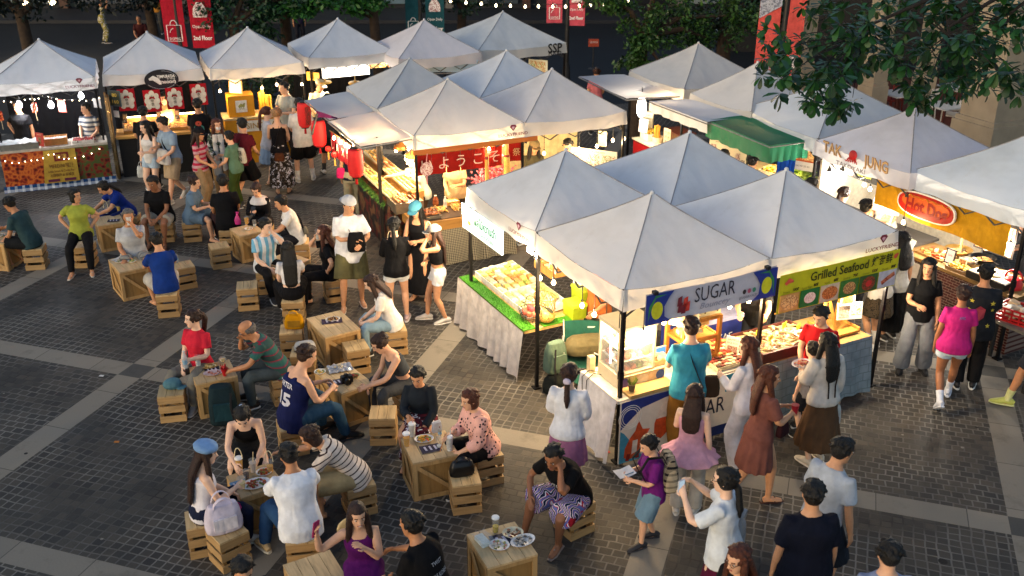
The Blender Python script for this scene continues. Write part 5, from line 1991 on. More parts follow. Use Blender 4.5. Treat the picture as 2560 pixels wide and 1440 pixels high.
# yellow seafood menu banner
t = SF.th("seafood_banner", "yellow seafood menu banner with six dish photographs under the tent edge", "banner", 2.0, 0)
b = MB()
X0, X1, Z0, Z1 = .10, 1.99, 1.47, 1.96
b.grid(lambda u, v: (X0 + (X1 - X0) * u, -.066 + .006 * math.sin(u * 11), Z0 + (Z1 - Z0) * v), 20, 3)
pn = b.obj("sheet", P("#b3b41c", .5, var=.08), t)
y_ = -.080
write(pn, "Grilled Seafood", .16, "#2e3a12", (1.02, y_, 1.855), (1, 0, 0), width=.92, bold=.003)
write(pn, "烤海鲜", .14, "#1e2410", (1.70, y_, 1.86), (1, 0, 0), width=.34, bold=.002)
dish = ["#b58a4c", "#1c6a34", "#c9b8a0", "#35702f", "#2a5526", "#a9aebb"]
fare = [("#c9924a", "#e2c08a", "#8a5426"), ("#d8c4bc", "#c9a8a4", "#e6dcd4"), ("#b5602c", "#d98c4c", "#8a3f1a"), ("#b8843c", "#d8b070", "#7a3a22"), ("#6a2a1c", "#9c4a2c", "#3a2a16"), ("#6a2a1c", "#8a3a22", "#b8785a")]
names_ = ["Prawn", "Squid Eggs", "Squid", "Scallop", "Oyster", "Mantis"]
for k in range(6):
 x = X0 + .02 + k * .312
 q = MB()
 q.box((x + .15, y_ + .002, 1.595), (.29, .006, .22))
 pp = q.obj("dish_print", P(dish[k], .5, var=.2), pn)
 if True:
  q = MB()
  if k == 5:
   q.limb([(x + .06, y_ - .004, 1.55), (x + .15, y_ - .004, 1.6), (x + .26, y_ - .004, 1.65)], [(.03, .003)] * 3, 8, 0, (0, 0, 1))
  else:
   disc(q, (x + .15, y_ - .004, 1.595), (.135, .09, .125, .10, .11)[k], (.095, .07, .085, .08, .095)[k], 18, 0)
   if k == 4:
    disc(q, (x + .15, y_ - .007, 1.595), .05, .042, 14, 1)
  q.obj("dish_shape", [foodprint(*fare[k], 22), P("#b8322a", .4)], pp, smooth=False)
 write(pn, names_[k], .04, "#5a5a18", (x + .09, y_, 1.735), (1, 0, 0))
 write(pn, ("100฿", "80฿", "60฿", "70฿", "120฿", "80฿")[k], .05, "#20240c", (x + .23, y_, 1.745), (1, 0, 0), bold=.002)
for k in (0, 1):
 q = MB()
 q.limb([(X0 + .08 + k * 1.72, y_, 1.84 + .02 * k), (X0 + .14 + k * 1.68, y_, 1.88), (X0 + .20 + k * 1.66, y_, 1.86 + .05 * k)], [(.02, .003), (.035, .003), (.012, .003)], 8, 0, (0, 0, 1))
 q.obj("prawn_emblem", P("#c0523c", .5), pn)
q = MB()
q.beam((X0, -.05, Z0), (X1, -.05, Z0), .014)
q.obj("bottom_rod", wood("#b98a3c"), t)
# ---- fruit counter (along the left side of the front block)
FF = Fr(FW(-.02, 4.2), 27.1 - 90)
t = FF.th("fruit_counter", "fruit counter draped in pale cloth with an artificial turf border", "counter", 0, 0)
b = MB()
b.box((1.0, .48, .71), (1.98, .96, .04))
b.obj("table_top", wood("#c3a064"), t)
b = MB()
drape(b, -.03, 2.02, .03, .735, -.04, 8, .034, flare=.07)
drape_y(b, -.04, .98, .03, .735, -.03, 4, .02, flare=.05)
b.obj("table_cloth", cloth("#cfc5bb"), t)
b = MB()
rt = random.Random(8)
b.box((1.0, .065, .742), (2.0, .19, .016))
b.box((1.93, .55, .742), (.15, .55, .016))
for k in range(2600):
 x, y = (rt.uniform(0, 2.0), rt.uniform(-.04, .16)) if k < 2200 else (rt.uniform(1.86, 2.0), rt.uniform(.27, .82))
 h = rt.uniform(.012, .026)
 b.add([(x - .004, y, .75), (x + .004, y, .75), (x + rt.uniform(-.008, .008), y + rt.uniform(-.01, .01), .75 + h)], [(0, 1, 2)])
b.obj("turf_border", leaf_mat("#2a6414", "#4a8c20", "turf"), t, smooth=False)
FRC = ["#d9c272", "#c9a85a", "#d3d0a8", "#a8b85a", "#c98a4a", "#e0d8b8"]
food_tray(FF, .50, .51, .745, .88, .62, "long white tray of cut fruit packs at the far end of the fruit counter", FRC, 54, .055, "#dcdad6", order=True, shape="pack", tilt=5, h=.09, hump=.03, seed=4)
food_tray(FF, 1.33, .51, .745, .70, .62, "white tray of pale melon packs next to the fruit basket", ["#d9d4a8", "#c9c98a", "#e0dcc8", "#b9c27a"], 40, .055, "#dcdad6", order=True, shape="pack", tilt=5, h=.09, hump=.03, seed=6)
food_tray(FF, .78, 1.12, .92, .5, .4, "raised orange crate of bagged fruit behind the fruit packs", ["#d9b44a", "#c98a3c", "#e0d6a8"], 30, .05, "#c98a4a", shape="pack", h=.1, seed=9)
t = FF.th("fruit_basket", "wire basket piled with apples and pomelos at the fruit counter corner", "basket", 1.74, .26, .752)
b = MB()
wr = []
for k in range(5):
 z = .01 + k * .035
 r_ = .15 + k * .012
 b.limb([(r_ * 1.15 * math.cos(a), r_ * math.sin(a), z) for a in [math.pi * 2 * i / 20 for i in range(21)]], [.004] * 21, 4)
for i in range(20):
 a = math.pi * 2 * i / 20
 b.tube([(.17 * math.cos(a), .15 * math.sin(a), .01), (.225 * math.cos(a + .15), .2 * math.sin(a + .15), .15)], .003, 4)
b.limb([(.22 * math.cos(a), 0, .15 + .16 * math.sin(a)) for a in [math.pi * k / 10 for k in range(11)]], [.005] * 11, 5)
b.obj("wire_frame", P("#3a2c22", .5, .4), t)
for k, (x, y, z, r_, c_) in enumerate(((-.09, -.08, .10, .045, "#b5553f"), (-.02, -.11, .10, .043, "#a8483c"), (.05, -.09, .10, .044, "#c0604a"), (-.06, -.02, .14, .046, "#b54a44"), (.02, -.03, .15, .042, "#9c4048"), (.10, -.03, .11, .045, "#c26a50"), (-.12, .03, .11, .044, "#b9583f"), (.0, .06, .12, .05, "#cfc38a"), (.09, .06, .12, .05, "#d0c890"))):
 q = MB()
 q.lathe([(r_ * .3, -r_ * .92), (r_ * .75, -r_ * .7), (r_, 0), (r_ * .8, r_ * .65), (r_ * .35, r_ * .85), (r_ * .1, r_ * .75)], 12, (x, y, z))
 q.obj("fruit", P(c_, .4, var=.25), t)
t = FF.th("netted_melon", "golden netted melon with a dark leaf beside the fruit basket", "melon", 1.92, .36, .752)
b = MB()
b.ball((0, 0, .095), (.105, .11, .095), 18, 12)
mm, tt = newmat("melon", .5)
vv = tt.node("ShaderNodeTexVoronoi", Scale=30)
vv.feature = "DISTANCE_TO_EDGE"
tt.l.new(tt.tc, vv.inputs["Vector"])
tt.base(tt.ramp(vv.outputs["Distance"], [(.03, hx("#6a4a1c")), (.08, hx("#c9a052"))]).outputs[0])
b.obj("rind", mm, t)
q = MB()
leaf(q, Vector((-.06, 0, .19)), Vector((1, .2, .1)), Vector((0, 0, 1)), .16, .07)
q.obj("leaf_blade", P("#2a2a1c", .5), t)
t = FF.th("wire_basket", "open bamboo lattice basket standing behind the melon", "basket", 1.62, .50, .80)
b = MB()
for i in range(18):
 a = math.pi * 2 * i / 18
 for s_ in (-1, 1):
  b.tube([(.17 * math.cos(a), .12 * math.sin(a), .02), (.19 * math.cos(a + s_ * .5), .14 * math.sin(a + s_ * .5), .18)], .004, 4)
for z, k in ((.02, .98), (.18, 1.06)):
 b.limb([(.178 * k * math.cos(a), .128 * k * math.sin(a), z) for a in [math.pi * 2 * i / 20 for i in range(21)]], [.007] * 21, 5)
b.obj("lattice", P("#8f6a34", .6), t)
for k, (x, y, lab) in enumerate(((1.90, .80, "lime green lidded tub in front at the fruit counter end"), (1.74, 1.02, "lime green lidded tub standing a step behind its twin"))):
 t = FF.th("lidded_tub", lab, "tub", x, y, .745 + .0 * k, 0, "lime green tubs")
 b = MB()
 b.box((0, 0, .085 + .06 * k), (.26, .2, .17 + .12 * k), taper=1.05)
 b.obj("tub", P("#7f921a", .4), t)
 b = MB()
 b.box((0, 0, .19 + .12 * k), (.29, .23, .04), taper=.95)
 b.obj("lid", P("#8c9c26", .35), t)
card(FF.w(.98, .98, 1.12), "white arched price board marked with a number behind the far fruit tray", .20, .24, "#e8e2d4", 27 + 270 - 55, 8, [("69.-", .22, .36, "#2a241c", .7)], art=[(0, -.25, .7, .3, "#d9a05a")])
card(FF.w(1.62, 1.0, 1.10), "white arched price board marked with a number by the hanging bulbs", .20, .26, "#efeae0", 27 + 270 - 55, 8, [("69", .2, .42, "#2a241c", .62), ("฿", -.2, .25, "#2a241c")])
card(FF.w(2.02, 1.25, 1.14), "picture board with tall juice glasses at the back of the fruit stall", .34, .42, "#d9d2c2", 27 + 270 - 60, 8, [], frame="#4a2a1c", art=[(-.2, 0, .25, .8, foodprint("#c8a83a", "#e2d29a", "#7a9a3a", 20)), (.15, 0, .35, .8, foodprint("#5a3a2a", "#d8d0c0", "#a8522c", 20))])
t = FF.th("fruit_lightbox", "lit white shop sign with green lettering hanging below the fruit tent", "sign", 0, 0)
b = MB()
b.box((.80, -.03, 1.76), (1.22, .03, .34))
pn = b.obj("panel", E((.80, .95, .88), .55), t)
write(pn, "ผลไม้หวานฉ่ำ", .16, "#1f8a5a", (.92, -.052, 1.80), (1, 0, 0), width=.66, bold=.003)
write(pn, "ปลอดสารพิษ", .10, "#3a9a78", (.98, -.052, 1.67), (1, 0, 0), width=.42)
q = MB()
leaf(q, Vector((.25, -.05, 1.86)), Vector((1, 0, -.35)), Vector((0, -1, 0)), .2, .12)
q.obj("leaf_emblem", P("#2c9a3a", .5), pn)
q = MB()
disc(q, (.43, -.052, 1.72), .05, .035, 14)
q.obj("fruit_emblem", P("#d8b04a", .5), pn, smooth=False)
t = FF.th("work_light", "bright white flood light under the outer corner of the fruit tent", "lamp", .14, .05, 1.86)
b = MB()
b.box((0, 0, 0), (.22, .05, .07))
b.obj("housing", P("#2a2a2c", .4), t)
b = MB()
b.box((0, -.028, -.005), (.20, .006, .06))
b.obj("lens", E(COOL, 22), t)
lamp_light(t, (0, -.10, -.06), 36, (1.0, .78, .5), .05)
t = FF.th("work_light", "bright white flood light at the pole between the fruit and dessert tents", "lamp", 1.98, .10, 1.84)
b = MB()
b.box((0, 0, 0), (.16, .05, .07))
b.obj("housing", P("#2a2a2c", .4), t)
b = MB()
b.box((0, -.028, -.005), (.14, .006, .06))
b.obj("lens", E(COOL, 22), t)
lamp_light(t, (0, -.10, -.06), 26, (1.0, .78, .5), .05)
# folding camp chairs and luggage between the counters
def camp_chair(p, yaw, label, c="#17453c"):
 t = thing("camp_chair", label, "chair", p, R(yaw), "folding camp chairs behind the dessert stall")
 b = MB()
 b.grid(lambda u, v: ((u - .5) * .5, (v - .5) * .42, .40 - .05 * math.sin(math.pi * u)), 8, 6)
 b.obj("seat", cloth(c), t)
 b = MB()
 b.grid(lambda u, v: ((u - .5) * .54, -.22 - .05 * math.sin(math.pi * u) - .1 * v, .50 + .26 * v), 8, 4)
 bk = b.obj("backrest", cloth(c), t)
 b = MB()
 b.box((-.1, -.325, .68), (.10, .004, .02))
 b.obj("label_patch", P("#c9c9c4", .5), bk)
 for s_ in (-1, 1):
  q = MB()
  q.tube([(s_ * .25, .21, .0), (s_ * .25, -.21, .42), (s_ * .27, -.33, .78)], .011)
  q.tube([(s_ * .25, -.21, .0), (s_ * .25, .21, .42)], .011)
  q.tube([(s_ * .25, .21, .42), (s_ * .26, .21, .56), (s_ * .27, -.25, .58)], .011)
  q.obj("frame_side", P("#b9b9b4" if s_ > 0 else "#1a1a1a", .4, .4), t)
 q = MB()
 q.tube([(-.25, .21, .02), (.25, .21, .41)], .009)
 q.tube([(.25, -.21, .02), (-.25, -.21, .41)], .009)
 q.obj("cross_brace", P("#1c1c1c", .4, .4), t)
camp_chair(FW(.42, 1.30), 27 - 90 + 100, "green folding camp chair with pale arm by the white side cloth")
camp_chair(FW(.62, 1.78), 27 + 150, "green folding camp chair heaped with olive jackets")
blob_bag("backpack", "sage green backpack with hanging straps beside the dark tent pole", tuple(FW(.22, 1.82, .28)), (.30, .22, .42), "#53675a", 30, strap=[(-.1, -.16, .4), (-.13, -.2, .2), (-.1, -.18, -.1), (-.08, -.17, -.22)], flap="#54685a")
t = FW(.2, 1.85)
blob_bag("jacket_roll", "olive jacket bundle lying over the second camp chair", tuple(FW(.70, 1.80, .46)), (.62, .34, .22), "#57513a", 10, cat="jacket")
blob_bag("rubbish_bag", "glossy black bag on the paving beneath the green backpack", tuple(FW(.28, 1.50, 0)), (.34, .28, .2), "#121212", 0, cat="bag", pat="shine")
blob_bag("crate_bag", "dark bundle of bags under the sage backpack", tuple(FW(.25, 1.78, 0)), (.4, .3, .26), "#1d211f", 40, cat="bag")
# ================================================================ middle block
SM = Fr(MO, 24.4)
t = SM.th("grill_counter", "grill counter with a wooden front rail over checked cloth", "counter", 0, 0)
b = MB()
b.box((.72, -.10, .73), (1.80, .72, .16))
b.obj("grill_box", wood("#c08a44", .8, 0), t)
b = MB()
b.box((.72, -.10, .815), (1.66, .58, .012))
b.obj("grill_plate", P("#3a2a20", .6, var=.4, ns=20), t)
b = MB()
drape(b, -.17, 1.62, .03, .65, -.455, 6, .015, flare=.03)
drape_y(b, -.45, .25, .03, .65, 1.62, 3, .015, flare=.03, sgn=1)
mc, tt = newmat("checked_cloth", .8)
x_, y_2, z_ = tt.sep()
ga = tt.math("GREATER_THAN", tt.math("SINE", tt.math("MULTIPLY", tt.math("ADD", x_, tt.math("MULTIPLY", y_2, .98)), 210)), 0)
gb = tt.math("GREATER_THAN", tt.math("SINE", tt.math("MULTIPLY", z_, 210)), 0)
tt.base(tt.mix(tt.math("MULTIPLY", tt.math("ADD", ga, gb), .5), hx("#b3a78c"), hx("#2a261e")))
b.obj("table_cloth", mc, t)
SKW = ["#c9923c", "#d8ac5c", "#a86a28", "#e0c48a"]
for k in range(5):
 x = .42 + k * .27
 t = SM.th("skewer_pile", "%s heap of golden meat skewers from the pole on the grill" % ORD[k], "skewers", x, -.02 + .04 * (k % 2), .83, 0, "golden skewer heaps on the grill")
 b = MB()
 for _ in range(16):
  a = rr.uniform(-.6, .6)
  p = Vector((rr.uniform(-.08, .08), rr.uniform(-.09, .09), rr.uniform(.0, .05)))
  dv = Vector((math.sin(a), math.cos(a), .15))
  b.beam(p - dv * .08, p + dv * .09, .005, .005, 3)
  for q in range(3):
   b.ball(p + dv * (.02 * q - .03), .018, 6, 4, rr.randrange(3))
 b.obj("food", [P(c_, .45, var=.3) for c_ in SKW], t)
bottle(tuple(SM.w(.42, .22, .83)), "brown sauce jar with white lid on the grill counter", .2, .05, "#7a3f1c", "#d9cdb8", "#8a4a22")
bottle(tuple(SM.w(.55, .10, .83)), "white squeeze bottle with a printed label by the sauce jar", .2, .03, "#d9d4c8", "#c9c4b8", "#b9b4ac")
food_tray(SM, .72, .22, .83, .22, .18, "small basket heaped with chopped cabbage by the sauces", ["#d9d2a0", "#c9c07a", "#e0dcc0"], 60, .02, "#a8763a", h=.06)
food_tray(SM, .10, -.12, .825, .42, .46, "dark pan of grilled skewers at the grill counter corner", ["#7a3a1c", "#9c5a2a", "#c98a44"], 26, .03, "#5a5248", shape="skewer", h=.03)
# long skewer display running back on the left
t = SM.th("skewer_counter", "long skewer display counter with graffiti side running away from the grill", "counter", -.32, .35)
b = MB()
b.box((.30, 1.55, .42), (.62, 2.9, .84))
mg, tt = newmat("graffiti", .6)
n1 = tt.noise(5, 4, .6)
n2 = tt.node("ShaderNodeTexWave", Scale=3, Distortion=9, Detail=2)
tt.l.new(tt.tc, n2.inputs["Vector"])
tt.base(tt.mix(tt.math("GREATER_THAN", n1.outputs[0], .56), tt.ramp(n2.outputs[1], [(.2, hx("#1c1613")), (.6, hx("#3a2a1e")), (.9, hx("#6a4a2c"))]).outputs[0], hx("#5a1c16")))
b.obj("cabinet", mg, t)
b = MB()
b.box((.36, 1.55, .90), (.5, 2.86, .10))
b.box((.52, 1.55, 1.0), (.22, 2.86, .10))
b.obj("step_shelf", wood("#b9904c", .8, 1), t)
b = MB()
for k in range(700):
 y = rr.uniform(.3, 2.9)
 p = Vector((rr.uniform(-.03, .02), y, .86))
 leaf(b, p, Vector((-.6, rr.uniform(-.6, .6), rr.uniform(-1, .2))), Vector((0, 0, 1)), rr.uniform(.07, .13), .02)
b.obj("leaf_garland", leaf_mat("#2a5a1e", "#5a8a34", "garland"), t, smooth=False)
for i in range(6):
 food_tray(SM, -.18, .75 + i * .44, .952, .24, .40, "%s lower tray of pale skewers counted from the steel grill" % ORD[i], [["#d9c47a", "#c9b25a", "#8a9a3a"], ["#e0cf96", "#c9a24a", "#b5522c"], ["#d0b86a", "#a8b04a", "#d9cfa0"]][i % 3], 16, .028, "#d8cfa8", shape="skewer", order=True, h=.03, seed=i, rz=90 if False else 0)
 food_tray(SM, .16, .75 + i * .44, 1.052, .26, .40, "%s upper tray of grilled skewers counted from the steel grill" % ORD[i], [["#b5713a", "#8a4422", "#d9b06a"], ["#d9b45c", "#c98a3c", "#7a2a1a"], ["#c9a04a", "#d8c07a", "#a05a2a"]][i % 3], 18, .028, "#cfc4a0", shape="skewer", order=True, h=.03, seed=i + 9)
t = SM.th("warming_box", "stainless steel warming box with a rack of browned skewers on top", "warmer", -.06, .42, .80)
b = MB()
b.box((0, 0, .09), (.5, .5, .18))
b.obj("casing", P("#8f8574", .3, .7), t)
b = MB()
for _ in range(34):
 p = Vector((rr.uniform(-.2, .2), rr.uniform(-.18, .18), .205))
 b.beam(p - Vector((0, .1, 0)), p + Vector((0, .1, 0)), .005, .005, 2)
 for q in range(4):
  b.ball(p + Vector((0, .035 * q - .06, .0)), .019, 6, 4, rr.randrange(2))
b.obj("food", [P("#8a3f20", .4, var=.3), P("#c98f4c", .4, var=.3), P("#d8c28a", .5)], t)
for s_ in (-1, 1):
 t2 = SM.th("heat_lamp", "round brass heat lamp %s over the skewer display" % ("nearest the pole" if s_ < 0 else "farther back"), "lamp", .25 , 1.15 + s_ * .3, 1.55)
 b = MB()
 b.lathe([(.13, 0), (.14, .015), (.13, .06), (.05, .09), (.03, .12)], 18)
 b.obj("shade", P("#b0793a", .35, .5), t2)
 b = MB()
 b.tube([(0, 0, .12), (0, 0, .6)], .007)
 b.obj("cord", P("#1a1a1a", .5), t2)
 lamp_light(t2, (0, 0, -.05), 9)
card(SM.w(.18, .85, 1.28), "small white price card with number by the heat lamps", .16, .12, "#e2d8bc", 24 + 180, 10, [("12฿", 0, .6, "#3a2c18")])
# red curtains
def noren(fr, x0, x1, z0, z1, y, label, chars, c="#86150f", panels=5, cc="#d8b8a4", ax="x", bar=True, size=.2):
 t = fr.th("red_curtain", label, "curtain", 0, 0)
 b = MB()
 wp = (x1 - x0) / panels
 for k in range(panels):
  a, e = x0 + k * wp + .004, x0 + (k + 1) * wp - .004
  b.grid(lambda u, v: (a + (e - a) * u, y + .02 * v * math.sin(u * 5 + k * 2), z1 + (z0 - z1) * v), 5, 5)
 sh = b.obj("cloth_panel", cloth(c), t)
 for k, ch in enumerate(chars):
  if ch != " ":
   write(sh, ch, size, cc, (x0 + (k + .5) * (x1 - x0) / len(chars), y - .03, (z0 + z1) / 2 - .01), (1, 0, 0), bold=.0)
 if bar:
  q = MB()
  q.tube([(x0 - .03, y, z1), (x1 + .03, y, z1)], .012)
  q.obj("rod", wood("#8a5a2c"), t)
 return t
noren(SM, .06, 1.60, 1.46, 1.82, .06, "wide red curtain with large white welcome characters over the grill", "いようこそ", panels=6, size=.24)
noren(SM, 1.72, 2.0, 1.5, 1.84, .07, "narrow red curtain piece beside the hanging woven tassel", "祭", panels=1, cc="#c9a06a", size=.15)
t = SM.th("wooden_pelmet", "orange lit wooden rail running above the wide red curtain", "rail", 1.1, -.02, 1.89)
b = MB()
b.box((0, 0, 0), (2.25, .03, .075))
b.obj("board", wood("#b8682c", .8, 0), t)
# left curtain along the lantern awning
a0, a1 = MW(-.85, 2.15), MW(-.76, .62)
LN = Fr(a0, math.degrees(math.atan2(a1.y - a0.y, a1.x - a0.x)))
noren(LN, .05, 1.48, 1.42, 1.84, 0, "deep red curtain with thin pale characters hanging from the lantern awning", "しAX串 ", c="#7d1420", panels=6, size=.2)
def lantern(p, label, h=.5, r=.135, words=None):
 t = thing("paper_lantern", label, "lantern", p, R(20), "red paper lanterns")
 b = MB()
 prof = [(r * .55, 0), (r * .8, .03)]
 n = 13
 for k in range(n):
  z = .04 + (h - .08) * k / (n - 1)
  e = 1 - ((z - h / 2) / (h / 2)) ** 4 * .25
  prof += [(r * e, z), (r * e * .975, z + (h - .08) / (n - 1) * .5)]
 prof += [(r * .8, h - .02), (r * .5, h)]
 b.lathe(prof, 20)
 m = P("#c4161c", .6, var=.08)
 sh = b.obj("shade", m, t)
 for z in (-.015, h - .01):
  q = MB()
  q.lathe([(r * .55, z), (r * .58, z + .015), (r * .5, z + .03)], 16)
  q.obj("end_cap", P("#141212", .5), t)
 q = MB()
 q.tube([(0, 0, h), (0, 0, h + .12)], .006, 5)
 q.obj("cord", P("#141414", .6), t)
 q = MB()
 q.limb([(0, 0, -.01), (0, 0, -.05), (0, 0, -.13)], [.012, .02, .024], 8)
 q.obj("tassel", cloth("#a01820"), t)
 if words:
  for k, ch in enumerate(words):
   write(sh, ch, .13, "#17110f", (r * .35, -r * 1.03, h * .72 - k * .12), (1, .35, 0))
 return t
lantern(at(763, 318, 1.42), "red paper lantern with black characters hanging farthest back", words="居酒屋")
lantern(at(800, 366, 1.40), "plain red paper lantern in the middle, by the purple flag")
lantern(at(891, 442, 1.36), "plain red paper lantern nearest the grill counter")
for k, (px, py) in enumerate(((836, 387), (820, 372))):
 t = thing("small_lantern", ("tiny red lantern with a gold tail on the deep red curtain", "tiny red lantern half behind the plain middle lantern")[k], "lantern", at(px, py, 1.5), 0, "tiny red lanterns")
 b = MB()
 b.lathe([(.02, -.05), (.05, -.03), (.055, 0), (.05, .03), (.02, .05)], 12)
 b.obj("shade", P("#c8201c", .5), t)
 b = MB()
 b.limb([(0, 0, -.05), (0, 0, -.12), (0, 0, -.2)], [.008, .014, .016], 6)
 b.obj("tassel", P("#c08a3a", .6), t)
t = thing("purple_flag", "purple triangular flag with a white squiggle poking above the lantern awning", "flag", at(800, 300, 2.05), R(20))
b = MB()
b.grid(lambda u, v: (-.05 + .36 * u, .02 * math.sin(u * 6), .05 + .02 * v + (.10 - .10 * u) * v - .05 * u), 8, 4)
b.obj("cloth_panel", cloth("#4a1440"), t)
b = MB()
b.tube([(-.16, 0, -.25), (-.04, 0, .12)], .02)
b.obj("pole", P("#16161a", .5), t)
# poles, brace and tassels
t = SM.th("awning_post", "dark awning post standing behind the skewer display", "post", -.38, .78)
b = MB()
b.box((0, 0, 1.0), (.05, .05, 2.0))
b.obj("post", P("#1a1614", .5), t)
b = MB()
b.box((0, 0, .02), (.14, .14, .04))
b.obj("foot_plate", P("#1a1614", .5), t)
for k, x in enumerate((1.28, 1.66)):
 t = SM.th("woven_tassel", ("thin woven straw tassel hanging in the wide red curtain", "thick woven straw tassel hanging by the pink blossoms")[k], "tassel", x, .0, 1.0, 0, "woven straw tassels")
 b = MB()
 b.limb([(0, 0, .85), (0, 0, .6), (.01, 0, .3), (0, 0, 0)], [.012, .03 + .02 * k, .035 + .03 * k, .04 + .03 * k], 10)
 b.obj("straw_bundle", P("#c9a04e", .7, var=.3, ns=60, bump=.8, bs=90), t)
 b = MB()
 b.lathe([(.03 + .02 * k, .62), (.034 + .02 * k, .65), (.02, .68)], 10)
 b.obj("tie", P("#8a2a20", .6), t)
t = SM.th("blossom_tree", "bunch of pink artificial blossoms beside the straw tassel", "flowers", 1.55, .28, .75)
b = MB()
for k in range(900):
 c_ = Vector((rr.gauss(0, .17), rr.gauss(0, .1), .35 + rr.gauss(0, .16)))
 n_ = Vector((rr.gauss(0, 1), rr.gauss(0, 1), rr.gauss(0, 1))).normalized()
 leaf(b, c_, n_, n_.orthogonal(), .05, .045)
b.obj("blossom", leaf_mat("#b8485c", "#e08a94", "blossom"), t, smooth=False)
b = MB()
for k in range(7):
 b.tube([(0, 0, -.7), (rr.uniform(-.04, .04), 0, 0), (rr.uniform(-.2, .2), rr.uniform(-.1, .1), .4)], .01, 5)
b.obj("branch", P("#3a2a1c", .8), t)
t = SM.th("round_fan_sign", "pale round fan with red swirls hung at the grill corner post", "fan", .16, -.12, 1.52)
b = MB()
disc(b, (0, 0, .1), .11, .12, 20, 0)
disc(b, (0, .008, .1), .11, .12, 20, 0)
b.obj("paper_disc", foodprint("#c9a8a0", "#8a3a44", "#d8c8c0", 18), t, smooth=False)
b = MB()
b.tube([(0, .004, -.02), (0, .004, -.16)], .012)
b.tube([(0, .004, .22), (.02, .004, .36)], .006)
b.obj("handle", P("#c98a8a", .5), t)
# ---- picture menu stall (right of the curtain)
t = SM.th("curtain", "cream curtain closing the back of the picture menu stall", "curtain", 0, 0)
b = MB()
drape(b, 2.05, 3.95, .1, 2.0, 1.75, 8, .03, flare=0)
b.obj("cloth_panel", cloth("#d2c294"), t)
t = SM.th("menu_counter", "plain wooden counter of the picture menu stall", "counter", 3.0, .22)
b = MB()
b.box((0, 0, .88), (1.85, .55, .05))
b.obj("table_top", wood("#a8824a", .8, 0), t)
b = MB()
b.box((0, -.02, .43), (1.8, .45, .85))
b.obj("cabinet", P("#6a5a3c", .7), t)
card(SM.w(3.36, .05, 1.34), "picture menu board with two round dishes hanging under the tent", .92, .40, "#c9bfae", 24 + 180, 0, [("THAI FOOD", .38, .12, "#6a4a2a", .5)], art=[(-.33, -.06, .26, .7, foodprint("#b55a44", "#e0d2c0", "#8a3a3c", 14)), (.0, -.06, .30, .72, foodprint("#8a5a3a", "#d9cfc0", "#3a2a24", 14)), (.33, -.06, .28, .72, foodprint("#7a4a34", "#cfc4b4", "#4a5a2a", 14))], name="menu_board", cat="menu")
card(SM.w(3.75, .4, 1.6), "small cream notice under the last corner of the picture menu tent", .16, .28, "#d9cfae", 24 + 180, 0, [("MENU", .3, .12, "#4a3a22")], name="notice_card")
# ================================================================ left row
S1 = Fr((-10.32, 19.62), 22)
t = S1.th("print_counter", "skewer counter fronted with red food prints and a yellow banner", "counter", 0, 0)
b = MB()
b.box((1.02, .30, .82), (2.04, .58, .05))
b.obj("table_top", P("#b9b0a0", .5), t)
for x0, x1, mt in ((.0, .80, foodprint("#3a0f0a", "#8a2a16", "#c46a2a", 7)), (1.35, 2.04, foodprint("#2a0d0c", "#7a2418", "#3a5a2a", 6))):
 q = MB()
 q.box(((x0 + x1) / 2, -.01, .44), (x1 - x0, .02, .72))
 q.obj("food_poster", mt, t)
q = MB()
q.add([(.80, -.03, .80), (.72, -.075, .12), (1.40, -.075, .12), (1.40, -.03, .80)], [(0, 1, 2, 3)])
pn = q.obj("yellow_banner", P("#a88a30", .6), t)
q = MB()
q.slab([(.98, -.05, .56), (1.26, -.05, .56), (1.26, -.042, .74), (.98, -.042, .74)], .004)
q.obj("stamp_emblem", P("#6a1c18", .6), pn)
write(pn, "美津", .11, "#c9a84a", (1.12, -.058, .65), (1, 0, 0))
write(pn, "MEEDIN/蜜汁", .11, "#4a1a14", (1.10, -.066, .46), (1, 0, .0), width=.46)
write(pn, "Little Snack & Candy Bar", .07, "#5a2a1a", (1.08, -.074, .36), (1, 0, 0), width=.5)
write(pn, "冰糖葫芦 & 麻辣烫", .08, "#4a1a14", (1.08, -.078, .27), (1, 0, 0), width=.46)
q = MB()
for x in (.91, 1.22):
 q.box((x, -.078, .17), (.22, .008, .055))
q.obj("stamp_emblem", P("#5a1c3c", .6), pn)
b = MB()
drape(b, -.05, 2.1, .0, .12, -.02, 12, .015, flare=.06)
b.obj("floor_cloth", cloth("#1c3f6e", "plaid", "#b9c2cc", .5), t)
t = S1.th("covered_tray", "long food tray under clear plastic film on the print counter", "tray", .38, .22, .846)
b = MB()
b.box((0, 0, .06), (.72, .36, .12))
b.obj("tray_box", P("#8a8a84", .3, .4), t)
b = MB()
b.grid(lambda u, v: ((u - .5) * .74, (v - .5) * .38, .13 + .03 * noise.noise(Vector((u * 7, v * 5, 1)))), 24, 14)
b.obj("plastic_film", P("#b5b8b6", .12, var=.1, ns=9, bump=1, bs=12, spec=.8), t)
food_tray(S1, 1.06, .30, .846, .44, .30, "wooden box with rows of bagged white sweets on the print counter", ["#d9cfc8", "#c9b0a8", "#e0dcd4"], 40, .03, "#a8743c", shape="pack", order=True, h=.13)
food_tray(S1, 1.58, .25, .846, .42, .34, "tray of glossy red candied fruit at the end of the print counter", ["#8a1a16", "#b5342a", "#5a0f10", "#d9c9b8"], 40, .03, "#c9c2b8", shape="skewer", h=.05)
card(S1.w(.78, .05, 1.02), "red upright card with a brown sweet print on the counter", .20, .27, "#a01c1c", 22 + 180, 6, [("SWEET", .36, .13, "#d9a88a", .6)], art=[(0, -.08, .35, .5, foodprint("#5a3a22", "#8a5a34", "#3a2416", 20))])
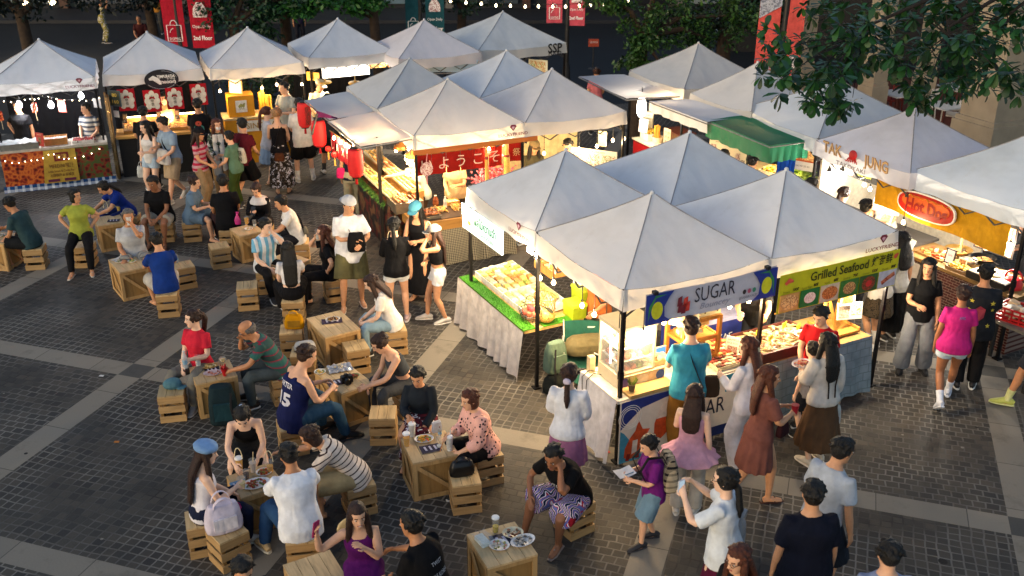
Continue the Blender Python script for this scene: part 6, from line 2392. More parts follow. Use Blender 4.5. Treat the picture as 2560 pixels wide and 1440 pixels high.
for k, (px, py, z) in enumerate(((86, 268, 1.55), (0, 290, 1.5))):
 t = thing("chilli_skewer", ("red glossy candied skewer hanging between the lit bulbs", "red candied skewer hanging at the very edge of the market row")[k], "skewer", at(px, py, z), 0, "hanging candied skewers")
 b = MB()
 for i in range(26):
  a = i * 2.4
  b.ball((.035 * math.cos(a), .035 * math.sin(a), .08 - i * .007), .024, 7, 5, i % 2)
 b.obj("candied_fruit", [P("#a8321c", .25), P("#d8703a", .25)], t)
 b = MB()
 b.tube([(0, 0, .1), (.01, 0, -.28)], .007)
 b.tube([(0, 0, .1), (-.02, 0, .3)], .003)
 b.obj("stick", P("#c9b48a", .6), t)
card(at(155, 265, 1.55), "tilted orange red hanging card with a round gold emblem", .20, .25, "#b5401f", 200, 0, [("烧烤", .36, .15, "#d9b06a")], art=[(0, 0, .35, .3, "#d9a85a")])
card(at(243, 258, 1.5), "plain white hanging card beside the striped vendor", .20, .2, "#c2c4c6", 202, 0, [], name="notice_card")
card(at(291, 285, 1.35), "small plain white card below the number sign", .13, .14, "#b9bec4", 200, 0, [], name="notice_card")
card(at(287, 246, 1.68), "dark price sign with two gold numbers at the tempura stall corner", .26, .30, "#1b2a22", 197, 0, [("80", .22, .34, "#d0b040", .45), ("160", -.24, .34, "#d0b040", .58)], frame="#2f4a5a")
t = S1.th("bamboo_screen", "upright screen of bundled bamboo poles with tinsel between two stalls", "screen", 2.16, .35)
b = MB()
for k in range(9):
 y = -.25 + k * .07
 b.tube([(.03 * math.sin(k * 3), y, 0), (.02 * math.cos(k * 5), y, 1.75)], .028, 7)
b.obj("bamboo_pole", wood("#8a6a3c"), t)
b = MB()
for k in range(90):
 b.ball((-.04 + rr.uniform(-.02, .06), -.32 + rr.uniform(-.03, .05), rr.uniform(.3, 1.75)), .009, 5, 4)
b.obj("tinsel", P("#b9ac8a", .15, .8), t)
S2 = Fr((-8.32, 20.62), 18)
t = S2.th("tempura_counter", "tempura counter with black front and pale wooden top", "counter", 0, 0)
b = MB()
b.box((.98, .32, .425), (1.9, .6, .85))
b.obj("black_front", P("#0b0b0d", .6, var=.2), t)
b = MB()
b.box((.98, .30, .875), (1.98, .72, .05))
b.obj("table_top", wood("#c69a55", .8, 0), t)
t = S2.th("tempura_case", "lit glass case of golden tempura on the wooden counter top", "display case", .98, .34, .902)
b = MB()
b.box((0, 0, .03), (1.66, .38, .06))
b.box((0, .18, .14), (1.66, .02, .28))
b.obj("case_base", wood("#b07a36", .8, 0), t)
b = MB()
for _ in range(130):
 b.box((rr.uniform(-.78, .78), rr.uniform(-.14, .12), rr.uniform(.07, .17)), (.09, .04, .03), rr.uniform(0, 6), rr.randrange(3), .8)
b.obj("food", [P("#c98f36", .5, var=.3), P("#dcb25a", .5, var=.3), P("#a86c26", .5)], t, smooth=False)
b = MB()
b.box((0, -.185, .15), (1.66, .006, .26))
b.obj("glass_pane", P("#e6dcc0", .08, var=.02, alpha=.2), t)
b = MB()
b.box((0, .1, .285), (1.6, .03, .02))
b.obj("light_strip", E((1, .75, .4), 9), t)
for x in (-.5, .1, .6):
 lamp_light(t, (x, -.02, .25), 3.5, (1, .72, .4))
for k, (px, py) in enumerate(((317, 250), (381, 252), (437, 246), (497, 236))):
 p = at(px, py, 1.62)
 t = thing("red_hanging", "%s red hanging cloth with white petal print from the number sign" % ORD[k], "cloth", p, R(17), "red petal print hangings")
 b = MB()
 b.grid(lambda u, v: ((u - .5) * .34, .012 * math.sin(u * 4 + v * 3), (v - .5) * .46), 6, 6)
 sh = b.obj("cloth_panel", cloth("#a81824"), t)
 q = MB()
 for dx, dz, r_ in ((0, .15, .07), (-.09, .10, .06), (.09, .10, .06), (-.10, 0, .07), (.10, 0, .07), (-.08, -.11, .07), (.08, -.11, .07), (0, -.05, .1)):
  disc(q, (dx, -.016 - .0005 * abs(dx * 10), dz), r_ * .8, r_, 14, 0)
 q.obj("petal_emblem", P("#cfc7b8", .6), sh, smooth=False)
 for j, ch in enumerate("大衆食"):
  write(sh, ch, .075, "#3a2a1a", (0, -.022, .075 - j * .075), (1, 0, 0))
t = thing("oval_sign", "dark oval shop sign with white lettering clipped on the tent valance", "sign", TENTS["T2"].matrix_basis @ Vector((.15, -1.01, 2.0)), R(20))
b = MB()
b.loft([[(.345 * math.cos(a), y, .215 * math.sin(a)) for a in [2 * math.pi * k / 32 for k in range(32)]] for y in (-.06, -.085)])
pn = b.obj("board", P("#11131f", .5), t)
q = MB()
for rx, rz in ((.31, .185),):
 for a0, a1 in ((.2, 1.5), (3.6, 5.6)):
  q.limb([(rx * math.cos(a), -.09, rz * math.sin(a)) for a in [a0 + (a1 - a0) * k / 12 for k in range(13)]], [(.010, .002)] * 13, 6, 0, (0, 1, 0))
q.limb([(-.25, -.09, .02), (-.17, -.09, .05), (-.08, -.09, -.01), (-.03, -.09, -.09)], [(.02, .002), (.05, .002), (.05, .002), (.02, .002)], 8, 0, (0, 0, 1))
q.obj("prawn_emblem", P("#dcdcd8", .5), pn)
write(pn, "TEMPURA'DA", .085, "#e4e4e0", (.09, -.092, .065), (1, 0, 0), width=.36, bold=.003)
write(pn, "BY MUNE", .04, "#e4e4e0", (.19, -.092, .012), (1, 0, 0), width=.16)
write(pn, "(ทอดดะ!)", .085, "#e4e4e0", (.12, -.092, -.05), (1, 0, 0), width=.32, bold=.003)
for k, (px, py) in enumerate(((312, 296), (397, 290), (443, 286))):
 card(at(px, py, 1.24), "%s small tempura price card standing above the glass case" % ORD[k], .11, .2, "#3a1c14", 198, 6, [("89", -.3, .25, "#e2d8b8")], art=[(0, .15, .7, .5, foodprint("#b5522a", "#e0c080", "#8a3a1c", 30))], group="tempura price cards")
S3 = Fr((-6.30, 21.55), 20)
t = S3.th("drinks_counter", "yellow drinks counter with a white lettered band", "counter", 0, 0)
ye = P("#c98a14", .5, var=.06)
b = MB()
b.box((.78, .30, .5), (1.5, .6, 1.0))
pn = b.obj("cabinet", ye, t)
b = MB()
b.box((.78, .29, 1.02), (1.56, .66, .04))
b.obj("table_top", P("#b9a578", .5), t)
b = MB()
b.box((.88, -.012, .84), (1.2, .02, .24))
b.obj("white_band", P("#d8d4c6", .5), pn)
write(pn, "SINGHA", .17, "#a8884a", (.80, -.026, .84), (1, 0, 0), width=.66, bold=.003)
q = MB()
for x, r_ in ((.45, .12), (.95, .15)):
 q.limb([(x + r_ * math.cos(a), -.02, .36 + r_ * math.sin(a)) for a in [2 * math.pi * k / 20 for k in range(21)]], [(.012, .004)] * 21, 6, 0, (0, 1, 0))
q.obj("ring_emblem", P("#d8b45a", .5), pn)
for k in range(2):
 b = MB()
 b.lathe([(.03, 0), (.05, .02), (.05, .06), (.03, .07)], 10, (.2 + k * 1.1, .05, -.0))
 b.obj("castor", P("#1a1a1a", .5), t)
t = S3.th("beer_box", "yellow cube dispenser with a lion plaque on the drinks counter", "dispenser", .42, .30, 1.042)
b = MB()
b.box((0, 0, .23), (.56, .46, .46))
b.obj("casing", ye, t)
b = MB()
b.box((0, -.235, .23), (.24, .012, .26))
pl = b.obj("plaque", P("#d3d2cc", .5), t)
q = MB()
q.limb([(-.06, -.243, .22), (0, -.243, .26), (.05, -.243, .24), (.07, -.243, .30)], [(.02, .002), (.04, .002), (.035, .002), (.015, .002)], 8, 0, (0, 0, 1))
for x in (-.04, 0, .04):
 q.beam((x, -.243, .22), (x + .01, -.243, .16), .014, .003)
q.obj("lion_emblem", P("#8a8a4a", .5), pl)
card(S3.w(.36, .28, 1.70), "framed white menu with lines of text standing on the yellow dispenser", .30, .34, "#d9d2bc", 200, 4, [("MENU", .36, .12, "#6a6a5a"), ("COCKTAIL 120", .14, .09, "#6a6a5a"), ("DRAFT 90", -.02, .09, "#6a6a5a"), ("SODA 40", -.18, .09, "#6a6a5a"), ("WATER 20", -.34, .09, "#6a6a5a")], frame="#b98334", name="menu_board", cat="menu")
for k, (x, y, h) in enumerate(((.86, .34, .46), (.93, .40, .52), (1.0, .30, .40), (1.07, .36, .38))):
 t = S3.th("cup_stack", "%s tall stack of yellow paper cups beside the dispenser" % ORD[k], "cup stack", x, y, 1.042, 0, "yellow cup stacks")
 b = MB()
 pr = []
 n = int(h / .03)
 for j in range(n):
  pr += [(.036, j * .03), (.040, j * .03 + .028), (.043, j * .03 + .03)]
 b.lathe(pr, 12)
 b.obj("paper_cup", P("#cfa63c", .5, var=.1), t)
t = S3.th("ice_barrel", "yellow wooden tub on legs at the end of the drinks counter", "tub", 1.62, .05)
b = MB()
b.lathe([(.20, .80), (.22, 1.0), (.23, 1.02), (.21, 1.02), (.19, .84)], 18)
b.obj("tub", P("#b8862c", .5), t)
for a in (.7, 2.2, 3.9, 5.4):
 q = MB()
 q.beam((.15 * math.cos(a), .15 * math.sin(a), .8), (.2 * math.cos(a), .2 * math.sin(a), 0), .03)
 q.obj("leg", wood("#b98334"), t)
for k, (cc_, x, y, a, lab) in enumerate(((-9.81, 0, 21.15, 20, "added black backdrop darkening the tent behind the two print counter vendors"), (-7.87, 0, 22.05, 20, "added black backdrop darkening the tent behind the red petal hangings"), (-4.05, 0, 23.9, 25, "added black backdrop darkening the tent behind the capped vendor"))):
 t = thing("curtain", lab, "curtain", (cc_, y, 0), R(a), "added black backdrops")  # black sheets added to stand in for the dark behind the vendors
 b = MB()
 drape(b, -.95, .95, .02, 2.1, .92, 8, .02, flare=0)
 b.obj("cloth_panel", cloth("#0b0b0e"), t)
 b = MB()
 b.tube([(-.97, .92, 2.1), (.97, .92, 2.1)], .014)
 b.obj("rod", P("#222222", .5), t)
# ---- stall with lit sign
S4 = Fr((-4.68, 22.55), 25)
t = S4.th("white_lightbox", "long lit blank white sign under the second back tent", "sign", 1.0, .05, 1.78)
b = MB()
b.box((0, 0, 0), (1.10, .06, .22))
b.obj("panel", E((1, .93, .8), 1.6), t)
b = MB()
b.box((0, .04, .13), (1.14, .04, .03))
b.obj("rail", P("#3a3a3a", .5), t)
card(S4.w(.22, .0, 1.74), "yellow and red sign with two curled characters under the tent corner", .34, .19, "#c89a20", 205, 0, [("ココ", 0, .8, "#a8241c")], name="shop_sign")
for k, (px, py) in enumerate(((812, 207), (888, 209))):
 t = thing("pan_lamp", ("brass pan lamp hanging over the capped vendor", "brass pan lamp hanging alone under the lit white sign")[k], "lamp", at(px, py, 1.62), 0, "brass pan lamps")
 b = MB()
 b.lathe([(.15, 0), (.155, .01), (.14, .035), (.04, .05), (.02, .08)], 18)
 b.obj("shade", P("#b58a3c", .35, .5), t)
 b = MB()
 b.lathe([(.02, .004), (.12, .005), (.12, .012)], 18)
 b.obj("lens", E(COOL, 10), t)
 b = MB()
 b.tube([(0, 0, .08), (0, 0, .35)], .008)
 b.obj("cord", P("#c9b07a", .5), t)
 lamp_light(t, (0, 0, -.06), 10, COOL)
t = S4.th("dark_counter", "dark steel counter in front of the capped vendor", "counter", 1.0, .15)
b = MB()
b.box((0, .2, .45), (1.9, .55, .9))
b.obj("cabinet", P("#15151a", .5), t)
b = MB()
b.box((0, .2, .92), (1.95, .6, .04))
b.obj("table_top", P("#5a5a5c", .35, .5), t)
t = S4.th("menu_strip", "row of warm lit menu pictures under the far tent edge", "menu", 2.2, .9, 1.75)
b = MB()
b.box((0, 0, 0), (1.1, .03, .26))
b.obj("panel", foodprint("#c9a05a", "#e2cf9a", "#8a4a22", 10), t)
lamp_light(t, (0, -.2, .1), 6)
b = MB()
b.box((0, .02, .14), (1.14, .03, .03))
b.obj("rail", P("#3a3026", .5), t)
# three-letter sign on the grey white tent
T6 = TENTS["T6"]
write(T6, "SSP", .30, "#15151a", (.82, -1.19, 2.07), (1, 0, 0), width=.38, bold=.006)
write(T6, "FOOD", .13, "#15151a", (.82, -1.195, 1.955), (1, 0, 0), width=.34, bold=.003)
card(at(1345, 168, 1.6), "lit white food menu under the three letter tent", .5, .36, "#d8d4b8", 205, 0, [], art=[(0, 0, .8, .8, foodprint("#7a8a3a", "#d8d8b0", "#b5702a", 10))], name="menu_board", cat="menu")
# ================================================================ right block
# churros counter under the side awning
p, q_ = at(1584, 345, .92), at(1700, 400, .92)
SR = Fr((p.x, p.y), math.degrees(math.atan2(q_.y - p.y, q_.x - p.x)))
LR = (q_ - p).length
t = SR.th("churros_counter", "bright red counter heaped with fried sticks and boxes", "counter", 0, 0)
b = MB()
b.box((LR / 2, .3, .45), (LR, .6, .9))
b.obj("cabinet", P("#b00f0f", .5, var=.06), t)
b = MB()
b.box((LR / 2, .3, .915), (LR + .04, .66, .03))
b.obj("table_top", P("#d9c9a8", .5), t)
food_tray(SR, .22, .25, .932, .30, .28, "white tub heaped with crisp yellow snacks on the red counter", ["#d9b04a", "#e2c86a", "#c9922c"], 60, .035, "#dcd6c4", hump=.12, h=.12)
t = SR.th("churros_bundle", "bundle of tall golden fried sticks standing on the red counter", "snack", .52, .25, .932)
b = MB()
for k in range(9):
 b.tube([(rr.uniform(-.08, .08), rr.uniform(-.05, .05), 0), (rr.uniform(-.09, .09), rr.uniform(-.05, .05), .34)], .02, 7)
b.obj("fried_stick", P("#c98a2c", .5, var=.3), t)
b = MB()
b.lathe([(.10, 0), (.12, .12), (.115, .12), (.095, .01)], 14)
b.obj("holder", P("#d8cdb0", .5), t)
t = SR.th("grill_hood", "brown steel griddle box behind the golden fried sticks", "griddle", .75, .62, .932)
b = MB()
b.box((0, 0, .12), (.6, .4, .24))
b.obj("casing", P("#6a4a2c", .4, .3), t)
b = MB()
b.box((0, 0, .25), (.62, .42, .02))
b.obj("plate", P("#5a2a18", .5), t)
card(SR.w(.06, .3, 1.28), "white framed notice beside the oval lamp", .20, .34, "#d8d4bc", 220, 0, [("CHURROS", .3, .1, "#4a4a3a", .7)], frame="#c9c2a8", name="notice_card")
card(SR.w(.20, .1, 1.22), "white and pink rounded price card below the oval lamp", .22, .28, "#e2d2cc", 222, 6, [("3 FOR", .25, .18, "#b04a5a"), ("100", -.1, .3, "#b04a5a")])
for k, x in enumerate((.98, 1.08)):
 card(SR.w(x, .15, 1.14), ("tall cream lettered strip card, outer one by the boxes", "tall cream lettered strip card, inner one by the boxes")[k], .09, .42, "#e0d8b8", 215, 0, [("か", .3, .16, "#6a2a1c"), ("き", .08, .16, "#6a2a1c"), ("氷", -.14, .16, "#6a2a1c")], group="cream strip cards")
t = SR.th("oval_lamp", "glowing white oval sign lamp beneath the grey awning", "lamp", 0, 0)
t.location = at(1604, 268, 1.72)
b = MB()
b.loft([[(.115 * math.cos(a), y, .20 * math.sin(a)) for a in [2 * math.pi * k / 28 for k in range(28)]] for y in (-.04, .04)][::-1])
b.obj("panel", E((1, .96, .9), 2.2), t)
b = MB()
b.tube([(0, 0, .2), (0, 0, .4)], .01)
b.obj("hanger", P("#2a2a2a", .5), t)
lamp_light(t, (-.05, -.12, -.3), 8, COOL)
food_tray(SR, 1.35, .3, .932, .5, .35, "tray of boxed orange snacks further along the red counter", ["#d98a2c", "#b52a1c", "#e0c07a"], 40, .05, "#d9c9a0", shape="pack", hump=.1)
lamp_light(t, (.6, .2, .1), 6)
# green awning stall
write(gr, "PUN-LA-MUN", .16, "#8a1c1c", at(1840, 345, 1.78) - gr.location + Vector((-.06, -.09, 0)), at(1905, 380, 1.70) - at(1800, 330, 1.76), width=.72, bold=.004)
p, q_ = at(1840, 420, .9), at(2020, 470, .9)
SG = Fr((p.x, p.y), math.degrees(math.atan2(q_.y - p.y, q_.x - p.x)))
t = SG.th("noodle_counter", "wooden counter under the green awning with bright food trays", "counter", 0, 0)
b = MB()
b.box((.7, .3, .45), (1.8, .6, .9))
b.obj("cabinet", wood("#8a6a3c"), t)
b = MB()
b.box((.7, .3, .915), (1.86, .66, .03))
b.obj("table_top", P("#cbb98a", .5), t)
food_tray(SG, .75, .2, .932, .5, .4, "tray of yellow and white food pieces below the green awning", ["#d9b83a", "#e6d69a", "#c98a2c"], 60, .04, "#d9d2bc", hump=.06)
for k, (px, py, w, h, lab) in enumerate(((1792, 372, .3, .34, "cream menu card with a pink bowl picture near the dark vendor"), (1822, 392, .3, .5, "tall cream menu with rows of brown dish pictures"), (1850, 400, .22, .46, "narrow white menu strip beside the brown dish menu"))):
 card(at(px, py, 1.30), lab, w, h, "#ded2b4", 205, 5, [("MENU", .4, .08, "#6a4a2a")], art=[(-.2, .1, .35, .3, foodprint("#a8524a", "#e0d0c0", "#7a3a2a", 18)), (.22, -.15, .35, .3, foodprint("#7a4a2c", "#d8c8a8", "#3a2a1c", 18)), (-.2, -.28, .3, .2, foodprint("#8a5a3a", "#cdb892", "#4a3a24", 18))], name="menu_board", cat="menu")
t = thing("blue_cloth", "bright blue cloth hanging beside the orange menu poster", "cloth", at(1965, 390, 1.5), R(-40))
b = MB()
drape(b, -.14, .2, -.34, .36, 0, 3, .02, 20)
b.obj("cloth_panel", cloth("#0f3fa0"), t)
card(at(2005, 378, 1.55), "orange poster with fried snack pictures under the blue white tent", .5, .40, "#b5521f", 215, 0, [("ลูกชิ้น", .36, .14, "#f0e0b0")], art=[(-.22, -.08, .42, .6, foodprint("#c9702a", "#e8bc6a", "#a8341c", 14)), (.24, -.08, .42, .6, foodprint("#d89a3a", "#ecd08a", "#b5602a", 14))], name="menu_board", cat="menu")
card(at(2005, 415, 1.3), "white strip menu below the orange poster", .42, .16, "#d9d2c4", 215, 0, [("ราคา 40 50 60", 0, .3, "#5a4a3a")], name="menu_board", cat="menu")
t = thing("counter_plant", "bright green and white potted leaves behind the nearest blue tent", "plant", at(1995, 440, .95), 0)
b = MB()
for k in range(40):
 rosette(b, Vector((rr.gauss(0, .14), rr.gauss(0, .12), rr.gauss(.05, .08))), Vector((rr.gauss(0, .5), rr.gauss(0, .5), 1)), .13, 6, rr)
b.obj("foliage", leaf_mat("#5a8a24", "#b8d06a", "cplant"), t, smooth=False)
b = MB()
b.lathe([(.12, -.22), (.16, 0), (.14, 0)], 14)
b.obj("pot", P("#3a3a36", .6), t)
# octopus ball stall
S5 = Fr((4.93, 15.73), -60)
t = S5.th("octopus_stall_wall", "white side wall panel inside the octopus ball stall", "wall", 0, 0)
b = MB()
b.box((.02, 1.0, 1.0), (.04, 1.8, 1.9))
b.box((1.0, 1.88, 1.0), (1.9, .04, 1.9))
b.obj("panel", P("#cfc6b2", .6), t)
R4 = TENTS["R4"]
X = (0, -1, 0)
for txt, y, w_ in (("TAK", .58, .42), ("JUNG", -.36, .5)):
 write(R4, txt, .25, "#8f6a3c", (-1.02, y, 2.13), X, (-.12, 0, 1), width=w_, bold=.010)
 write(R4, txt, .25, "#c9a878", (-1.03, y, 2.13), X, (-.12, 0, 1), width=w_ * .97, bold=.0)
write(R4, "TAKOYAKI", .10, "#6a6468", (-1.05, .12, 1.965), X, (-.1, 0, 1), width=.62, bold=.001)
q = MB()
q.M = Matrix.Translation((-1.035, .12, 2.13)) @ Matrix.Rotation(R(7), 4, 'Y') @ Matrix.Scale(.35, 4, (1, 0, 0))
q.ball((0, 0, .03), (.06, .085, .075), 14, 9)
for k in range(6):
 y = -.09 + k * .036
 q.limb([(0, y * .6, -.01), (0, y, -.06), (0, y * 1.25, -.09), (0, y * 1.35 + .02, -.075)], [.014, .014, .011, .006], 6)
q.obj("octopus_emblem", P("#a8141c", .5), R4)
card(at(2158, 437, 1.62), "dark shop board with lime handwriting behind the octopus tent front", .62, .20, "#1c1a16", 240, 0, [("Taloyaki", 0, .6, "#b8c02c", .6)], art=[(-.4, 0, .16, .8, foodprint("#5a3a2a", "#b08a6a", "#8a3a2a", 20))], name="shop_sign")
for k, (px, py) in enumerate(((2073, 428), (2105, 426))):
 t = thing("bell_lamp", ("small black bell lamp nearer the dark tent pole", "small black bell lamp nearer the lime lettered board")[k], "lamp", at(px, py, 1.62), 0, "black bell lamps")
 b = MB()
 b.lathe([(.045, 0), (.04, .03), (.015, .07), (.012, .09)], 12)
 b.obj("shade", P("#121212", .5), t)
 b = MB()
 b.tube([(0, 0, .09), (0, 0, .3)], .005)
 b.obj("cord", P("#121212", .5), t)
 lamp_light(t, (0, 0, -.04), 3, COOL)
t = S5.th("octopus_counter", "pale counter of the octopus ball stall behind the queue", "counter", .95, .25)
b = MB()
b.box((0, .3, .45), (1.8, .55, .9))
b.obj("cabinet", P("#c9c0ac", .6), t)
b = MB()
b.box((0, .3, .92), (1.86, .6, .04))
b.obj("table_top", P("#3a3632", .5), t)
for k, (px, py) in enumerate(((2228, 510), (2215, 545))):
 card(at(px, py, 1.15), ("cream food leaflet near the vendors' aprons", "cream food leaflet with brown dish behind the bulbs")[k], .22, .2, "#ddd0b4", 235, 20, [], art=[(0, 0, .7, .6, foodprint("#8a4a24", "#d8b888", "#b56a3a", 20))], name="food_leaflet")
# ---- sausage stall
S6 = Fr((5.83, 14.22), -61)
t = S6.th("yellow_banner", "plain golden yellow cloth banner hung along the sausage tent", "banner", 0, 0)
b = MB()
b.grid(lambda u, v: (-.5 + 2.3 * u, -.04 + .03 * math.sin(u * 12) * v, 1.91 - .44 * v - .06 * u * v), 30, 5)
sh = b.obj("cloth_panel", cloth("#a87c14"), t)
t = S6.th("sausage_sign", "red oval sausage shaped sign lettered in red over orange", "sign", .50, -.12, 1.72)
b = MB()
n = 28
out = [(.51 * math.copysign(abs(math.cos(a)) ** .7, math.cos(a)), .19 * math.copysign(abs(math.sin(a)) ** .8, math.sin(a))) for a in [2 * math.pi * k / n for k in range(n)]]
b.loft([[(x, y, z) for x, z in out] for y in (.015, -.015)])
bd = b.obj("board", P("#d8cfc4", .5), t)
b = MB()
b.loft([[(x * .95, y, z * .90) for x, z in out] for y in (-.012, -.021)])
b.obj("red_field", P("#94130a", .45, var=.2), bd)
b = MB()
b.loft([[(x * .82, y, z * .55 + .03) for x, z in out] for y in (-.018, -.026)])
b.obj("orange_field", P("#b8501a", .45, var=.25, ns=6), bd)
write(bd, "Hot Dog", .26, "#7d0c06", (.02, -.031, -.02), (1, 0, 0), width=.72, bold=.010)
q = MB()
q.limb([(-.44 + k * .055, -.03, .115 + .02 * math.sin(k * 2.6)) for k in range(17)], [(.012, .003)] * 17, 6, 0, (0, 1, 0))
q.obj("mustard_line", P("#d8a02c", .5), bd)
q = MB()
for x in (-.3, .25):
 q.box((x, .02, .24), (.05, .05, .06))
q.obj("clip", P("#141414", .5), t)
t = S6.th("sausage_counter", "sausage counter with a dark brick print front and griddle top", "counter", 0, 0)
mb_, tt = newmat("brick_print", .5)
bk = tt.node("ShaderNodeTexBrick", Scale=1.0)
bk.inputs["Brick Width"].default_value = .10
bk.inputs["Row Height"].default_value = .04
bk.inputs["Mortar Size"].default_value = .005
bk.inputs["Color1"].default_value = (*hx("#4a120e"), 1)
bk.inputs["Color2"].default_value = (*hx("#2e0d0b"), 1)
bk.inputs["Mortar"].default_value = (*hx("#7a6a60"), 1)
tt.l.new(tt.mapping(rot=(R(90), 0, 0)), bk.inputs["Vector"])
tt.base(bk.outputs[0])
b = MB()
b.box((1.05, .36, .42), (2.0, .66, .84))
b.obj("brick_front", mb_, t)
b = MB()
b.box((1.05, .36, .865), (2.06, .74, .05))
b.obj("table_top", wood("#8a6a3c", .8, 0), t)
b = MB()
drape(b, .3, .75, .25, .80, -.0, 2, .01, 14, flare=.01)
b.obj("white_poster", P("#a8a4a0", .6), t)
t = S6.th("griddle", "low steel griddle glowing white at the front of the sausage counter", "griddle", 1.55, .22, .892)
b = MB()
b.box((0, 0, .05), (.62, .42, .10))
b.obj("casing", P("#2a2826", .4, .4), t)
b = MB()
b.box((0, 0, .104), (.58, .38, .008))
b.obj("hot_plate", P("#c9c2b0", .25, .2), t)
b = MB()
bits(b, 40, .22, .14, .11, .04, rr, 2, .01)
b.obj("food", [P("#e0d4b8", .4), P("#c9a86a", .4)], t, smooth=False)
for k, (x, y, r_, lab) in enumerate(((.62, .62, .20, "wide brass pan with an upright wooden spoon on the sausage counter"), (1.02, .66, .18, "black deep pan next to the brass pan"), (.98, .40, .12, "small steel pan in front of the black pan"))):
 t = S6.th("cooking_pan", lab, "pan", x, y, .91)
 b = MB()
 b.lathe([(r_ * .7, 0), (r_ * .95, .05), (r_, .075), (r_ * 1.02, .075), (r_ * .96, .068), (r_ * .7, .012), (.02, .01)], 24)
 b.obj("dish", P(("#8a6a34", "#1a1816", "#8a8478")[k], .3, .7), t)
 b = MB()
 if k == 0:
  b.tube([(.03, 0, .04), (.0, .03, .30)], .014)
  b.obj("wooden_spoon", wood("#b98a4a"), t)
 else:
  b.beam((r_ * .9, 0, .06), (r_ * 1.8, -.12, .10), .025, .014)
  b.obj("handle", P("#1a1614", .5), t)
 b = MB()
 bits(b, 40, r_ * .7, r_ * .7, .02, .03, rr, 2, .02)
 b.obj("food", [P("#b5824a", .4), P("#5a4434", .4)], t, smooth=False)
food_tray(S6, .48, .30, .892, .5, .34, "wooden board with long sausages and buns at the counter end", ["#a8522a", "#c98a4c", "#8a3a1c", "#d9b882"], 24, .06, "#7a5a34", hump=.04, h=.02)
food_tray(S6, 1.05, .12, .892, .36, .18, "tray of golden chips behind the long-haired woman", ["#d9a83c", "#c98f2c", "#e2c06a"], 50, .03, "#6a5236", h=.03, hump=.05)
card(S6.w(.82, .18, 1.02), "small card stand with a purple and white print among the pans", .13, .19, "#d0ccd8", 240, 8, [("Sale", .1, .25, "#5a3a8a")], frame="#1a1a1e")
card(S6.w(1.02, .20, .98), "second small price card with dark dish print among the pans", .13, .15, "#d8cfb8", 240, 8, [], art=[(0, 0, .8, .7, foodprint("#6a3a22", "#b98a5a", "#3a2416", 30))])
card(S6.w(.12, .1, .98), "tilted white code plate at the sausage counter corner", .22, .2, "#a8b5a8", 242, 30, [], name="notice_card")
card(at(2490, 590, 1.42), "dark menu poster of sausages and rolls hanging at the tent corner", .62, .52, "#1d1612", 238, 0, [("MENU", .42, .08, "#d8b86a")], art=[(-.24, .2, .42, .34, foodprint("#a8622a", "#d8a05a", "#4a1f10", 12)), (.24, .18, .42, .36, foodprint("#c9923c", "#e2c48a", "#6a2f16", 12)), (-.24, -.25, .42, .4, foodprint("#d8c8a8", "#2a1c14", "#b5763a", 22)), (.24, -.25, .42, .42, foodprint("#b5602a", "#d8c8a8", "#2a1c14", 20))], name="menu_board", cat="menu")
t = thing("prep_table", "steel prep table with red pots and boxes at the picture edge", "table", at(2545, 800, .8), R(-61))
b = MB()
b.box((0, 0, .0), (1.0, .6, .04))
b.obj("table_top", P("#8a8478", .4, .4), t)
for x in (-.45, .45):
 for y in (-.26, .26):
  q = MB()
  q.box((x, y, -.41), (.04, .04, .78))
  q.obj("leg", P("#2a2a2a", .5), t)
t = thing("red_kettle", "large glossy red kettle with a hooped handle on the steel table", "kettle", at(2528, 725, .85), R(-40))
b = MB()
b.lathe([(.10, 0), (.135, .04), (.13, .12), (.08, .18), (.03, .19), (.03, .21), (.01, .215)], 20)
b.obj("body", P("#b5161c", .3), t)
b = MB()
b.limb([(.11 * math.cos(a), 0, .17 + .13 * math.sin(a)) for a in [math.pi * k / 12 for k in range(13)]], [.014] * 13, 7)
b.obj("handle", P("#a8141a", .3), t)
b = MB()
b.limb([(-.12, 0, .08), (-.19, 0, .13), (-.22, 0, .19)], [.03, .022, .016], 8)
b.obj("spout", P("#b5161c", .3), t)
t = thing("red_basket", "red plastic basket of wrapped rolls below the red kettle", "basket", at(2540, 800, .82), R(-50))
b = MB()
b.box((0, 0, .012), (.42, .32, .024))
for z in (.06, .12, .18):
 for s_ in (-1, 1):
  b.box((s_ * .21, 0, z), (.012, .33, .025))
  b.box((0, s_ * .16, z), (.42, .012, .025))
for x in (-.2, -.1, 0, .1, .2):
 for s_ in (-1, 1):
  b.box((x, s_ * .163, .1), (.02, .012, .18))
b.obj("lattice", P("#b0181c", .4), t)
b = MB()
for _ in range(26):
 b.box((rr.uniform(-.16, .16), rr.uniform(-.11, .11), rr.uniform(.04, .2)), (.14, .07, .05), rr.uniform(0, 6), rr.randrange(2), .9)
b.obj("wrapped_roll", [P("#d0c4b0", .5), P("#b59a78", .5)], t, smooth=False)
# ================================================================ the crowd
def sitter(stool_yaw, what, *a, off=(0, -.03), **k):
 i = person(*a, pose="sit", **k)
 p = i["Wd"](i["P0"] + V((off[0], off[1], 0)))
 stool(p, stool_yaw, "crate stool under " + what)
 return i
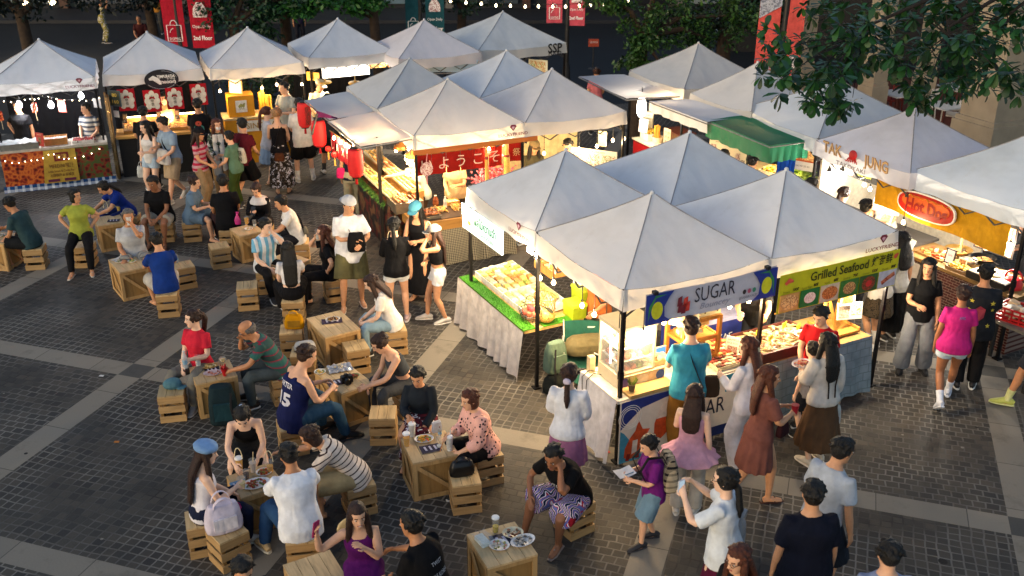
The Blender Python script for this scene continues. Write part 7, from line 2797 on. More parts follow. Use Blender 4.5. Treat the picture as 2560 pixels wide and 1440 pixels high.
# ---- seated, front group
p1 = sitter(20, "the girl in the blue beret", "girl in a pale blue beret and tied white top sitting with her back turned", (520, 1106), 1.60, 62, lean=8, look=(15, 12), r="bend", l="low", hair="vlong", hc="b", skin="e", hat=("beret", "#6f92bd"), top=("tank", "#d2d0d8"), bottom=("pants", "#151d35"), shoes=("shoe", "#b9b5ac"))
p2 = sitter(30, "the woman in the black tank top", "woman in a black tank top bending over the cluttered table", (603, 1032), 1.62, 168, lean=30, look=(0, 38), r="table", l="low", hair="pony", hc="k", skin="e", top=("tank", "#111114"), bottom=("skirt", .2, .05, "#141416"), shoes=("sandal", "#222222"))
p3 = sitter(25, "the woman in the striped shirt", "woman in a cream pinstriped shirt leaning across the cluttered table", (757, 1070), 1.62, 262, lean=42, look=(0, 30), r="far", l="table", hair="bob", hc="b", skin="a", top=("shirt", "#d6cabd", "thin", "#3a2a2a"), bottom=("board", "#a8946c"), shoes=("sandal", "#3a2c22"))
p4 = sitter(10, "the man in the pale shirt", "man in a pale blue white shirt seen from behind at the cluttered table", (715, 1104), 1.75, 335, lean=14, look=(-10, 15), r="table", l="table", sex="m", hair="crew", hc="k", skin="b", fat=1.08, top=("shirt", "#d6dbe4"), bottom=("pants", "#1f3a5c", "denim"), shoes=("shoe", "#a8906a", "#cfc6b0"), feet=((.16, .30), (-.30, .34)))
stool(at(567, 1325, .37), 42, "crate stool carrying the pale tote bag")
table((571, 1200), (592, 1238), (705, 1200), "crate table cluttered with drinks between the beret girl and the pale shirt man")
p5 = sitter(20, "the woman in the purple dress", "smiling woman in a purple dress holding up a pink phone", (893, 1262), 1.6, 172, lean=6, side=4, look=(-12, 10), r=(.24, .12, .10), rp=(.9, .1, -1), l=(-.10, .22, -.04), hair="long", hc="b", skin="c", smile=True, hat=("sunhat", "#cdb98c"), top=("strap", "#54125c"), bottom=("x", .28, .06), shoes=("sandal", "#2a2020"))
p6 = sitter(15, "the man in the printed black shirt", "man in a black shirt with white back print at the lower edge", (1020, 1277), 1.74, 305, lean=18, look=(-10, 10), r="table", l="low", sex="m", hair="short", skin="b", fat=1.1, top=("tee", "#0d0d10"), bottom=("shorts", "#1a1a1e"), shoes=("sandal", "#2a2a2a"))
shirt_text(p6, "POKE KOREA", .06, "#b9b9bd", .22, width=.22)
shirt_text(p6, "TWIST", .05, "#b9b9bd", .33, width=.12)
shirt_text(p6, "Lovely", .05, "#b9b9bd", .12, width=.16)
p7 = sitter(5, "the dark head at the lower frame edge", "person in dark clothes of whom only black hair shows at the lower edge", (606, 1404), 1.66, 150, lean=6, look=(0, 15), hair="short", sex="m", top=("tee", "#1a1b20"), bottom=("pants", "#1a1a1e"))
table((706, 1425), (742, 1475), (868, 1432), "bare crate table cut by the lower edge beside the purple dress")
p8 = sitter(35, "the man in the swirl print shorts", "man in black shirt and swirl print shorts resting his cheek on his hand", (1378, 1122), 1.74, 222, lean=30, look=(-14, 22), r="knee", l="cheek", sex="m", hair="crew", hc="k", skin="d", fat=1.08, top=("tee", "#0b0b0d"), bottom=("board", "#b04a50", "swirl"), shoes=("sandal", "#8a7a72"), feet=((.24, .46), (-.10, .34)))
shirt_text(p8, "VERI", .07, "#c9c9cc", .34, front=True, width=.14)
table((1163, 1337), (1217, 1421), (1348, 1384), "crate table with three picked-over plates beside the swirl print shorts")
p9 = sitter(0, "the short-haired woman holding chopsticks", "short-haired woman in a navy top lifting chopsticks behind her table", (1040, 925), 1.58, 186, lean=12, look=(2, 22), r="bend", l="low", hair="short", hc="k", skin="a", top=("long", "#1f252c"), bottom=("skirt", .12, .05, "#5a1c2a", "print", "#22161f"), shoes=("sandal", "#2a2020"))
p10 = sitter(22, "the woman in the dotted blouse", "woman in a pink dotted blouse sitting sideways at the noodle table", (1168, 976), 1.6, 240, lean=14, look=(-6, 12), r="bend", l="low", hair="bob", hc="r", skin="c", fat=1.12, top=("puff", "#dca79b", "dots", "#2a2028"), bottom=("pants", "#0e0e11"), shoes=("shoe", "#1a1a1a"))
table((1000, 1097), (1029, 1159), (1149, 1135), "crate table with noodles and a yellow drink in front of the dotted blouse")
stool(at(1162, 1192, .37), 12, "crate stool carrying the black handbag")
stool(at(957, 1030, .37), 2, "empty crate stool close by the chopsticks woman and the jersey man's table")
p11 = sitter(30, "the woman in the grey crop top", "woman in a grey crop top and grey leggings eating at the jersey man's table", (935, 842), 1.66, 238, lean=26, look=(8, 32), r="low", l="table", hair="bun", hc="b", skin="c", top=("croptank", "#3a3f45"), bottom=("leggings", "#3c3e41"), shoes=("shoe", "#2a2a2a"))
p12 = sitter(22, "the man in the navy jersey", "man in a navy basketball jersey seen from behind eating at a crate table", (778, 862), 1.84, 52, lean=16, look=(12, 25), r="bend", l="bend", sex="m", hair="crew", hc="b", skin="c", fat=1.08, top=("jersey", "#161d4a"), bottom=("pants", "#1f3a50", "denim"), shoes=("shoe", "#101012", "#1c1c1e"), feet=((.16, .52), (-.16, .40)))
shirt_text(p12, "CARTER", .08, "#c9c9d4", .36, width=.24, bold=.002)
shirt_text(p12, "15", .19, "#c9c9d4", .20, width=.19, bold=.008)
table((792, 925), (851, 987), (927, 961), "crate table with a black camera between the jersey man and the grey crop top woman")
p13 = sitter(25, "the balding man in the patchwork shirt", "balding man with glasses in a green and red patchwork shirt eating", (603, 805), 1.68, 252, lean=30, look=(0, 25), r="mouth", l="table", sex="m", hair="bald", hc="g", skin="b", glasses=True, top=("tee", "#35504c", "patch"), bottom=("pants", "#3d474c"), shoes=("shoe", "#2a2522"))
p14 = sitter(20, "the girl in the red sports shirt", "girl in a red sports shirt holding a water bottle and looking away", (477, 774), 1.6, 200, lean=-2, look=(38, 4), r="low", l="bend", hair="pony", hc="b", skin="e", top=("tee", "#c02338"), bottom=("pants", "#6c6a63"), shoes=("shoe", "#8a8a8a"))
table((463, 921), (495, 960), (603, 937), "crate table with two trays in front of the girl in red")
stool(at(428, 975, .37), 12, "crate stool carrying the folded teal cap")
table((770, 793), (805, 848), (897, 825), "big crate table with one dark dish beside the yellow handbag")
stool(at(728, 822, .37), 8, "crate stool carrying the yellow handbag")
stool(at(757, 878, .37), 4, "crate stool carrying the white cloth bag behind the jersey man")
stool(at(889, 863, .37), 22, "empty crate stool tucked against the big crate table with the dark dish")
# ---- seated, left groups
p15 = sitter(12, "the man in the royal blue shirt", "man in a royal blue shirt seen from behind at a small crate table", (386, 580), 1.7, 330, lean=12, look=(-5, 22), r="table", l="table", sex="m", hair="crew", skin="a", top=("tee", "#12337a"), bottom=("shorts", "#a8a49c"), shoes=("sandal", "#3a3a3a"))
p16 = sitter(15, "the older man in the grey shirt", "older man in a light grey shirt drinking from a cup", (318, 524), 1.7, 158, lean=4, look=(-2, 8), r="low", l="mouth", sex="m", hair="crew", hc="g", skin="b", fat=1.15, top=("tee", "#a8abaf"), bottom=("shorts", "#8a8a86", "thin", "#55575c"), shoes=("sandal", "#3a3a3a"))
p17 = sitter(10, "the man with hands between his knees", "man in a plain black sports shirt sitting with hands between his knees", (376, 442), 1.74, 184, lean=14, look=(8, 18), r=(-.10, .30, -.36), l=(-.10, .30, -.36), sex="m", hair="short", skin="d", fat=1.15, top=("tee", "#0e0e11"), bottom=("shorts", "#a39b8c"), shoes=("sandal", "#3a3028"))
p18 = sitter(5, "the woman in the lime shirt", "woman in a lime yellow shirt with hands on hips half seated", (186, 472), 1.58, 168, seat=.52, lean=0, look=(-55, 4), r="hip", l="hip", hair="bob", hc="k", skin="a", fat=1.1, top=("tee", "#949d3e"), bottom=("pants", "#111114"), shoes=("sandal", "#b5b5ae"), feet=((.16, .50), (-.16, .44)))
p19 = sitter(5, "the person in the deep blue shirt", "woman in a deep blue shirt stooping over her table behind the lime shirt", (246, 458), 1.6, 225, lean=34, look=(0, 35), r="table", l="table", hair="lowpony", hc="k", skin="a", top=("tee", "#0f2a78"), bottom=("pants", "#14265c"))
p20 = sitter(10, "the man in the dark teal shirt", "man in a dark teal shirt hunched at the picture edge table", (12, 492), 1.72, 282, lean=22, look=(0, 24), r="table", l="low", sex="m", hair="crew", skin="b", top=("tee", "#2c4347"), bottom=("shorts", "#16181b"), shoes=("sandal", "#3a2c28"))
table((-50, 590), (-30, 625), (14, 597), "crate table mostly cut off by the picture edge near the teal shirt man")
table((242, 543), (257, 563), (302, 556), "crate table with a dark mat between the lime shirt woman and the older man")
table((280, 647), (300, 681), (360, 668), "small crate table between the older man and the royal blue shirt")
stool(at(457, 662, .37), 30, "crate stool with a clear bottle standing on it")
stool(at(547, 613, .37), 25, "empty crate stool standing alone near the pink bag table")
stool(at(617, 712, .37), 12, "empty crate stool near the knee of the football shirt boy")
p21 = sitter(15, "the girl in the denim blouse", "girl in a blue denim blouse holding food with both hands", (487, 440), 1.58, 95, lean=12, look=(5, 8), r="bend", l="bend", hair="bun", hc="b", skin="c", top=("shirt", "#51667a", "denim"), bottom=("shorts", "#51667a"), shoes=("sandal", "#3a2c28"))
p22 = sitter(5, "the broad man in the black shirt", "broad man in a black shirt turning his back near the denim girl", (556, 434), 1.78, 338, lean=10, look=(15, 12), r="low", l="low", sex="m", hair="short", skin="b", fat=1.1, top=("tee", "#0c0d11"), bottom=("pants", "#2a1c20"), shoes=("shoe", "#222222"))
p23 = sitter(5, "the woman with the broad white collar", "woman in black with a broad white collar reading her phone", (636, 463), 1.58, 186, lean=10, look=(0, 28), r="phone", l="low", hair="bun", hc="b", skin="c", top=("long", "#0e0e12"), bottom=("skirt", .2, .04, "#101014"))
p24 = sitter(10, "the boy with the shoulder bag", "boy in a white shirt with a dark sling bag leaning to the pink bag table", (693, 490), 1.66, 250, lean=18, look=(0, 20), r="low", l="table", sex="m", hair="short", skin="a", top=("tee", "#d6d4d1"), bottom=("pants", "#1c1c22"), shoes=("shoe", "#222222"))
table((582, 571), (597, 590), (652, 578), "crate table with a pink bag and a beer cup")
p25 = sitter(15, "the boy in the striped football shirt", "boy in a sky blue and white striped football shirt drinking", (667, 546), 1.72, 140, lean=10, look=(-20, 12), r="low", l="mouth", sex="m", hair="short", skin="e", top=("tee", "#ccd2d8", "vstripe", "#6aa5c4"), bottom=("pants", "#101014"), shoes=("shoe", "#1c1c20", "#c9c7c2"))
p26 = sitter(5, "the long-haired girl in the short white top", "girl with very long black hair in a short white top seen from behind", (716, 602), 1.62, 345, lean=6, look=(-8, 14), r="table", l="low", hair="vlong", hc="k", skin="e", top=("crop", "#d4d2d4"), bottom=("wide", "#0e0e12"), shoes=("shoe", "#1a1a1a"))
p27 = sitter(20, "the brown-haired woman drinking", "brown-haired woman in a black shirt drinking from a clear cup", (806, 563), 1.62, 262, lean=6, look=(0, 0), r="mouth", l="hip", hair="mid", hc="r", skin="c", top=("tee", "#101013"), bottom=("pants", "#0e0e12"), shoes=("sandal", "#1c1c1c"))
table((667, 650), (698, 678), (764, 652), "crate table hidden among the football shirt boy and the long-haired girl")
p28 = sitter(15, "the girl in the white polo", "girl in a white polo shirt bending over her hands beside the big crate table", (916, 690), 1.62, 262, lean=20, look=(0, 30), r="low", l="low", hair="mid", hc="b", skin="e", top=("tee", "#d8d5d0"), bottom=("pants", "#6f8796", "denim"), shoes=("shoe", "#1c1c1c"))
# ---- standing by the middle block
s1 = person("tall man in a white shirt and backward grey cap holding a black bag", (874, 493), 1.78, 168, lean=0, look=(-28, 14), r="cross", l=(-.02, .22, -.30), sex="m", hair="crew", skin="a", fat=1.12, hat=("capback", "#b5b6ba"), top=("over", "#dcdcde"), bottom=("board", "#5c583a"), shoes=("sandal", "#c9bdb2"), feet=((.16, .14), (-.12, -.04)))
s2 = person("woman in a black jacket and white denim shorts seen from behind", (985, 541), 1.64, 352, lean=2, look=(10, 10), r="bend", l="bend", hair="lowpony", hc="k", skin="c", top=("long", "#0d0d10"), bottom=("mini", "#ccd0d4"), shoes=("shoe", "#b9a0a0", "#d0cccc"), feet=((.13, .06), (-.12, -.08)))
s3 = person("woman in a long black dress and light blue cap near the grill", (1035, 508), 1.62, 196, lean=3, look=(5, 20), r="bend", l="bend", hair="mid", hc="k", skin="a", hat=("cap", "#4f93a8"), top=("strap", "#0f0f13"), bottom=("x", .14, .04), shoes=("sandal", "#4a2c22"))
s4 = person("girl in a grey cap, black strap top and white shorts sipping a drink", (1082, 563), 1.52, 258, lean=2, look=(0, 4), r="cross", l="mouth", hair="vlong", hc="b", skin="a", hat=("cap", "#7f7c7a"), top=("croptank", "#101014"), bottom=("mini", "#d6d6d8"), shoes=("shoe", "#c0bab2", "#d2cec6"), feet=((.12, .18), (-.09, -.10)))
s5 = person("woman in a navy strap top with a pink bag below the nearest red lantern", None, 1.6, 4, foot=(886, 545), lean=2, look=(0, 5), r="low", l="down", hair="short", hc="k", skin="a", top=("tank", "#14182c"), bottom=("loose", "#8f8a72"), shoes=("shoe", "#b5b0a8"))
s6 = person("man in a white shirt and black shorts half hidden by the farthest red lantern", None, 1.76, 342, foot=(765, 452), lean=1, look=(0, 5), r="down", l="low", sex="m", hair="short", skin="c", top=("over", "#d6d2ca"), bottom=("board", "#101012"), shoes=("sock", "#c9c6c0", "#d6d3cc"), feet=((.16, .06), (-.16, -.02)))
s7 = person("man in long dark shorts standing behind the middle red lantern", None, 1.72, 350, foot=(832, 432), lean=1, r="low", l="down", sex="m", hair="crew", skin="b", top=("tee", "#2a2c30"), bottom=("board", "#1c1c20"), shoes=("sock", "#c6c2ba", "#20201f"), feet=((.22, .05), (-.18, -.04)))
s9 = person("fair-haired woman in a black strap dress with a patterned skirt", (690, 268), 1.76, 352, lean=1, look=(8, 4), r="low", l="bend", hair="bun", hc="y", skin="c", top=("tank", "#131114"), bottom=("skirt", .16, .05, "#1a1716", "print", "#54483c"), shoes=("sandal", "#3a2418"))
s10 = person("woman in a white shirt and pale denim skirt beside the fair-haired woman", (668, 266), 1.66, 65, lean=2, look=(0, 5), r="bend", l="bend", hair="pony", hc="r", skin="e", top=("tee", "#bdbcc0"), bottom=("skirt", .52, .04, "#7f93a8", "denim"), shoes=("sandal", "#8a6a4a"))
s11 = person("young man in a maroon shirt carrying a lettered tote bag", (601, 294), 1.70, 25, pose="walk", lean=8, look=(-70, 10), r="low", l="down", sex="m", hair="short", skin="a", top=("tee", "#4f0f1c"), bottom=("board", "#0d0d10"), shoes=("sandal", "#2a2a2a"))
s12 = person("woman in a red and white striped shirt and black cap", (498, 320), 1.58, 108, lean=3, look=(0, 8), r="low", l="low", hair="mid", hc="b", skin="a", hat=("cap", "#121216"), top=("tee", "#b08a90", "hstripe", "#a02240"), bottom=("pants", "#8a7458"), shoes=("shoe", "#3a3a3a"))
s13 = person("woman in a white face mask and long white scarf", (541, 297), 1.62, 165, lean=1, look=(-20, 8), r="low", l="down", hair="mid", hc="r", skin="c", top=("long", "#2a2f2c", "print", "#6a7a6a"), bottom=("pants", "#7a6448"), shoes=("shoe", "#2a2a2a"))
s14 = person("boy in a sage green shirt and green trousers facing the masked woman", (567, 327), 1.52, 285, lean=6, look=(0, 10), r="bend", l="low", sex="m", hair="short", skin="c", top=("tee", "#52705c"), bottom=("pants", "#34441c"), shoes=("shoe", "#3a3a3a"))
s15 = person("young woman in a pale lace top and denim shorts leaning on her partner", (357, 303), 1.62, 196, lean=2, side=-3, look=(20, 12), r="down", l="bend", hair="vlong", hc="k", skin="e", top=("tank", "#c2c2c2"), bottom=("mini", "#8a9cac", "denim"), shoes=("shoe", "#b9b5ae"))
s16 = person("man in a pale blue shirt and beige shorts with a white shoulder bag", (397, 294), 1.74, 215, pose="walkl", lean=6, look=(18, 22), r="bend", l="low", sex="m", hair="short", skin="c", top=("shirt", "#7f93a8"), bottom=("board", "#a08c70"), shoes=("shoe", "#b5b0a6"))
s17 = person("man in a black shirt at the tempura counter behind the couple", (356, 264), 1.72, 350, lean=4, look=(0, 14), sex="m", hair="short", skin="a", top=("tee", "#0f1013"), bottom=("pants", "#16161a"), r="bend", l="low")
s18 = person("man in a black shirt with a colourful mountain print at the tempura counter", (490, 245), 1.78, 352, lean=3, look=(-20, 10), sex="m", hair="crew", skin="b", fat=1.08, top=("tee", "#0d0d0f"), bottom=("pants", "#141418"), r="bend", l="low")
shirt_text(s18, "", 0, "#3f7a72", .26, name="mountain_print", shape=lambda M: ([M @ V(p) for p in ((-.10, -.05, 0), (.10, -.05, 0), (.09, .02, 0), (.04, .06, 0), (-.04, .06, 0), (-.09, .02, 0))], [tuple(range(6))]))
shirt_text(s18, "", 0, "#b5432c", .34, name="sun_print", shape=lambda M: ([M @ V((.06 * math.cos(2 * math.pi * k / 16), .05 * math.sin(2 * math.pi * k / 16), 0)) for k in range(16)], [tuple(range(16))]))
shirt_text(s18, "KYOTO", .05, "#a8a8a8", .17, width=.1)
# ---- vendors
v1 = person("vendor in a black shirt behind the covered tray", (40, 252), 1.63, 185, lean=0, look=(0, 4), r="hip", l="down", sex="m", hair="crew", skin="b", fat=1.1, top=("tee", "#0f0f11"), bottom=("pants", "#101012"))
v2 = person("bearded vendor in a broad grey and white striped shirt", (210, 258), 1.57, 186, lean=2, look=(38, 6), r="low", l="low", sex="m", hair="crew", skin="c", top=("tee", "#b9b5ac", "hstripe", "#4a5260"), bottom=("pants", "#16161a"))
v3 = person("vendor in a beige robe behind the red petal hangings", (405, 232), 1.66, 190, lean=4, look=(0, 15), r="low", l="low", hair="bun", skin="c", top=("long", "#b59a6a"), bottom=("pants", "#2a2018"))
v4 = person("tall vendor in a grey shirt gesturing above the drinks counter", (705, 205), 1.80, 205, lean=3, side=-4, look=(30, 12), r="bend", l="bend", sex="m", hair="crew", skin="c", top=("tee", "#8c908c"), bottom=("pants", "#1c1c20"))
v5 = person("vendor in a cream shirt and beige flat cap under the pan lamp", (803, 201), 1.70, 165, lean=8, look=(-40, 20), r="low", l="low", sex="m", hair="crew", skin="a", hat=("cap", "#b0a284"), top=("shirt", "#cdbf9a"), bottom=("pants", "#1c1c20"))
v6 = person("vendor in a beige shirt turning skewers below the red curtain", None, 1.62, 190, foot=tuple(0 for _ in "ab") if False else (1160, 560), lean=8, look=(0, 25), r="low", l="bend", hair="short", skin="a", fat=1.2, top=("tee", "#a8926c"), bottom=("pants", "#2a2420"))
v6["root"].location = SM.w(1.02, .78, 0)
v7 = person("vendor in a pale teal apron reaching over the warming box", None, 1.62, 250, foot=(1060, 520), lean=14, look=(0, 25), r="far", l="low", hair="short", skin="c", top=("tee", "#a8bcb4"), bottom=("pants", "#3a2c22"))
v7["root"].location = SM.w(.45, .95, 0)
v8 = person("vendor in a straw hat and dark apron at the picture menu stall", (1338, 352), 1.62, 170, lean=6, look=(-10, 15), r="low", l="low", hair="mid", skin="a", hat=("cap", "#6a5c40"), top=("tee", "#3c3a2a"), bottom=("pants", "#222222"))
v9 = person("vendor with cropped hair looking down at the picture menu stall", (1418, 352), 1.70, 190, lean=12, look=(5, 30), r="low", l="low", sex="m", hair="crew", skin="a", top=("tee", "#7a6a50"), bottom=("pants", "#222222"))
v10 = person("man in a grey white shirt under the green awning", (1886, 384), 1.72, 30, lean=4, look=(10, 10), r="low", l="low", sex="m", hair="crew", skin="a", top=("tee", "#a8a9ae"), bottom=("pants", "#22242a"))
v11 = person("dark-haired woman beside the tall cream menu", (1812, 372), 1.60, 25, lean=3, look=(-10, 10), r="low", l="low", hair="long", hc="k", skin="a", top=("tee", "#121216"), bottom=("pants", "#16161a"))
v12 = person("dark-haired customer at the back of the octopus ball queue", (2034, 443), 1.68, 50, lean=3, look=(0, 8), r="low", l="down", sex="m", hair="short", skin="a", top=("tee", "#7a5a4a"), bottom=("pants", "#1c1c20"))
v13 = person("woman with a ponytail and white top in the octopus ball queue", (2115, 466), 1.62, 40, lean=3, look=(10, 8), r="bend", l="low", hair="pony", hc="b", skin="e", top=("tank", "#c2bfba"), bottom=("pants", "#22242a"))
v14 = person("man with cropped hair in front of the octopus counter", (2172, 497), 1.72, 40, lean=4, look=(20, 8), r="low", l="low", sex="m", hair="crew", skin="a", top=("tee", "#16181c"), bottom=("pants", "#22242a"))
v15 = person("octopus ball vendor in a white shirt and dark apron", (2215, 455), 1.70, 235, lean=6, look=(0, 20), r="low", l="bend", sex="m", hair="crew", skin="a", top=("shirt", "#c9c2b2"), bottom=("pants", "#33342e"))
v16 = person("fruit vendor raising one arm beside the lime tubs", None, 1.64, 210, foot=(1500, 900), lean=4, look=(20, 10), r="up", l="low", hair="short", skin="d", top=("tee", "#8a4a22"), bottom=("pants", "#2a2a26"))
v16["root"].location = FW(1.05, 2.15, 0)
v17 = person("seafood vendor reaching over the ice tray under the yellow banner", None, 1.66, 195, foot=(2010, 900), lean=26, look=(0, 20), r="far", l="far", sex="m", hair="crew", skin="a", top=("tee", "#1c1c1e"), bottom=("pants", "#22242a"))
v17["root"].location = FW(2.72, 1.02, 0)
v18 = person("sausage vendor with bare arms stirring the black pan", None, 1.70, 275, foot=(2400, 700), lean=10, look=(10, 25), r="far", l="far", sex="m", hair="crew", skin="c", top=("tee", "#15161a"), bottom=("pants", "#1c1d22"))
v18["root"].location = S6.w(1.45, 1.05, 0)
v19 = person("passer-by in a pink shirt below the orange notice", (1492, 168), 1.62, 5, lean=2, look=(0, 5), r="low", l="down", hair="bun", hc="b", skin="a", top=("tee", "#b5656a"), bottom=("pants", "#3a3a30"))
# ---- far street
f1 = person("passer-by in a yellow and black camouflage outfit reaching up", None, 1.55, 60, foot=(264, 108), lean=2, look=(0, -10), r="up", l="down", sex="m", hair="crew", skin="b", top=("tee", "#8a803a", "print", "#2a2a1a"), bottom=("pants", "#8a803a", "print", "#2a2a1a"))
f2 = person("passer-by in an orange yellow shirt on the dark terrace", None, 1.7, 180, foot=(400, 84), lean=2, sex="m", hair="crew", skin="b", top=("tee", "#b0742a"), bottom=("pants", "#3f3d3a"))
f3 = person("man in a dark red shirt crouching in the far shadow", (345, 38), 1.68, 170, pose="sit", seat=.4, lean=16, sex="m", r="low", l="low", hair="crew", skin="d", top=("tee", "#3a1616"), bottom=("pants", "#1c1a1c"))
stool(f3["loc"], 0, "crate stool under the crouching man in the far shadow")
f4 = person("passer-by in dark purple between the two farthest white tents", None, 1.6, 160, foot=(752, 112), lean=2, hair="mid", skin="b", top=("tee", "#2a2238"), bottom=("pants", "#1a1a22"))
f5 = person("passer-by in pale grey clothes in the shade behind the beige tent", None, 1.66, 10, foot=(1790, 150), lean=2, hair="crew", sex="m", skin="b", top=("tee", "#6a7684"), bottom=("pants", "#3a4450"))
# ---- right side
q1 = person("woman with long black hair in a black shirt and grey jeans", (2325, 647), 1.64, 196, lean=1, look=(15, 6), r="bend", l="down", hair="vlong", hc="k", skin="a", top=("tee", "#0e0f12"), bottom=("wide", "#6a6d72", "denim"), shoes=("shoe", "#151518", "#1c1c1e"), feet=((.14, .02), (-.16, -.06)))
q2 = person("woman in a bright pink shirt and pale shorts walking away", (2412, 710), 1.63, 15, pose="walk", lean=2, look=(-5, 5), r="down", l="down", hair="short", hc="b", skin="d", fat=1.12, top=("tee", "#a81f6c"), bottom=("mini", "#a9b8c6"), shoes=("sock", "#b5bccb", "#c6ccd8"))
q3 = person("person in a dark shirt with yellow star prints beside the pink shirt", (2470, 658), 1.72, 18, lean=2, look=(0, 8), r="low", l="down", sex="m", hair="crew", skin="b", fat=1.1, top=("over", "#1b1e24"), bottom=("loose", "#101013"), shoes=("shoe", "#1c1c20"))
def star_shape(M):
 vs, fs = [], []
 for cx, cy, r_ in ((-.12, .10, .03), (.12, .09, .035), (-.14, -.02, .025), (.13, 0, .025), (.10, -.20, .03), (-.10, -.22, .02)):
  o = len(vs)
  for k in range(10):
   a = math.pi / 2 + k * math.pi / 5
   q = r_ if k % 2 == 0 else r_ * .45
   vs.append(M @ V((cx + q * math.cos(a), cy + q * math.sin(a), 0)))
  fs.append(tuple(range(o, o + 10)))
 return vs, fs
shirt_text(q3, "", 0, "#b5a83a", .26, name="star_print", shape=star_shape)
shirt_text(q3, "", 0, "#8a2a3a", .22, name="patch_print", shape=lambda M: ([M @ V(p) for p in ((-.07, .04, 0), (-.02, .09, 0), (.05, .05, 0), (.04, -.06, 0), (-.02, -.12, 0), (-.06, -.05, 0))], [tuple(range(5, -1, -1))]))
shirt_text(q2, "AMG", .05, "#5a6aa0", .40, width=.07, dx=.02)
q4 = person("woman in a white shirt and leopard skirt behind the seafood easel", None, 1.64, 330, foot=(2178, 868), lean=2, look=(-20, 8), r="low", l="bend", hair="long", hc="k", skin="a", top=("tee", "#b9b5ae"), bottom=("skirt", .55, .04, "#3a3126", "leopard", "#14110e"), shoes=("sock", "#c6c3bd", "#d2cfc8"))
q4b = person("woman in a long black skirt standing beside the leopard skirt", None, 1.62, 345, foot=(2218, 845), lean=1, look=(0, 5), r="down", l="low", hair="long", hc="k", skin="a", top=("tee", "#b5b2ac"), bottom=("skirt", .18, .02, "#0e0e10"), shoes=("shoe", "#222222"))
q5 = person("passer-by mostly outside the frame with one lime sneaker showing", None, 1.68, 285, foot=(2572, 1030), pose="walk", lean=3, r="down", l="down", sex="m", hair="crew", skin="b", top=("tee", "#3a3f48"), bottom=("shorts", "#2a2c33"), shoes=("sock", "#b3b85a", "#c6c98a"))
q6 = person("customer in a red shirt between the seafood tray and the long-skirted woman", (2049, 772), 1.62, 215, lean=4, look=(10, 22), r="low", l="down", sex="m", hair="short", skin="c", top=("tee", "#a8141c"), bottom=("pants", "#2a2c33"))
q7 = person("woman in a grey blouse and long brown strapped skirt holding a plate", (2066, 830), 1.64, 340, lean=2, look=(-15, 10), r="down", l="bend", hair="long", hc="k", skin="e", top=("puff", "#c0bab2"), bottom=("skirt", .28, .08, "#4f3a28"), shoes=("shoe", "#c6c0b4", "#d4cfc4"))
q8 = person("small child with short dark hair hidden in front of the strapped skirt", (2032, 852), 1.25, 330, lean=2, look=(0, 5), r="low", l="down", sex="m", hair="short", skin="e", scale_head=1.12, top=("tee", "#9a9a9e"), bottom=("shorts", "#2a2c33"))
q9 = person("woman in a terracotta dress turning her head while walking", (1933, 915), 1.66, 72, pose="contra", lean=1, look=(28, 8), r="bend", l="bend", hair="long", hc="r", skin="a", top=("dress", "#71463e"), bottom=("x", .50, .03), shoes=("sandal", "#3a2018"), feet=((.06, .16), (-.06, -.26)))
q10 = person("girl in a sheer white shirt and baggy white trousers at the dessert counter", (1866, 842), 1.64, 318, lean=3, look=(-20, 12), r="down", l="bend", hair="long", hc="r", skin="e", top=("long", "#d2d0d6"), bottom=("wide", "#c8c5c8"), shoes=("shoe", "#1a1a1e"))
q11 = person("man in a teal shirt and mustard trousers at the dessert counter", (1726, 789), 1.75, 355, lean=5, look=(-5, 12), r="bend", l="bend", sex="m", hair="short", hc="b", skin="c", fat=1.12, top=("tee", "#2f7f97"), bottom=("loose", "#7d5520"), shoes=("shoe", "#5a4634", "#7a6a58"))
q12 = person("girl in a tiered pink dress over white trousers with long dark hair", (1741, 959), 1.52, 20, lean=2, look=(0, 8), r="down", l="bend", hair="long", hc="b", skin="e", top=("strap", "#cf98a6"), bottom=("x", .80, .16), shoes=("shoe", "#c2bcb4", "#d0cbc2"))
mm = remesh((lambda q: ([q.limb([q12["LG"][sg][0] + V((0, 0, .02)), q12["LG"][sg][1], q12["LG"][sg][2]], [.095, .085, .09], 12) for sg in (1, -1)], q)[1])(MB()), .014, 3, cloth("#a8a49c"), .008, 9, 2)
link("trousers", mm, q12["root"])
q13 = person("boy in a magenta shirt with a plaid backpack reading a paper", (1613, 1092), 1.27, 258, lean=5, look=(-5, 22), r="bend", l="bend", sex="m", hair="short", hc="k", skin="c", scale_head=1.12, top=("over", "#651a6c"), bottom=("board", "#5a7486", "denim"), shoes=("shoe", "#26262c", "#33343a"), feet=((.10, -.08), (-.10, .16)))
q14 = person("woman in a white shirt and maroon skirt photographing with her phone", (1812, 1168), 1.66, 300, lean=2, look=(-8, 4), r="show", l="show", hair="lowpony", hc="k", skin="e", glasses=True, top=("over", "#ccd4dc"), bottom=("skirt", .25, .05, "#4a0f2c"), shoes=("shoe", "#2a2a2a"))
q15 = person("brown-haired woman with glasses passing at the lower edge", (1843, 1368), 1.6, 235, lean=2, look=(0, 10), r="down", l="bend", hair="long", hc="r", skin="c", glasses=True, top=("tee", "#141418"), bottom=("pants", "#1c1c20"))
q16 = person("man in a dark navy shirt seen from behind at the lower edge", (2036, 1198), 1.76, 358, lean=2, look=(0, 4), r="down", l="down", sex="m", hair="crew", hc="k", skin="a", fat=1.14, top=("over", "#0d1120"), bottom=("shorts", "#15171d"))
q17 = person("man in a pale grey shirt and dark shorts leaning forward", (2122, 1093), 1.74, 55, lean=10, look=(15, 18), r="down", l="down", sex="m", hair="short", hc="k", skin="a", top=("shirt", "#aab0b8"), bottom=("board", "#1b212b"))
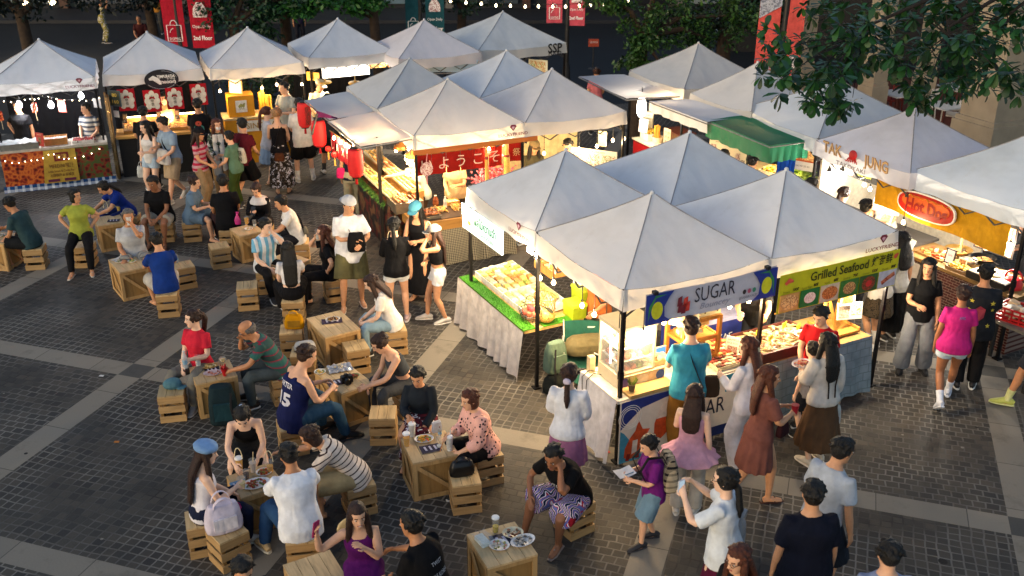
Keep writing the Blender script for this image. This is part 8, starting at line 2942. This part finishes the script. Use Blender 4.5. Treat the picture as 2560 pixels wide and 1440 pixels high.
q18 = person("person with cropped dark hair and pale collar at the lower frame edge", (2226, 1348), 1.68, 5, lean=2, look=(-10, 5), sex="m", hair="crew", hc="k", skin="c", top=("tee", "#7f8ba8"), bottom=("pants", "#22242a"))
q19 = person("woman in a sheer white blouse and mauve skirt walking to the stalls", (1426, 907), 1.62, 12, pose="walk", lean=2, look=(5, 4), r="low", l="bend", hair="lowpony", hc="b", skin="e", top=("puff", "#c9cdd6"), bottom=("skirt", .52, .03, "#8a5a7c"), shoes=("sandal", "#8a6a5a"))
# ================================================================ bags, phones and plates
rot2 = lambda i, p: i["rot"] @ V(p)
def strap_on(i, sg, label, name, cat, col, bagh, bagsz, bagside, bagfwd, w=.018, **k):
 """bag worn on a strap: pouch and strap"""
 c, a, f, u = i["T"](bagh)
 o = i["Wd"](c + a * bagside + f * bagfwd)
 t = blob_bag(name, label, tuple(o - V((0, 0, bagsz[2] / 2))), bagsz, col, -i["face"], cat=cat, **k)
 pts = sling_loop(i, sg)
 im = Matrix.Rotation(R(i["face"]), 3, "Z")
 q = MB()
 loc = (im @ (V(p_) - V(t.location)) for p_ in [i["Wd"](p) for p in pts])
 q.limb(list(loc), [(w, .004)] * len(pts), 6, 0, (0, 1, 0))
 q.obj("strap", cloth("#17171b" if col != "#c9c2b4" else col), t)
 return t
strap_on(s1, 1, "black nylon bag with a white patch held on the tall man's chest", "sling_bag", "bag", "#111113", .18, (.27, .12, .30), -.08, .21, flap=None)
t = thing("x", "x", "x") if False else None
strap_on(p24, 1, "dark sling bag with a pale pouch on the white-shirted boy's back", "sling_bag", "bag", "#6a675c", .10, (.13, .07, .12), -.1, -.16)
strap_on(q11, -1, "dark brown shoulder bag hanging behind the teal shirt", "shoulder_bag", "bag", "#2a2019", .02, (.26, .12, .26), .21, -.05)
strap_on(s16, 1, "white cloth shoulder bag with faint lettering hanging before the beige shorts", "shoulder_bag", "bag", "#b5b3b0", .06, (.34, .12, .30), -.02, .21)
strap_on(s9, 1, "brown leather bag hanging at the patterned skirt", "shoulder_bag", "bag", "#4f2c18", -.10, (.20, .10, .17), .0, -.22)
strap_on(s5, -1, "hot pink bag with a rose strap below the nearest lantern", "shoulder_bag", "bag", "#b5205f", .06, (.17, .10, .2), -.2, -.05)
t = strap_on(s11, 1, "cream tote bag printed with black capital letters on the maroon shirt", "tote_bag", "bag", "#b9b1a0", .12, (.32, .10, .30), .05, -.19)
write(t, "BUTTER", .12, "#16161a", (0, -.075, .21), (1, 0, 0), width=.26, bold=.003)
write(t, "MAN", .12, "#16161a", (0, -.08, .09), (1, 0, 0), width=.24, bold=.003)
c, a, f, u = q13["T"](.24)
o = q13["Wd"](c - f * .20)
t = blob_bag("backpack", "black and beige plaid backpack on the boy in magenta", tuple(o - V((0, 0, .20))), (.30, .17, .38), "#a89c86", -q13["face"], pat="plaid", c2="#1a1a1e")
q = MB()
for sx in (-.10, .10):
 q.limb([(sx, .06, .34), (sx, .10, .42), (sx, .25, .42), (sx * 1.2, .33, .3), (sx * 1.3, .24, .1)], [(.022, .006)] * 5, 6, 0, (1, 0, 0))
q.obj("strap", cloth("#121216"), t)
c, a, f, u = q14["T"](-.02)
o = q14["Wd"](c + a * .22 - f * .06)
blob_bag("tote_bag", "grey white tote bag on the photographing woman's shoulder", tuple(o - V((0, 0, .18))), (.30, .10, .34), "#9a9da0", -q14["face"], handles=1, flap=None)
o = hand(s15, 1)
blob_bag("carrier_bag", "white carrier bag with a teal corner held by the lace top girl", tuple(o - V((0, 0, .26))), (.20, .09, .24), "#b5bab8", 10, handles=1, cat="bag")
o = hand(q7, 1)
blob_bag("carrier_bag", "crumpled white plastic bag beside the brown strapped skirt", tuple(o - V((0, 0, .30))), (.20, .14, .28), "#b3b2ac", 20, handles=1, cat="bag")
o = hand(s13, 1)
blob_bag("scarf_end", "white cloth bag hanging between the masked woman and the boy", tuple(o - V((0, 0, .32))), (.16, .08, .30), "#b5b3ad", 0, handles=1, cat="bag")
# mask and scarf are worn: parts of their wearer
q = MB()
hd, ax = s13["head"], s13["axes"]
q.ball(hd + ax[1] * .072 - ax[2] * .05, (.052, .038, .048), 12, 8, 0, ax)
q.obj("face_mask", P("#c9cdd0", .7), s13["root"])
q = MB()
for sg in (1, -1):
 pts = [s13["T"](h)[0] + s13["T"](h)[1] * (sg * (.05 + .05 * (.5 - h))) + s13["T"](h)[2] * (.13) for h in (.50, .38, .2, .02, -.12, -.28)]
 q.limb(pts, [(.05, .014)] * 6, 8, 0, (1, 0, 0))
q.obj("scarf", cloth("#d6d4d1"), s13["root"])
q = MB()
for sg in (1, -1):
 pts = []
 for h, k in ((.06, -1), (.2, -1), (.4, -.95), (.485, -.1), (.40, .9), (.2, 1), (.06, 1)):
  c, a, f, u = q7["T"](h)
  pts.append(c + a * (sg * (.075 - .03 * (k < 0) * (h < .3))) + f * (k * (q7["prof"](h)[1] + .045)))
 q.limb(pts, [(.011, .005)] * 7, 6, 0, (1, 0, 0))
q.obj("skirt_strap", cloth("#2a2019"), q7["root"])
q = MB()
hd, ax = q10["head"], q10["axes"]
q.box((0, 0, 0), (.0, 0, 0)) if False else None
q.beam(hd - ax[1] * .115 + ax[2] * .05, hd - ax[1] * .125 - ax[2] * .05, .03, .014)
q.obj("hair_clip", P("#c9c2a0", .4), q10["root"])
q = MB()
hd, ax = q19["head"], q19["axes"]
q.ball(hd - ax[1] * .125 - ax[2] * .04, (.045, .03, .04), 10, 7, 0, ax)
q.obj("hair_scrunchie", cloth("#b5acc0"), q19["root"])
q = MB()
hd, ax = p2["head"], p2["axes"]
q.ball(hd - ax[1] * .105 + ax[2] * .06, (.035, .022, .035), 10, 7, 0, ax)
q.obj("hair_scrunchie", cloth("#a8b5c6"), p2["root"])
q = MB()
q.limb([p23["T"](h)[0] + p23["T"](h)[2] * .0 for h in (.405, .44, .475, .515)], [(.205, .155), (.19, .14), (.155, .11), (.085, .075)], 20, 0, (1, 0, 0))
q.obj("collar", cloth("#b9b7b8"), p23["root"])
# held things
phone(hand(p5, 1, .09), "pink phone raised by the woman in the purple dress", ((-.5, -.8, .1), (.15, .1, 1)), case="#a0225a")
phone(hand(q14, -1, .09), "white phone held up by the woman in the maroon skirt", ((.7, .5, 0), (0, -.1, 1)), case="#c2c2c6")
phone(hand(p23, 1, .08), "black phone in the hands of the woman with the white collar", ((-1, 0, 0), (0, .5, .8)))
phone(hand(s3, 1, .08), "dark phone between the fingers of the blue capped woman", ((-1, 0, .1), (0, .4, .9)))
bottle(tuple(hand(p14, -1, .08) - V((0, 0, .10))), "clear water bottle in the red sports shirt girl's hand", .23, .032)
cup(tuple(hand(p27, 1, .07) - V((0, 0, .07))), "clear tilted cup at the lips of the brown-haired woman", "#b9bcb8", .5, lid=None)
cup(tuple(hand(p16, -1, .07) - V((0, 0, .07))), "white cup at the older man's mouth", opaque="#c9c9c6", lid=None, h=.13)
cup(tuple(hand(p25, -1, .07) - V((0, 0, .06))), "pale cup at the mouth of the football shirt boy", "#c9cfd0", .6, lid=None, h=.12)
cup(tuple(hand(s2, -1, .07) - V((0, 0, .06))), "iced drink with a carry loop beside the black jacket", "#c98f3c", .8, loop=True)
cup(tuple(hand(s4, -1, .07) - V((0, 0, .08))), "iced drink with a carry loop at the lips of the grey capped girl", "#c9b08a", .8, loop=True, lid=None)
cup(tuple(hand(p1, 1, .07) - V((0, 0, .06))), "clear cup of fruit drink held by the beret girl", "#c9b47a", .6, lid=None, h=.12, r=.045)
cup(tuple(hand(q9, 1, .06) - V((0, 0, .04))), "red paper cup in the hands of the terracotta dress woman", opaque="#a01c28", lid=None, h=.11)
c, a, f, u = q9["T"](.10)
blob_bag("handbag", "small dark red handbag at the terracotta dress woman's front", tuple(q9["Wd"](c + f * .2 + a * .12) - V((0, 0, .1))), (.18, .08, .15), "#2a0f14", 40, cat="bag")
plate(tuple(hand(q7, -1, .10) - V((0, 0, .01))), "oval dish of food held by the strapped skirt woman", ("#a86a4a", "#c9a07a", "#b5463a"), 1.5, .09, 40)
t = thing("paper_leaflet", "folded white paper in the hands of the boy in magenta", "paper", tuple(hand(q13, 1, .08)), R(30))
b = MB()
b.grid(lambda u, v: ((u - .5) * .20, (v - .5) * .13 - .02, .03 * abs(u - .5) + .02 * v), 8, 4)
b.obj("sheet", P("#c6c8cc", .6), t)
b = MB()
b.box((.03, -.06, .018), (.1, .003, .012))
b.obj("print_mark", P("#4a7a9a", .6), t)
t = thing("red_carton", "bright red paper cone of chips in the balding man's hand", "food carton", tuple(hand(p13, -1, .08)), R(20))
b = MB()
b.lathe([(.02, -.05), (.045, .06), (.042, .06), (.018, -.04)], 12)
b.obj("paper_cone", P("#a8141a", .5), t)
b = MB()
for _ in range(8):
 b.beam((rr.uniform(-.02, .02), rr.uniform(-.02, .02), .02), (rr.uniform(-.04, .04), rr.uniform(-.04, .04), .10), .008)
b.obj("food", P("#b5232a", .5), t)
def chopsticks(p, d, label, c="#c98a5a"):
 t = thing("chopsticks", label, "chopsticks", p)
 b = MB()
 d = V(d).normalized()
 for k in (-1, 1):
  b.limb([d * -.05 + V((k * .006, 0, 0)), d * .17 + V((k * .002, 0, 0))], [.0035, .0025], 6)
 b.obj("stick", wood(c), t)
chopsticks(hand(p9, 1, .09), (.1, -.25, -.9), "pair of chopsticks in the short-haired woman's hand")
chopsticks(hand(p10, 1, .09), (-.3, -.3, -.9), "pair of chopsticks in the dotted blouse woman's hand")
# ---- things on the tables and stools
TZ = .502
A = lambda x, y, z=TZ: tuple(at(x, y, z))
cup(A(600, 1175), "amber drink with a carry loop on the cluttered table", "#c9962c", .8, loop=True, h=.14)
cup(A(634, 1180), "milky drink with three straws on the cluttered table", "#b5aaa0", .8, lid=None, straw="#c9b58a", h=.15)
cup(A(676, 1180), "second amber drink with a carry loop by the pale shirt man", "#c9922c", .6, loop=True, lid=None, h=.13)
cup(A(617, 1197), "dark iced drink low among the cluttered table's cups", "#3a2418", .7, lid=None, h=.1, r=.035)
plate(A(640, 1212), "oval dish of stir-fry nearest the pale shirt man", ("#7a3418", "#a85a24", "#54601c", "#8a2a16"), 1.45, .10, 28)
plate(A(660, 1183), "round dish of red salad farther back on the cluttered table", ("#8a2a1a", "#b5602c", "#7a7a30"), 1.1, .075, 10)
mat_on(A(597, 1212), "blue and white printed sheet at the cluttered table's edge", .16, .15, 30, "#5d7f9c")
blob_bag("tote_bag", "pale lavender canvas tote bag slumped on its own stool", A(562, 1322, .372), (.36, .2, .30), "#c4bccb", 28, handles=2, flap="#cfcad2")
t = thing("pink_pouch", "small magenta pouch sticking out beside the tote bag", "pouch", A(596, 1290, .40), R(20))
b = MB()
b.ball((0, 0, .06), (.06, .035, .07), 12, 8)
b.obj("pouch", cloth("#a01c6a"), t)
b = MB()
b.limb([(.03 * math.cos(a_), 0, .12 + .04 * math.sin(a_)) for a_ in [math.pi * k / 8 for k in range(9)]], [.005] * 9, 5)
b.obj("loop", cloth("#a01c6a"), t)
# swirl shorts man's table
cup(A(1239, 1330), "tall lidded cup of half finished juice beside three plates", "#b59a1c", .45, h=.16, r=.036)
plate(A(1248, 1366), "white dish with shrimp scraps nearest the camera on the three-plate table", ("#b5a89a", "#b5523c", "#c9c2b5", "#8a8a4a"), 1.15, .085, -10, 26)
plate(A(1282, 1335), "cream dish holding brown leftovers at the back of the three-plate table", ("#5a2a16", "#7a3a20", "#3a1c10"), 1.2, .085, 10, 16, rim="#cfc6a8")
plate(A(1307, 1355), "white dish of grey shells on the side by the printed shorts", ("#55565a", "#8a8a8c", "#a8a39c", "#3a3a3e"), 1.5, .085, 35, 34)
mat_on(A(1262, 1350), "crumpled navy mat under the three plates", .26, .2, 20, "#1f2038")
t = thing("napkin_pack", "white wrapped tissue pack on the three-plate table", "tissue pack", A(1206, 1356), R(-58))
b = MB()
b.box((0, 0, .022), (.16, .085, .044), taper=.94)
b.obj("pack", P("#c2ccc9", .3), t)
b = MB()
b.grid(lambda u, v: ((u - .5) * .22, (v - .5) * .15, .05 + .03 * math.sin(u * 3.1) + .008 * math.sin(v * 14 + u * 9)), 10, 6)
b.obj("film", P("#c9cfd0", .1, var=.02, alpha=.22), t)
# noodle table
cup(A(1017, 1115), "yellow lidded drink at the corner of the noodle table", "#c9921c", .75, h=.15)
cup(A(1031, 1090), "white paper cup by the chopsticks woman", opaque="#bfbfbb", h=.15, straw="#c98a7a")
cup(A(1124, 1125), "tall white paper cup beside the dotted blouse", opaque="#c3c3c0", h=.16, straw="#c6c6c2")
cup(A(1098, 1118), "clear empty cup in the middle of the noodle table", "#b5b9bc", .2, lid=None, h=.12, r=.035)
plate(A(1060, 1100), "white square dish of noodles topped with green herbs", ("#c98a2c", "#3f7a2c", "#b5602c", "#d8b45a"), 1.25, .085, 12, 46)
mat_on(A(1076, 1122), "navy printed mat under the noodle dish", .22, .16, 20, "#241c38")
bottle(A(1100, 1090), "small dark-capped bottle among the noodle table cups", .12, .022, "#b5b5b0", "#5a1c1c")
t = thing("paper_bag", "folded white paper bag standing at the back of the noodle table", "bag", A(1092, 1078), R(30))
b = MB()
b.box((0, 0, .06), (.11, .05, .12), taper=.85)
b.obj("bag_body", P("#b9bcc4", .6), t)
b = MB()
b.box((0, 0, .125), (.09, .01, .02))
b.obj("fold", P("#c9ccd2", .6), t)
blob_bag("handbag", "black leather handbag with silver rings on its own stool", A(1155, 1186, .372), (.27, .13, .18), "#0d0e11", 14, handles=1, cat="handbag", pat="shine")
# jersey man's table
plate(A(800, 932), "bowl of yellow food in front of the jersey man", ("#c9a03c", "#d8c07a", "#6a7a3a"), 1.0, .07, 0, 24)
plate(A(886, 942), "small tray of red chillies near the grey crop top woman", ("#8a1c14", "#a8341c", "#5a6a2a"), 1.2, .055, 20, 24, rim="#8a8a5a")
t = thing("foil_sheet", "crumpled silvery foil sheet on the camera table", "foil", A(850, 922), R(20))
b = MB()
b.grid(lambda u, v: ((u - .5) * .30, (v - .5) * .22, .015 + .022 * noise.noise(Vector((u * 8, v * 6, 2)))), 26, 18)
b.obj("sheet", P("#a8a8ac", .25, .4), t)
b = MB()
bits(b, 12, .06, .05, .03, .015, rr, 1)
b.obj("food", P("#b5a88a", .4), t, smooth=False)
t = thing("camera_body", "black camera lying on the jersey man's table", "camera", A(866, 955), R(30))
b = MB()
b.box((0, 0, .045), (.13, .065, .09))
b.box((0, 0, .10), (.05, .05, .03), taper=.7)
b.box((.05, -.01, .05), (.04, .085, .085), taper=.9)
b.obj("body", P("#0c0c0e", .45), t)
b = MB()
b.M = Matrix.Translation((-.01, -.03, .045)) @ Matrix.Rotation(R(90), 4, "X")
b.lathe([(.038, 0), (.04, .04), (.043, .07), (.036, .072), (.03, .06)], 16)
b.obj("lens", P("#101013", .3), t)
mat_on(A(838, 957), "navy printed mat half under the black camera", .2, .15, 25, "#241c33")
# girl in red's table
plate(A(524, 918), "wooden boat of noodles on the table of the girl in red", ("#b5a06a", "#8a8a4a", "#c9b48a"), 1.5, .07, 20, 24, rim="#a8834c")
plate(A(533, 935), "pink-rimmed oval tray with picked scraps before the balding man", ("#b5705a", "#c9b0a8", "#8a4a3a"), 1.6, .075, 14, 16, rim="#b9a3a6")
mat_on(A(530, 925), "dark mat between the two trays of the girl in red", .18, .14, 20, "#1f1a2a")
cup(A(497, 918), "tall clear cup at the corner near the girl in red", "#b9c4c8", .9, lid=None, h=.16, r=.038)
bottle(A(504, 890), "half drunk red sauce bottle between the girl in red and her cup", .14, .022, "#b58a4a", "#a02a1c", "#a8402a")
t = thing("yellow_bag_food", "clear bag with orange fruit near the red chip cone", "food bag", A(557, 905), 0)
b = MB()
b.ball((0, 0, .035), (.05, .045, .04), 12, 8)
b.obj("film", P("#c9cdc6", .1, var=.03, alpha=.35), t)
b = MB()
b.ball((0, 0, .03), (.032, .03, .028), 10, 7)
b.obj("food", P("#d0a01c", .4), t)
blob_bag("backpack", "dark teal hiking backpack on the paving against the table of the girl in red", tuple(at(562, 1052)), (.34, .30, .50), "#14262c", 15, flap="#1c3a42", strap=[(.12, -.17, .46), (.10, -.2, .3), (.12, -.18, .1)])
t = thing("folded_cap", "soft teal cap folded on its own stool", "cap", A(432, 968, .372), R(20))
b = MB()
b.ball((0, 0, .05), (.115, .09, .075), 16, 9)
b.limb([(.05, -.04, .012), (.12, -.05, .01), (.17, -.03, .006)], [(.07, .008), (.075, .008), (.03, .006)], 10, 0, (0, 1, 0))
o = link("crown_cloth", remesh(b, .011, 2, cloth("#4d7480"), .007, 18, 4), t)
b = MB()
b.tube([(-.06, -.07, .03), (0, -.09, .035), (.06, -.075, .03)], .004, 5)
b.obj("band", cloth("#36545e"), t)
blob_bag("handbag", "upright mustard yellow handbag on its own stool", A(737, 820, .372), (.27, .12, .21), "#b98208", 6, cat="handbag", flap="#8f6a1c", handles=1)
blob_bag("cloth_bag", "rumpled white cloth bag on the stool behind the jersey man's head", A(763, 872, .372), (.28, .22, .10), "#bdb9b2", 15, handles=1, cat="bag")
plate(A(832, 800), "dark dish of fried noodles alone on the big crate table", ("#5a3418", "#8a5a2a", "#3a2010", "#a8824a"), 1.35, .075, 12, 44, rim="#cfc9bd")
mat_on(A(830, 803), "dark purple mat below the fried noodles", .28, .17, 14, "#2a1c38")
# left tables
cup(A(617, 560), "beer cup with foam on the pink bag table", "#c9921c", .85, lid=None, h=.13, r=.04)
plate(A(622, 574), "small white dish on the pink bag table", ("#b59a6a", "#c9b48a"), 1.1, .065, 0, 16)
cup(A(637, 566), "clear cup behind the small white dish", "#b9bcb8", .3, lid=None, h=.11, r=.035)
t = thing("pink_bag", "hot pink plastic bag with twisted top on a crate table", "bag", A(595, 560), 0)
b = MB()
b.limb([(0, 0, 0), (0, 0, .06), (0, 0, .12), (0, 0, .17), (.01, 0, .22)], [(.05, .035), (.06, .04), (.04, .03), (.012, .012), (.03, .01)], 12, 0, (1, 0, 0))
b.obj("pouch", P("#b52a78", .35), t)
b = MB()
b.lathe([(.014, .165), (.018, .17), (.014, .178)], 8)
b.obj("tie", P("#d0609a", .5), t)
plate(A(300, 655), "white food box open on the royal blue man's table", ("#b9a88a", "#8a8a5a"), 1.3, .06, 20, 18)
plate(A(330, 655), "green salad dish at the royal blue man's hands", ("#4a7a2c", "#8aa04a", "#c9b48a"), 1.2, .055, 0, 26)
t = thing("paper_sheet", "loose white paper at the corner of the royal blue man's table", "paper", A(292, 648), R(50))
b = MB()
b.grid(lambda u, v: ((u - .5) * .16, (v - .5) * .07, .004 + .02 * u * u), 6, 4)
b.obj("sheet", P("#bdb9b2", .6), t)
bottle(A(443, 656, .372), "small clear bottle with a dark cap standing on a stool", .17, .024, "#b9bcbc", "#2a1c1c")
cup(A(298, 528), "yellow drink at the far corner of the dark mat table", "#c9a83c", .8, lid=None, h=.12)
mat_on(A(284, 552), "dark striped mat on the lime shirt woman's table", .2, .14, 12, "#16162c")
cup(A(267, 533), "clear looped cup by the stooping woman in deep blue", "#b5b9bc", .3, lid=None, loop=True, h=.1)
bottle(A(683, 645), "clear bottle standing behind the long-haired girl", .15, .024, "#c2c6c6")
plate(A(2, 590), "greenish dish at the picture edge table", ("#6a7a3a", "#b9a88a"), 1.2, .06, 0, 18)
# a few scraps on the paving
for k, (px, py, c_) in enumerate(((292, 1105, "#b5702a"), (560, 1075, "#141414"), (1520, 1130, "#b5382c"), (254, 940, "#c9c9c4"))):
 t = thing("litter_scrap", ("orange scrap alone on the lower paving", "black scrap near the hiking backpack", "red paper scrap at the foot of the white side cloth", "tiny white scrap at the crossing of the stone bands")[k], "litter", at(px, py, .002), k)
 b = MB()
 b.grid(lambda u, v: ((u - .5) * .06, (v - .5) * .04, .004 + .012 * noise.noise(Vector((u * 5, v * 5, k)))), 5, 4)
 b.obj("scrap", P(c_, .6), t)
# ================================================================ lamps
ROWS = [
 ("near the camp chairs beside the dessert", "bulbs near the camp chairs", [(1384, 707), (1350, 695), (1455, 764), (1486, 787), (1515, 806), (1547, 842)], 1.48, .32, 8, WARM),
 ("along the lemon banner", "bulbs below the lemon banner", [(1608, 834), (1660, 806), (1720, 778), (1772, 760), (1824, 766), (1872, 752)], 1.50, .28, 6.5, WARM),
 ("in front of the wide red curtain", "bulbs before the red curtain", [(1021, 372), (1084, 381), (1134, 381), (1181, 367), (1222, 372), (1257, 360)], 1.78, .06, 7, WARM),
 ("at the skewer display by the grill pole", "bulbs at the grill pole", [(990, 377), (1015, 397), (1027, 402)], 1.52, .3, 4, WARM),
 ("along the lantern awning's red curtain", "bulbs of the lantern awning", [(835, 345), (852, 356), (864, 363), (884, 368)], 1.82, .06, 6, WARM),
 ("under the picture menu tent", "bulbs of the picture menu stall", [(1360, 384), (1447, 373), (1492, 366), (1532, 351), (1560, 346)], 1.58, .25, 5, WARM),
 ("along the back tents near the drinks counter", "bulbs by the drinks counter", [(550, 228), (655, 220), (692, 212), (755, 211)], 1.62, .2, 6, WARM),
 ("under the green awning", "bulbs under the green awning", [(1945, 367), (1973, 372)], 1.55, .2, 8, WARM),
 ("in front of the octopus stall", "bulbs of the octopus stall", [(2060, 424), (2160, 462), (2175, 473)], 1.62, .15, 6, COOL),
 ("at the corner between the octopus and sausage stalls", "bulbs at the sausage stall corner", [(2258, 556), (2258, 606)], 1.45, .2, 6, WARM),
 ("beneath the yellow sausage banner", "bulbs beneath the yellow banner", [(2378, 567), (2395, 567), (2525, 614)], 1.42, .15, 12, COOL),
 ("beneath the yellow seafood banner", "bulbs beneath the seafood banner", [(1965, 735), (2062, 731), (2177, 708)], 1.46, .1, 10, (1.0, .8, .55)),
]
for where, grp, pts, z, cord, watt, c in ROWS:
 for k, (px, py) in enumerate(pts):
  p = at(px, py, z)
  bulb(p, "bulb %s, %s from %s" % (where, ORD[k], {"dess": "the fruit sign", "lemo": "the front pole", "wide": "the grill pole", "skew": "the lanterns", "lant": "the farthest lantern", "pict": "the red curtain", "back": "the red hangings", "unde": "the churros", "octo": "the green plant", "corn": "the top", "beneath the yellow s": "the octopus stall"}.get(where.split(" the ")[-1][:4] if "beneath" not in where else where[:20], "the lemon banner")), cord, watt, .028 if watt > 3 else .022, c, 16, grp)
for k, (px, py) in enumerate(((48, 262), (128, 263), (203, 240))):
 bulb(at(px, py, 1.58), "big cool white bulb over the print counter, %s counted from the candied skewer edge" % ORD[k], .12, 9, .06, (.95, .95, 1.0), 9, "big bulbs of the print counter")
# fairy lights of the print counter: one wire with its tiny lamps
def fairy(label, pts, n, sag, loc, c=(1, .8, .5), r=.012, st=14):
 t = thing("fairy_lights", label, "string lights", loc)
 b, q = MB(), MB()
 line = []
 for (a, d) in zip(pts, pts[1:]):
  for i in range(n):
   w = i / n
   p = V(a).lerp(V(d), w) - V(loc)
   p.z -= sag * math.sin(math.pi * w)
   line.append(p)
   if i % 2:
    q.ball(p - V((0, 0, r * 1.6)), (r, r, r * 1.3), 6, 5)
 b.tube(line, .004, 5)
 b.obj("wire", P("#15171a", .6), t)
 q.obj("lamp", E(c, st), t)
fairy("string of tiny lamps sagging above the print counter", [at(0, 250, 1.62), at(70, 245, 1.62), at(110, 236, 1.68), at(190, 248, 1.62), at(255, 240, 1.62)], 8, .05, at(110, 240, 1.62), r=.009)
fairy("string of tiny lamps draped over the food prints of the print counter", [S1.w(.02, -.08, .72), S1.w(.5, -.09, .66), S1.w(.95, -.10, .78), S1.w(1.3, -.10, .62), S1.w(1.95, -.08, .80)], 8, .06, S1.w(1, -.08, .7), r=.008)
# festoon over the street
FB = [(1126, 3), (1165, 7), (1203, 10), (1240, 14), (1276, 15), (1313, 17), (1346, 16), (1382, 17), (1414, 17), (1448, 15), (1476, 13), (1509, 11), (1540, 8), (1570, 4)]
wire = [atY(px, py - 6, 26.5) for px, py in FB]
t = thing("festoon_wire", "thin black wire carrying the bulbs across the street", "cable", wire[6])
b = MB()
b.tube([w_ - V(wire[6]) for w_ in [wire[0] + V((-8, 0, .9))] + wire + [wire[-1] + V((7, 0, .9))]], .008, 5)
b.obj("cord", P("#111111", .6), t)
for k, (px, py) in enumerate(FB):
 bulb(atY(px, py, 26.5), "street bulb over the far tents, %s counted from the teal banners" % ORD[k], .02, 1.5 if k % 3 == 0 else 0, .034, (1, .8, .5), 5, "street bulbs", "festoon_bulb")
for k, (px, py) in enumerate(((66, 9), (130, 3))):
 bulb(atY(px, py, 34), ("warm street lamp globe at the far corner", "second warm lamp globe partly cut by the upper edge")[k], .3, 12, .11, (1, .75, .4), 9, "far lamp globes", "lamp_globe")
# cafe lamps inside the arcade
for k, (px, py, z) in enumerate(((2556, 130, 3.2),)):
 bulb(atY(2557, 130, 24.5), "round warm arcade lamp at the picture edge", .3, 7, .10, (1, .7, .35), 7, None, "lamp_globe")
# ================================================================ sky and sun
w = bpy.data.worlds.new("World")
scene.world = w
w.use_nodes = True
nt = w.node_tree
sky = nt.nodes.new("ShaderNodeTexSky")
sky.sky_type = "NISHITA"
sky.sun_disc = False
sky.sun_elevation = R(SUN_EL)
sky.sun_rotation = R(228)
sky.air_density = 1.0
sky.dust_density = 1.5
sky.ozone_density = 1.0
bg = nt.nodes["Background"]
nt.links.new(sky.outputs[0], bg.inputs[0])
bg.inputs[1].default_value = SKY
sl = bpy.data.lights.new("sun", "SUN")
sl.energy = SUN
sl.angle = R(40)
sl.color = (1, .98, .96)
so = link("sun", sl)
# what is left of the daylight falls steeply from the left, veiled
so.rotation_euler = (R(32), 0, R(-42))
scene.view_settings.view_transform = "Standard"
scene.view_settings.look = "None"
scene.view_settings.gamma = 1
scene.view_settings.exposure = EXPO
scene.cycles.use_denoising = True
scene.cycles.use_light_tree = True
scene.cycles.max_bounces = 6
scene.cycles.transparent_max_bounces = 12
scene.cycles.sample_clamp_indirect = 6
bpy.data.scenes.remove(tmp)
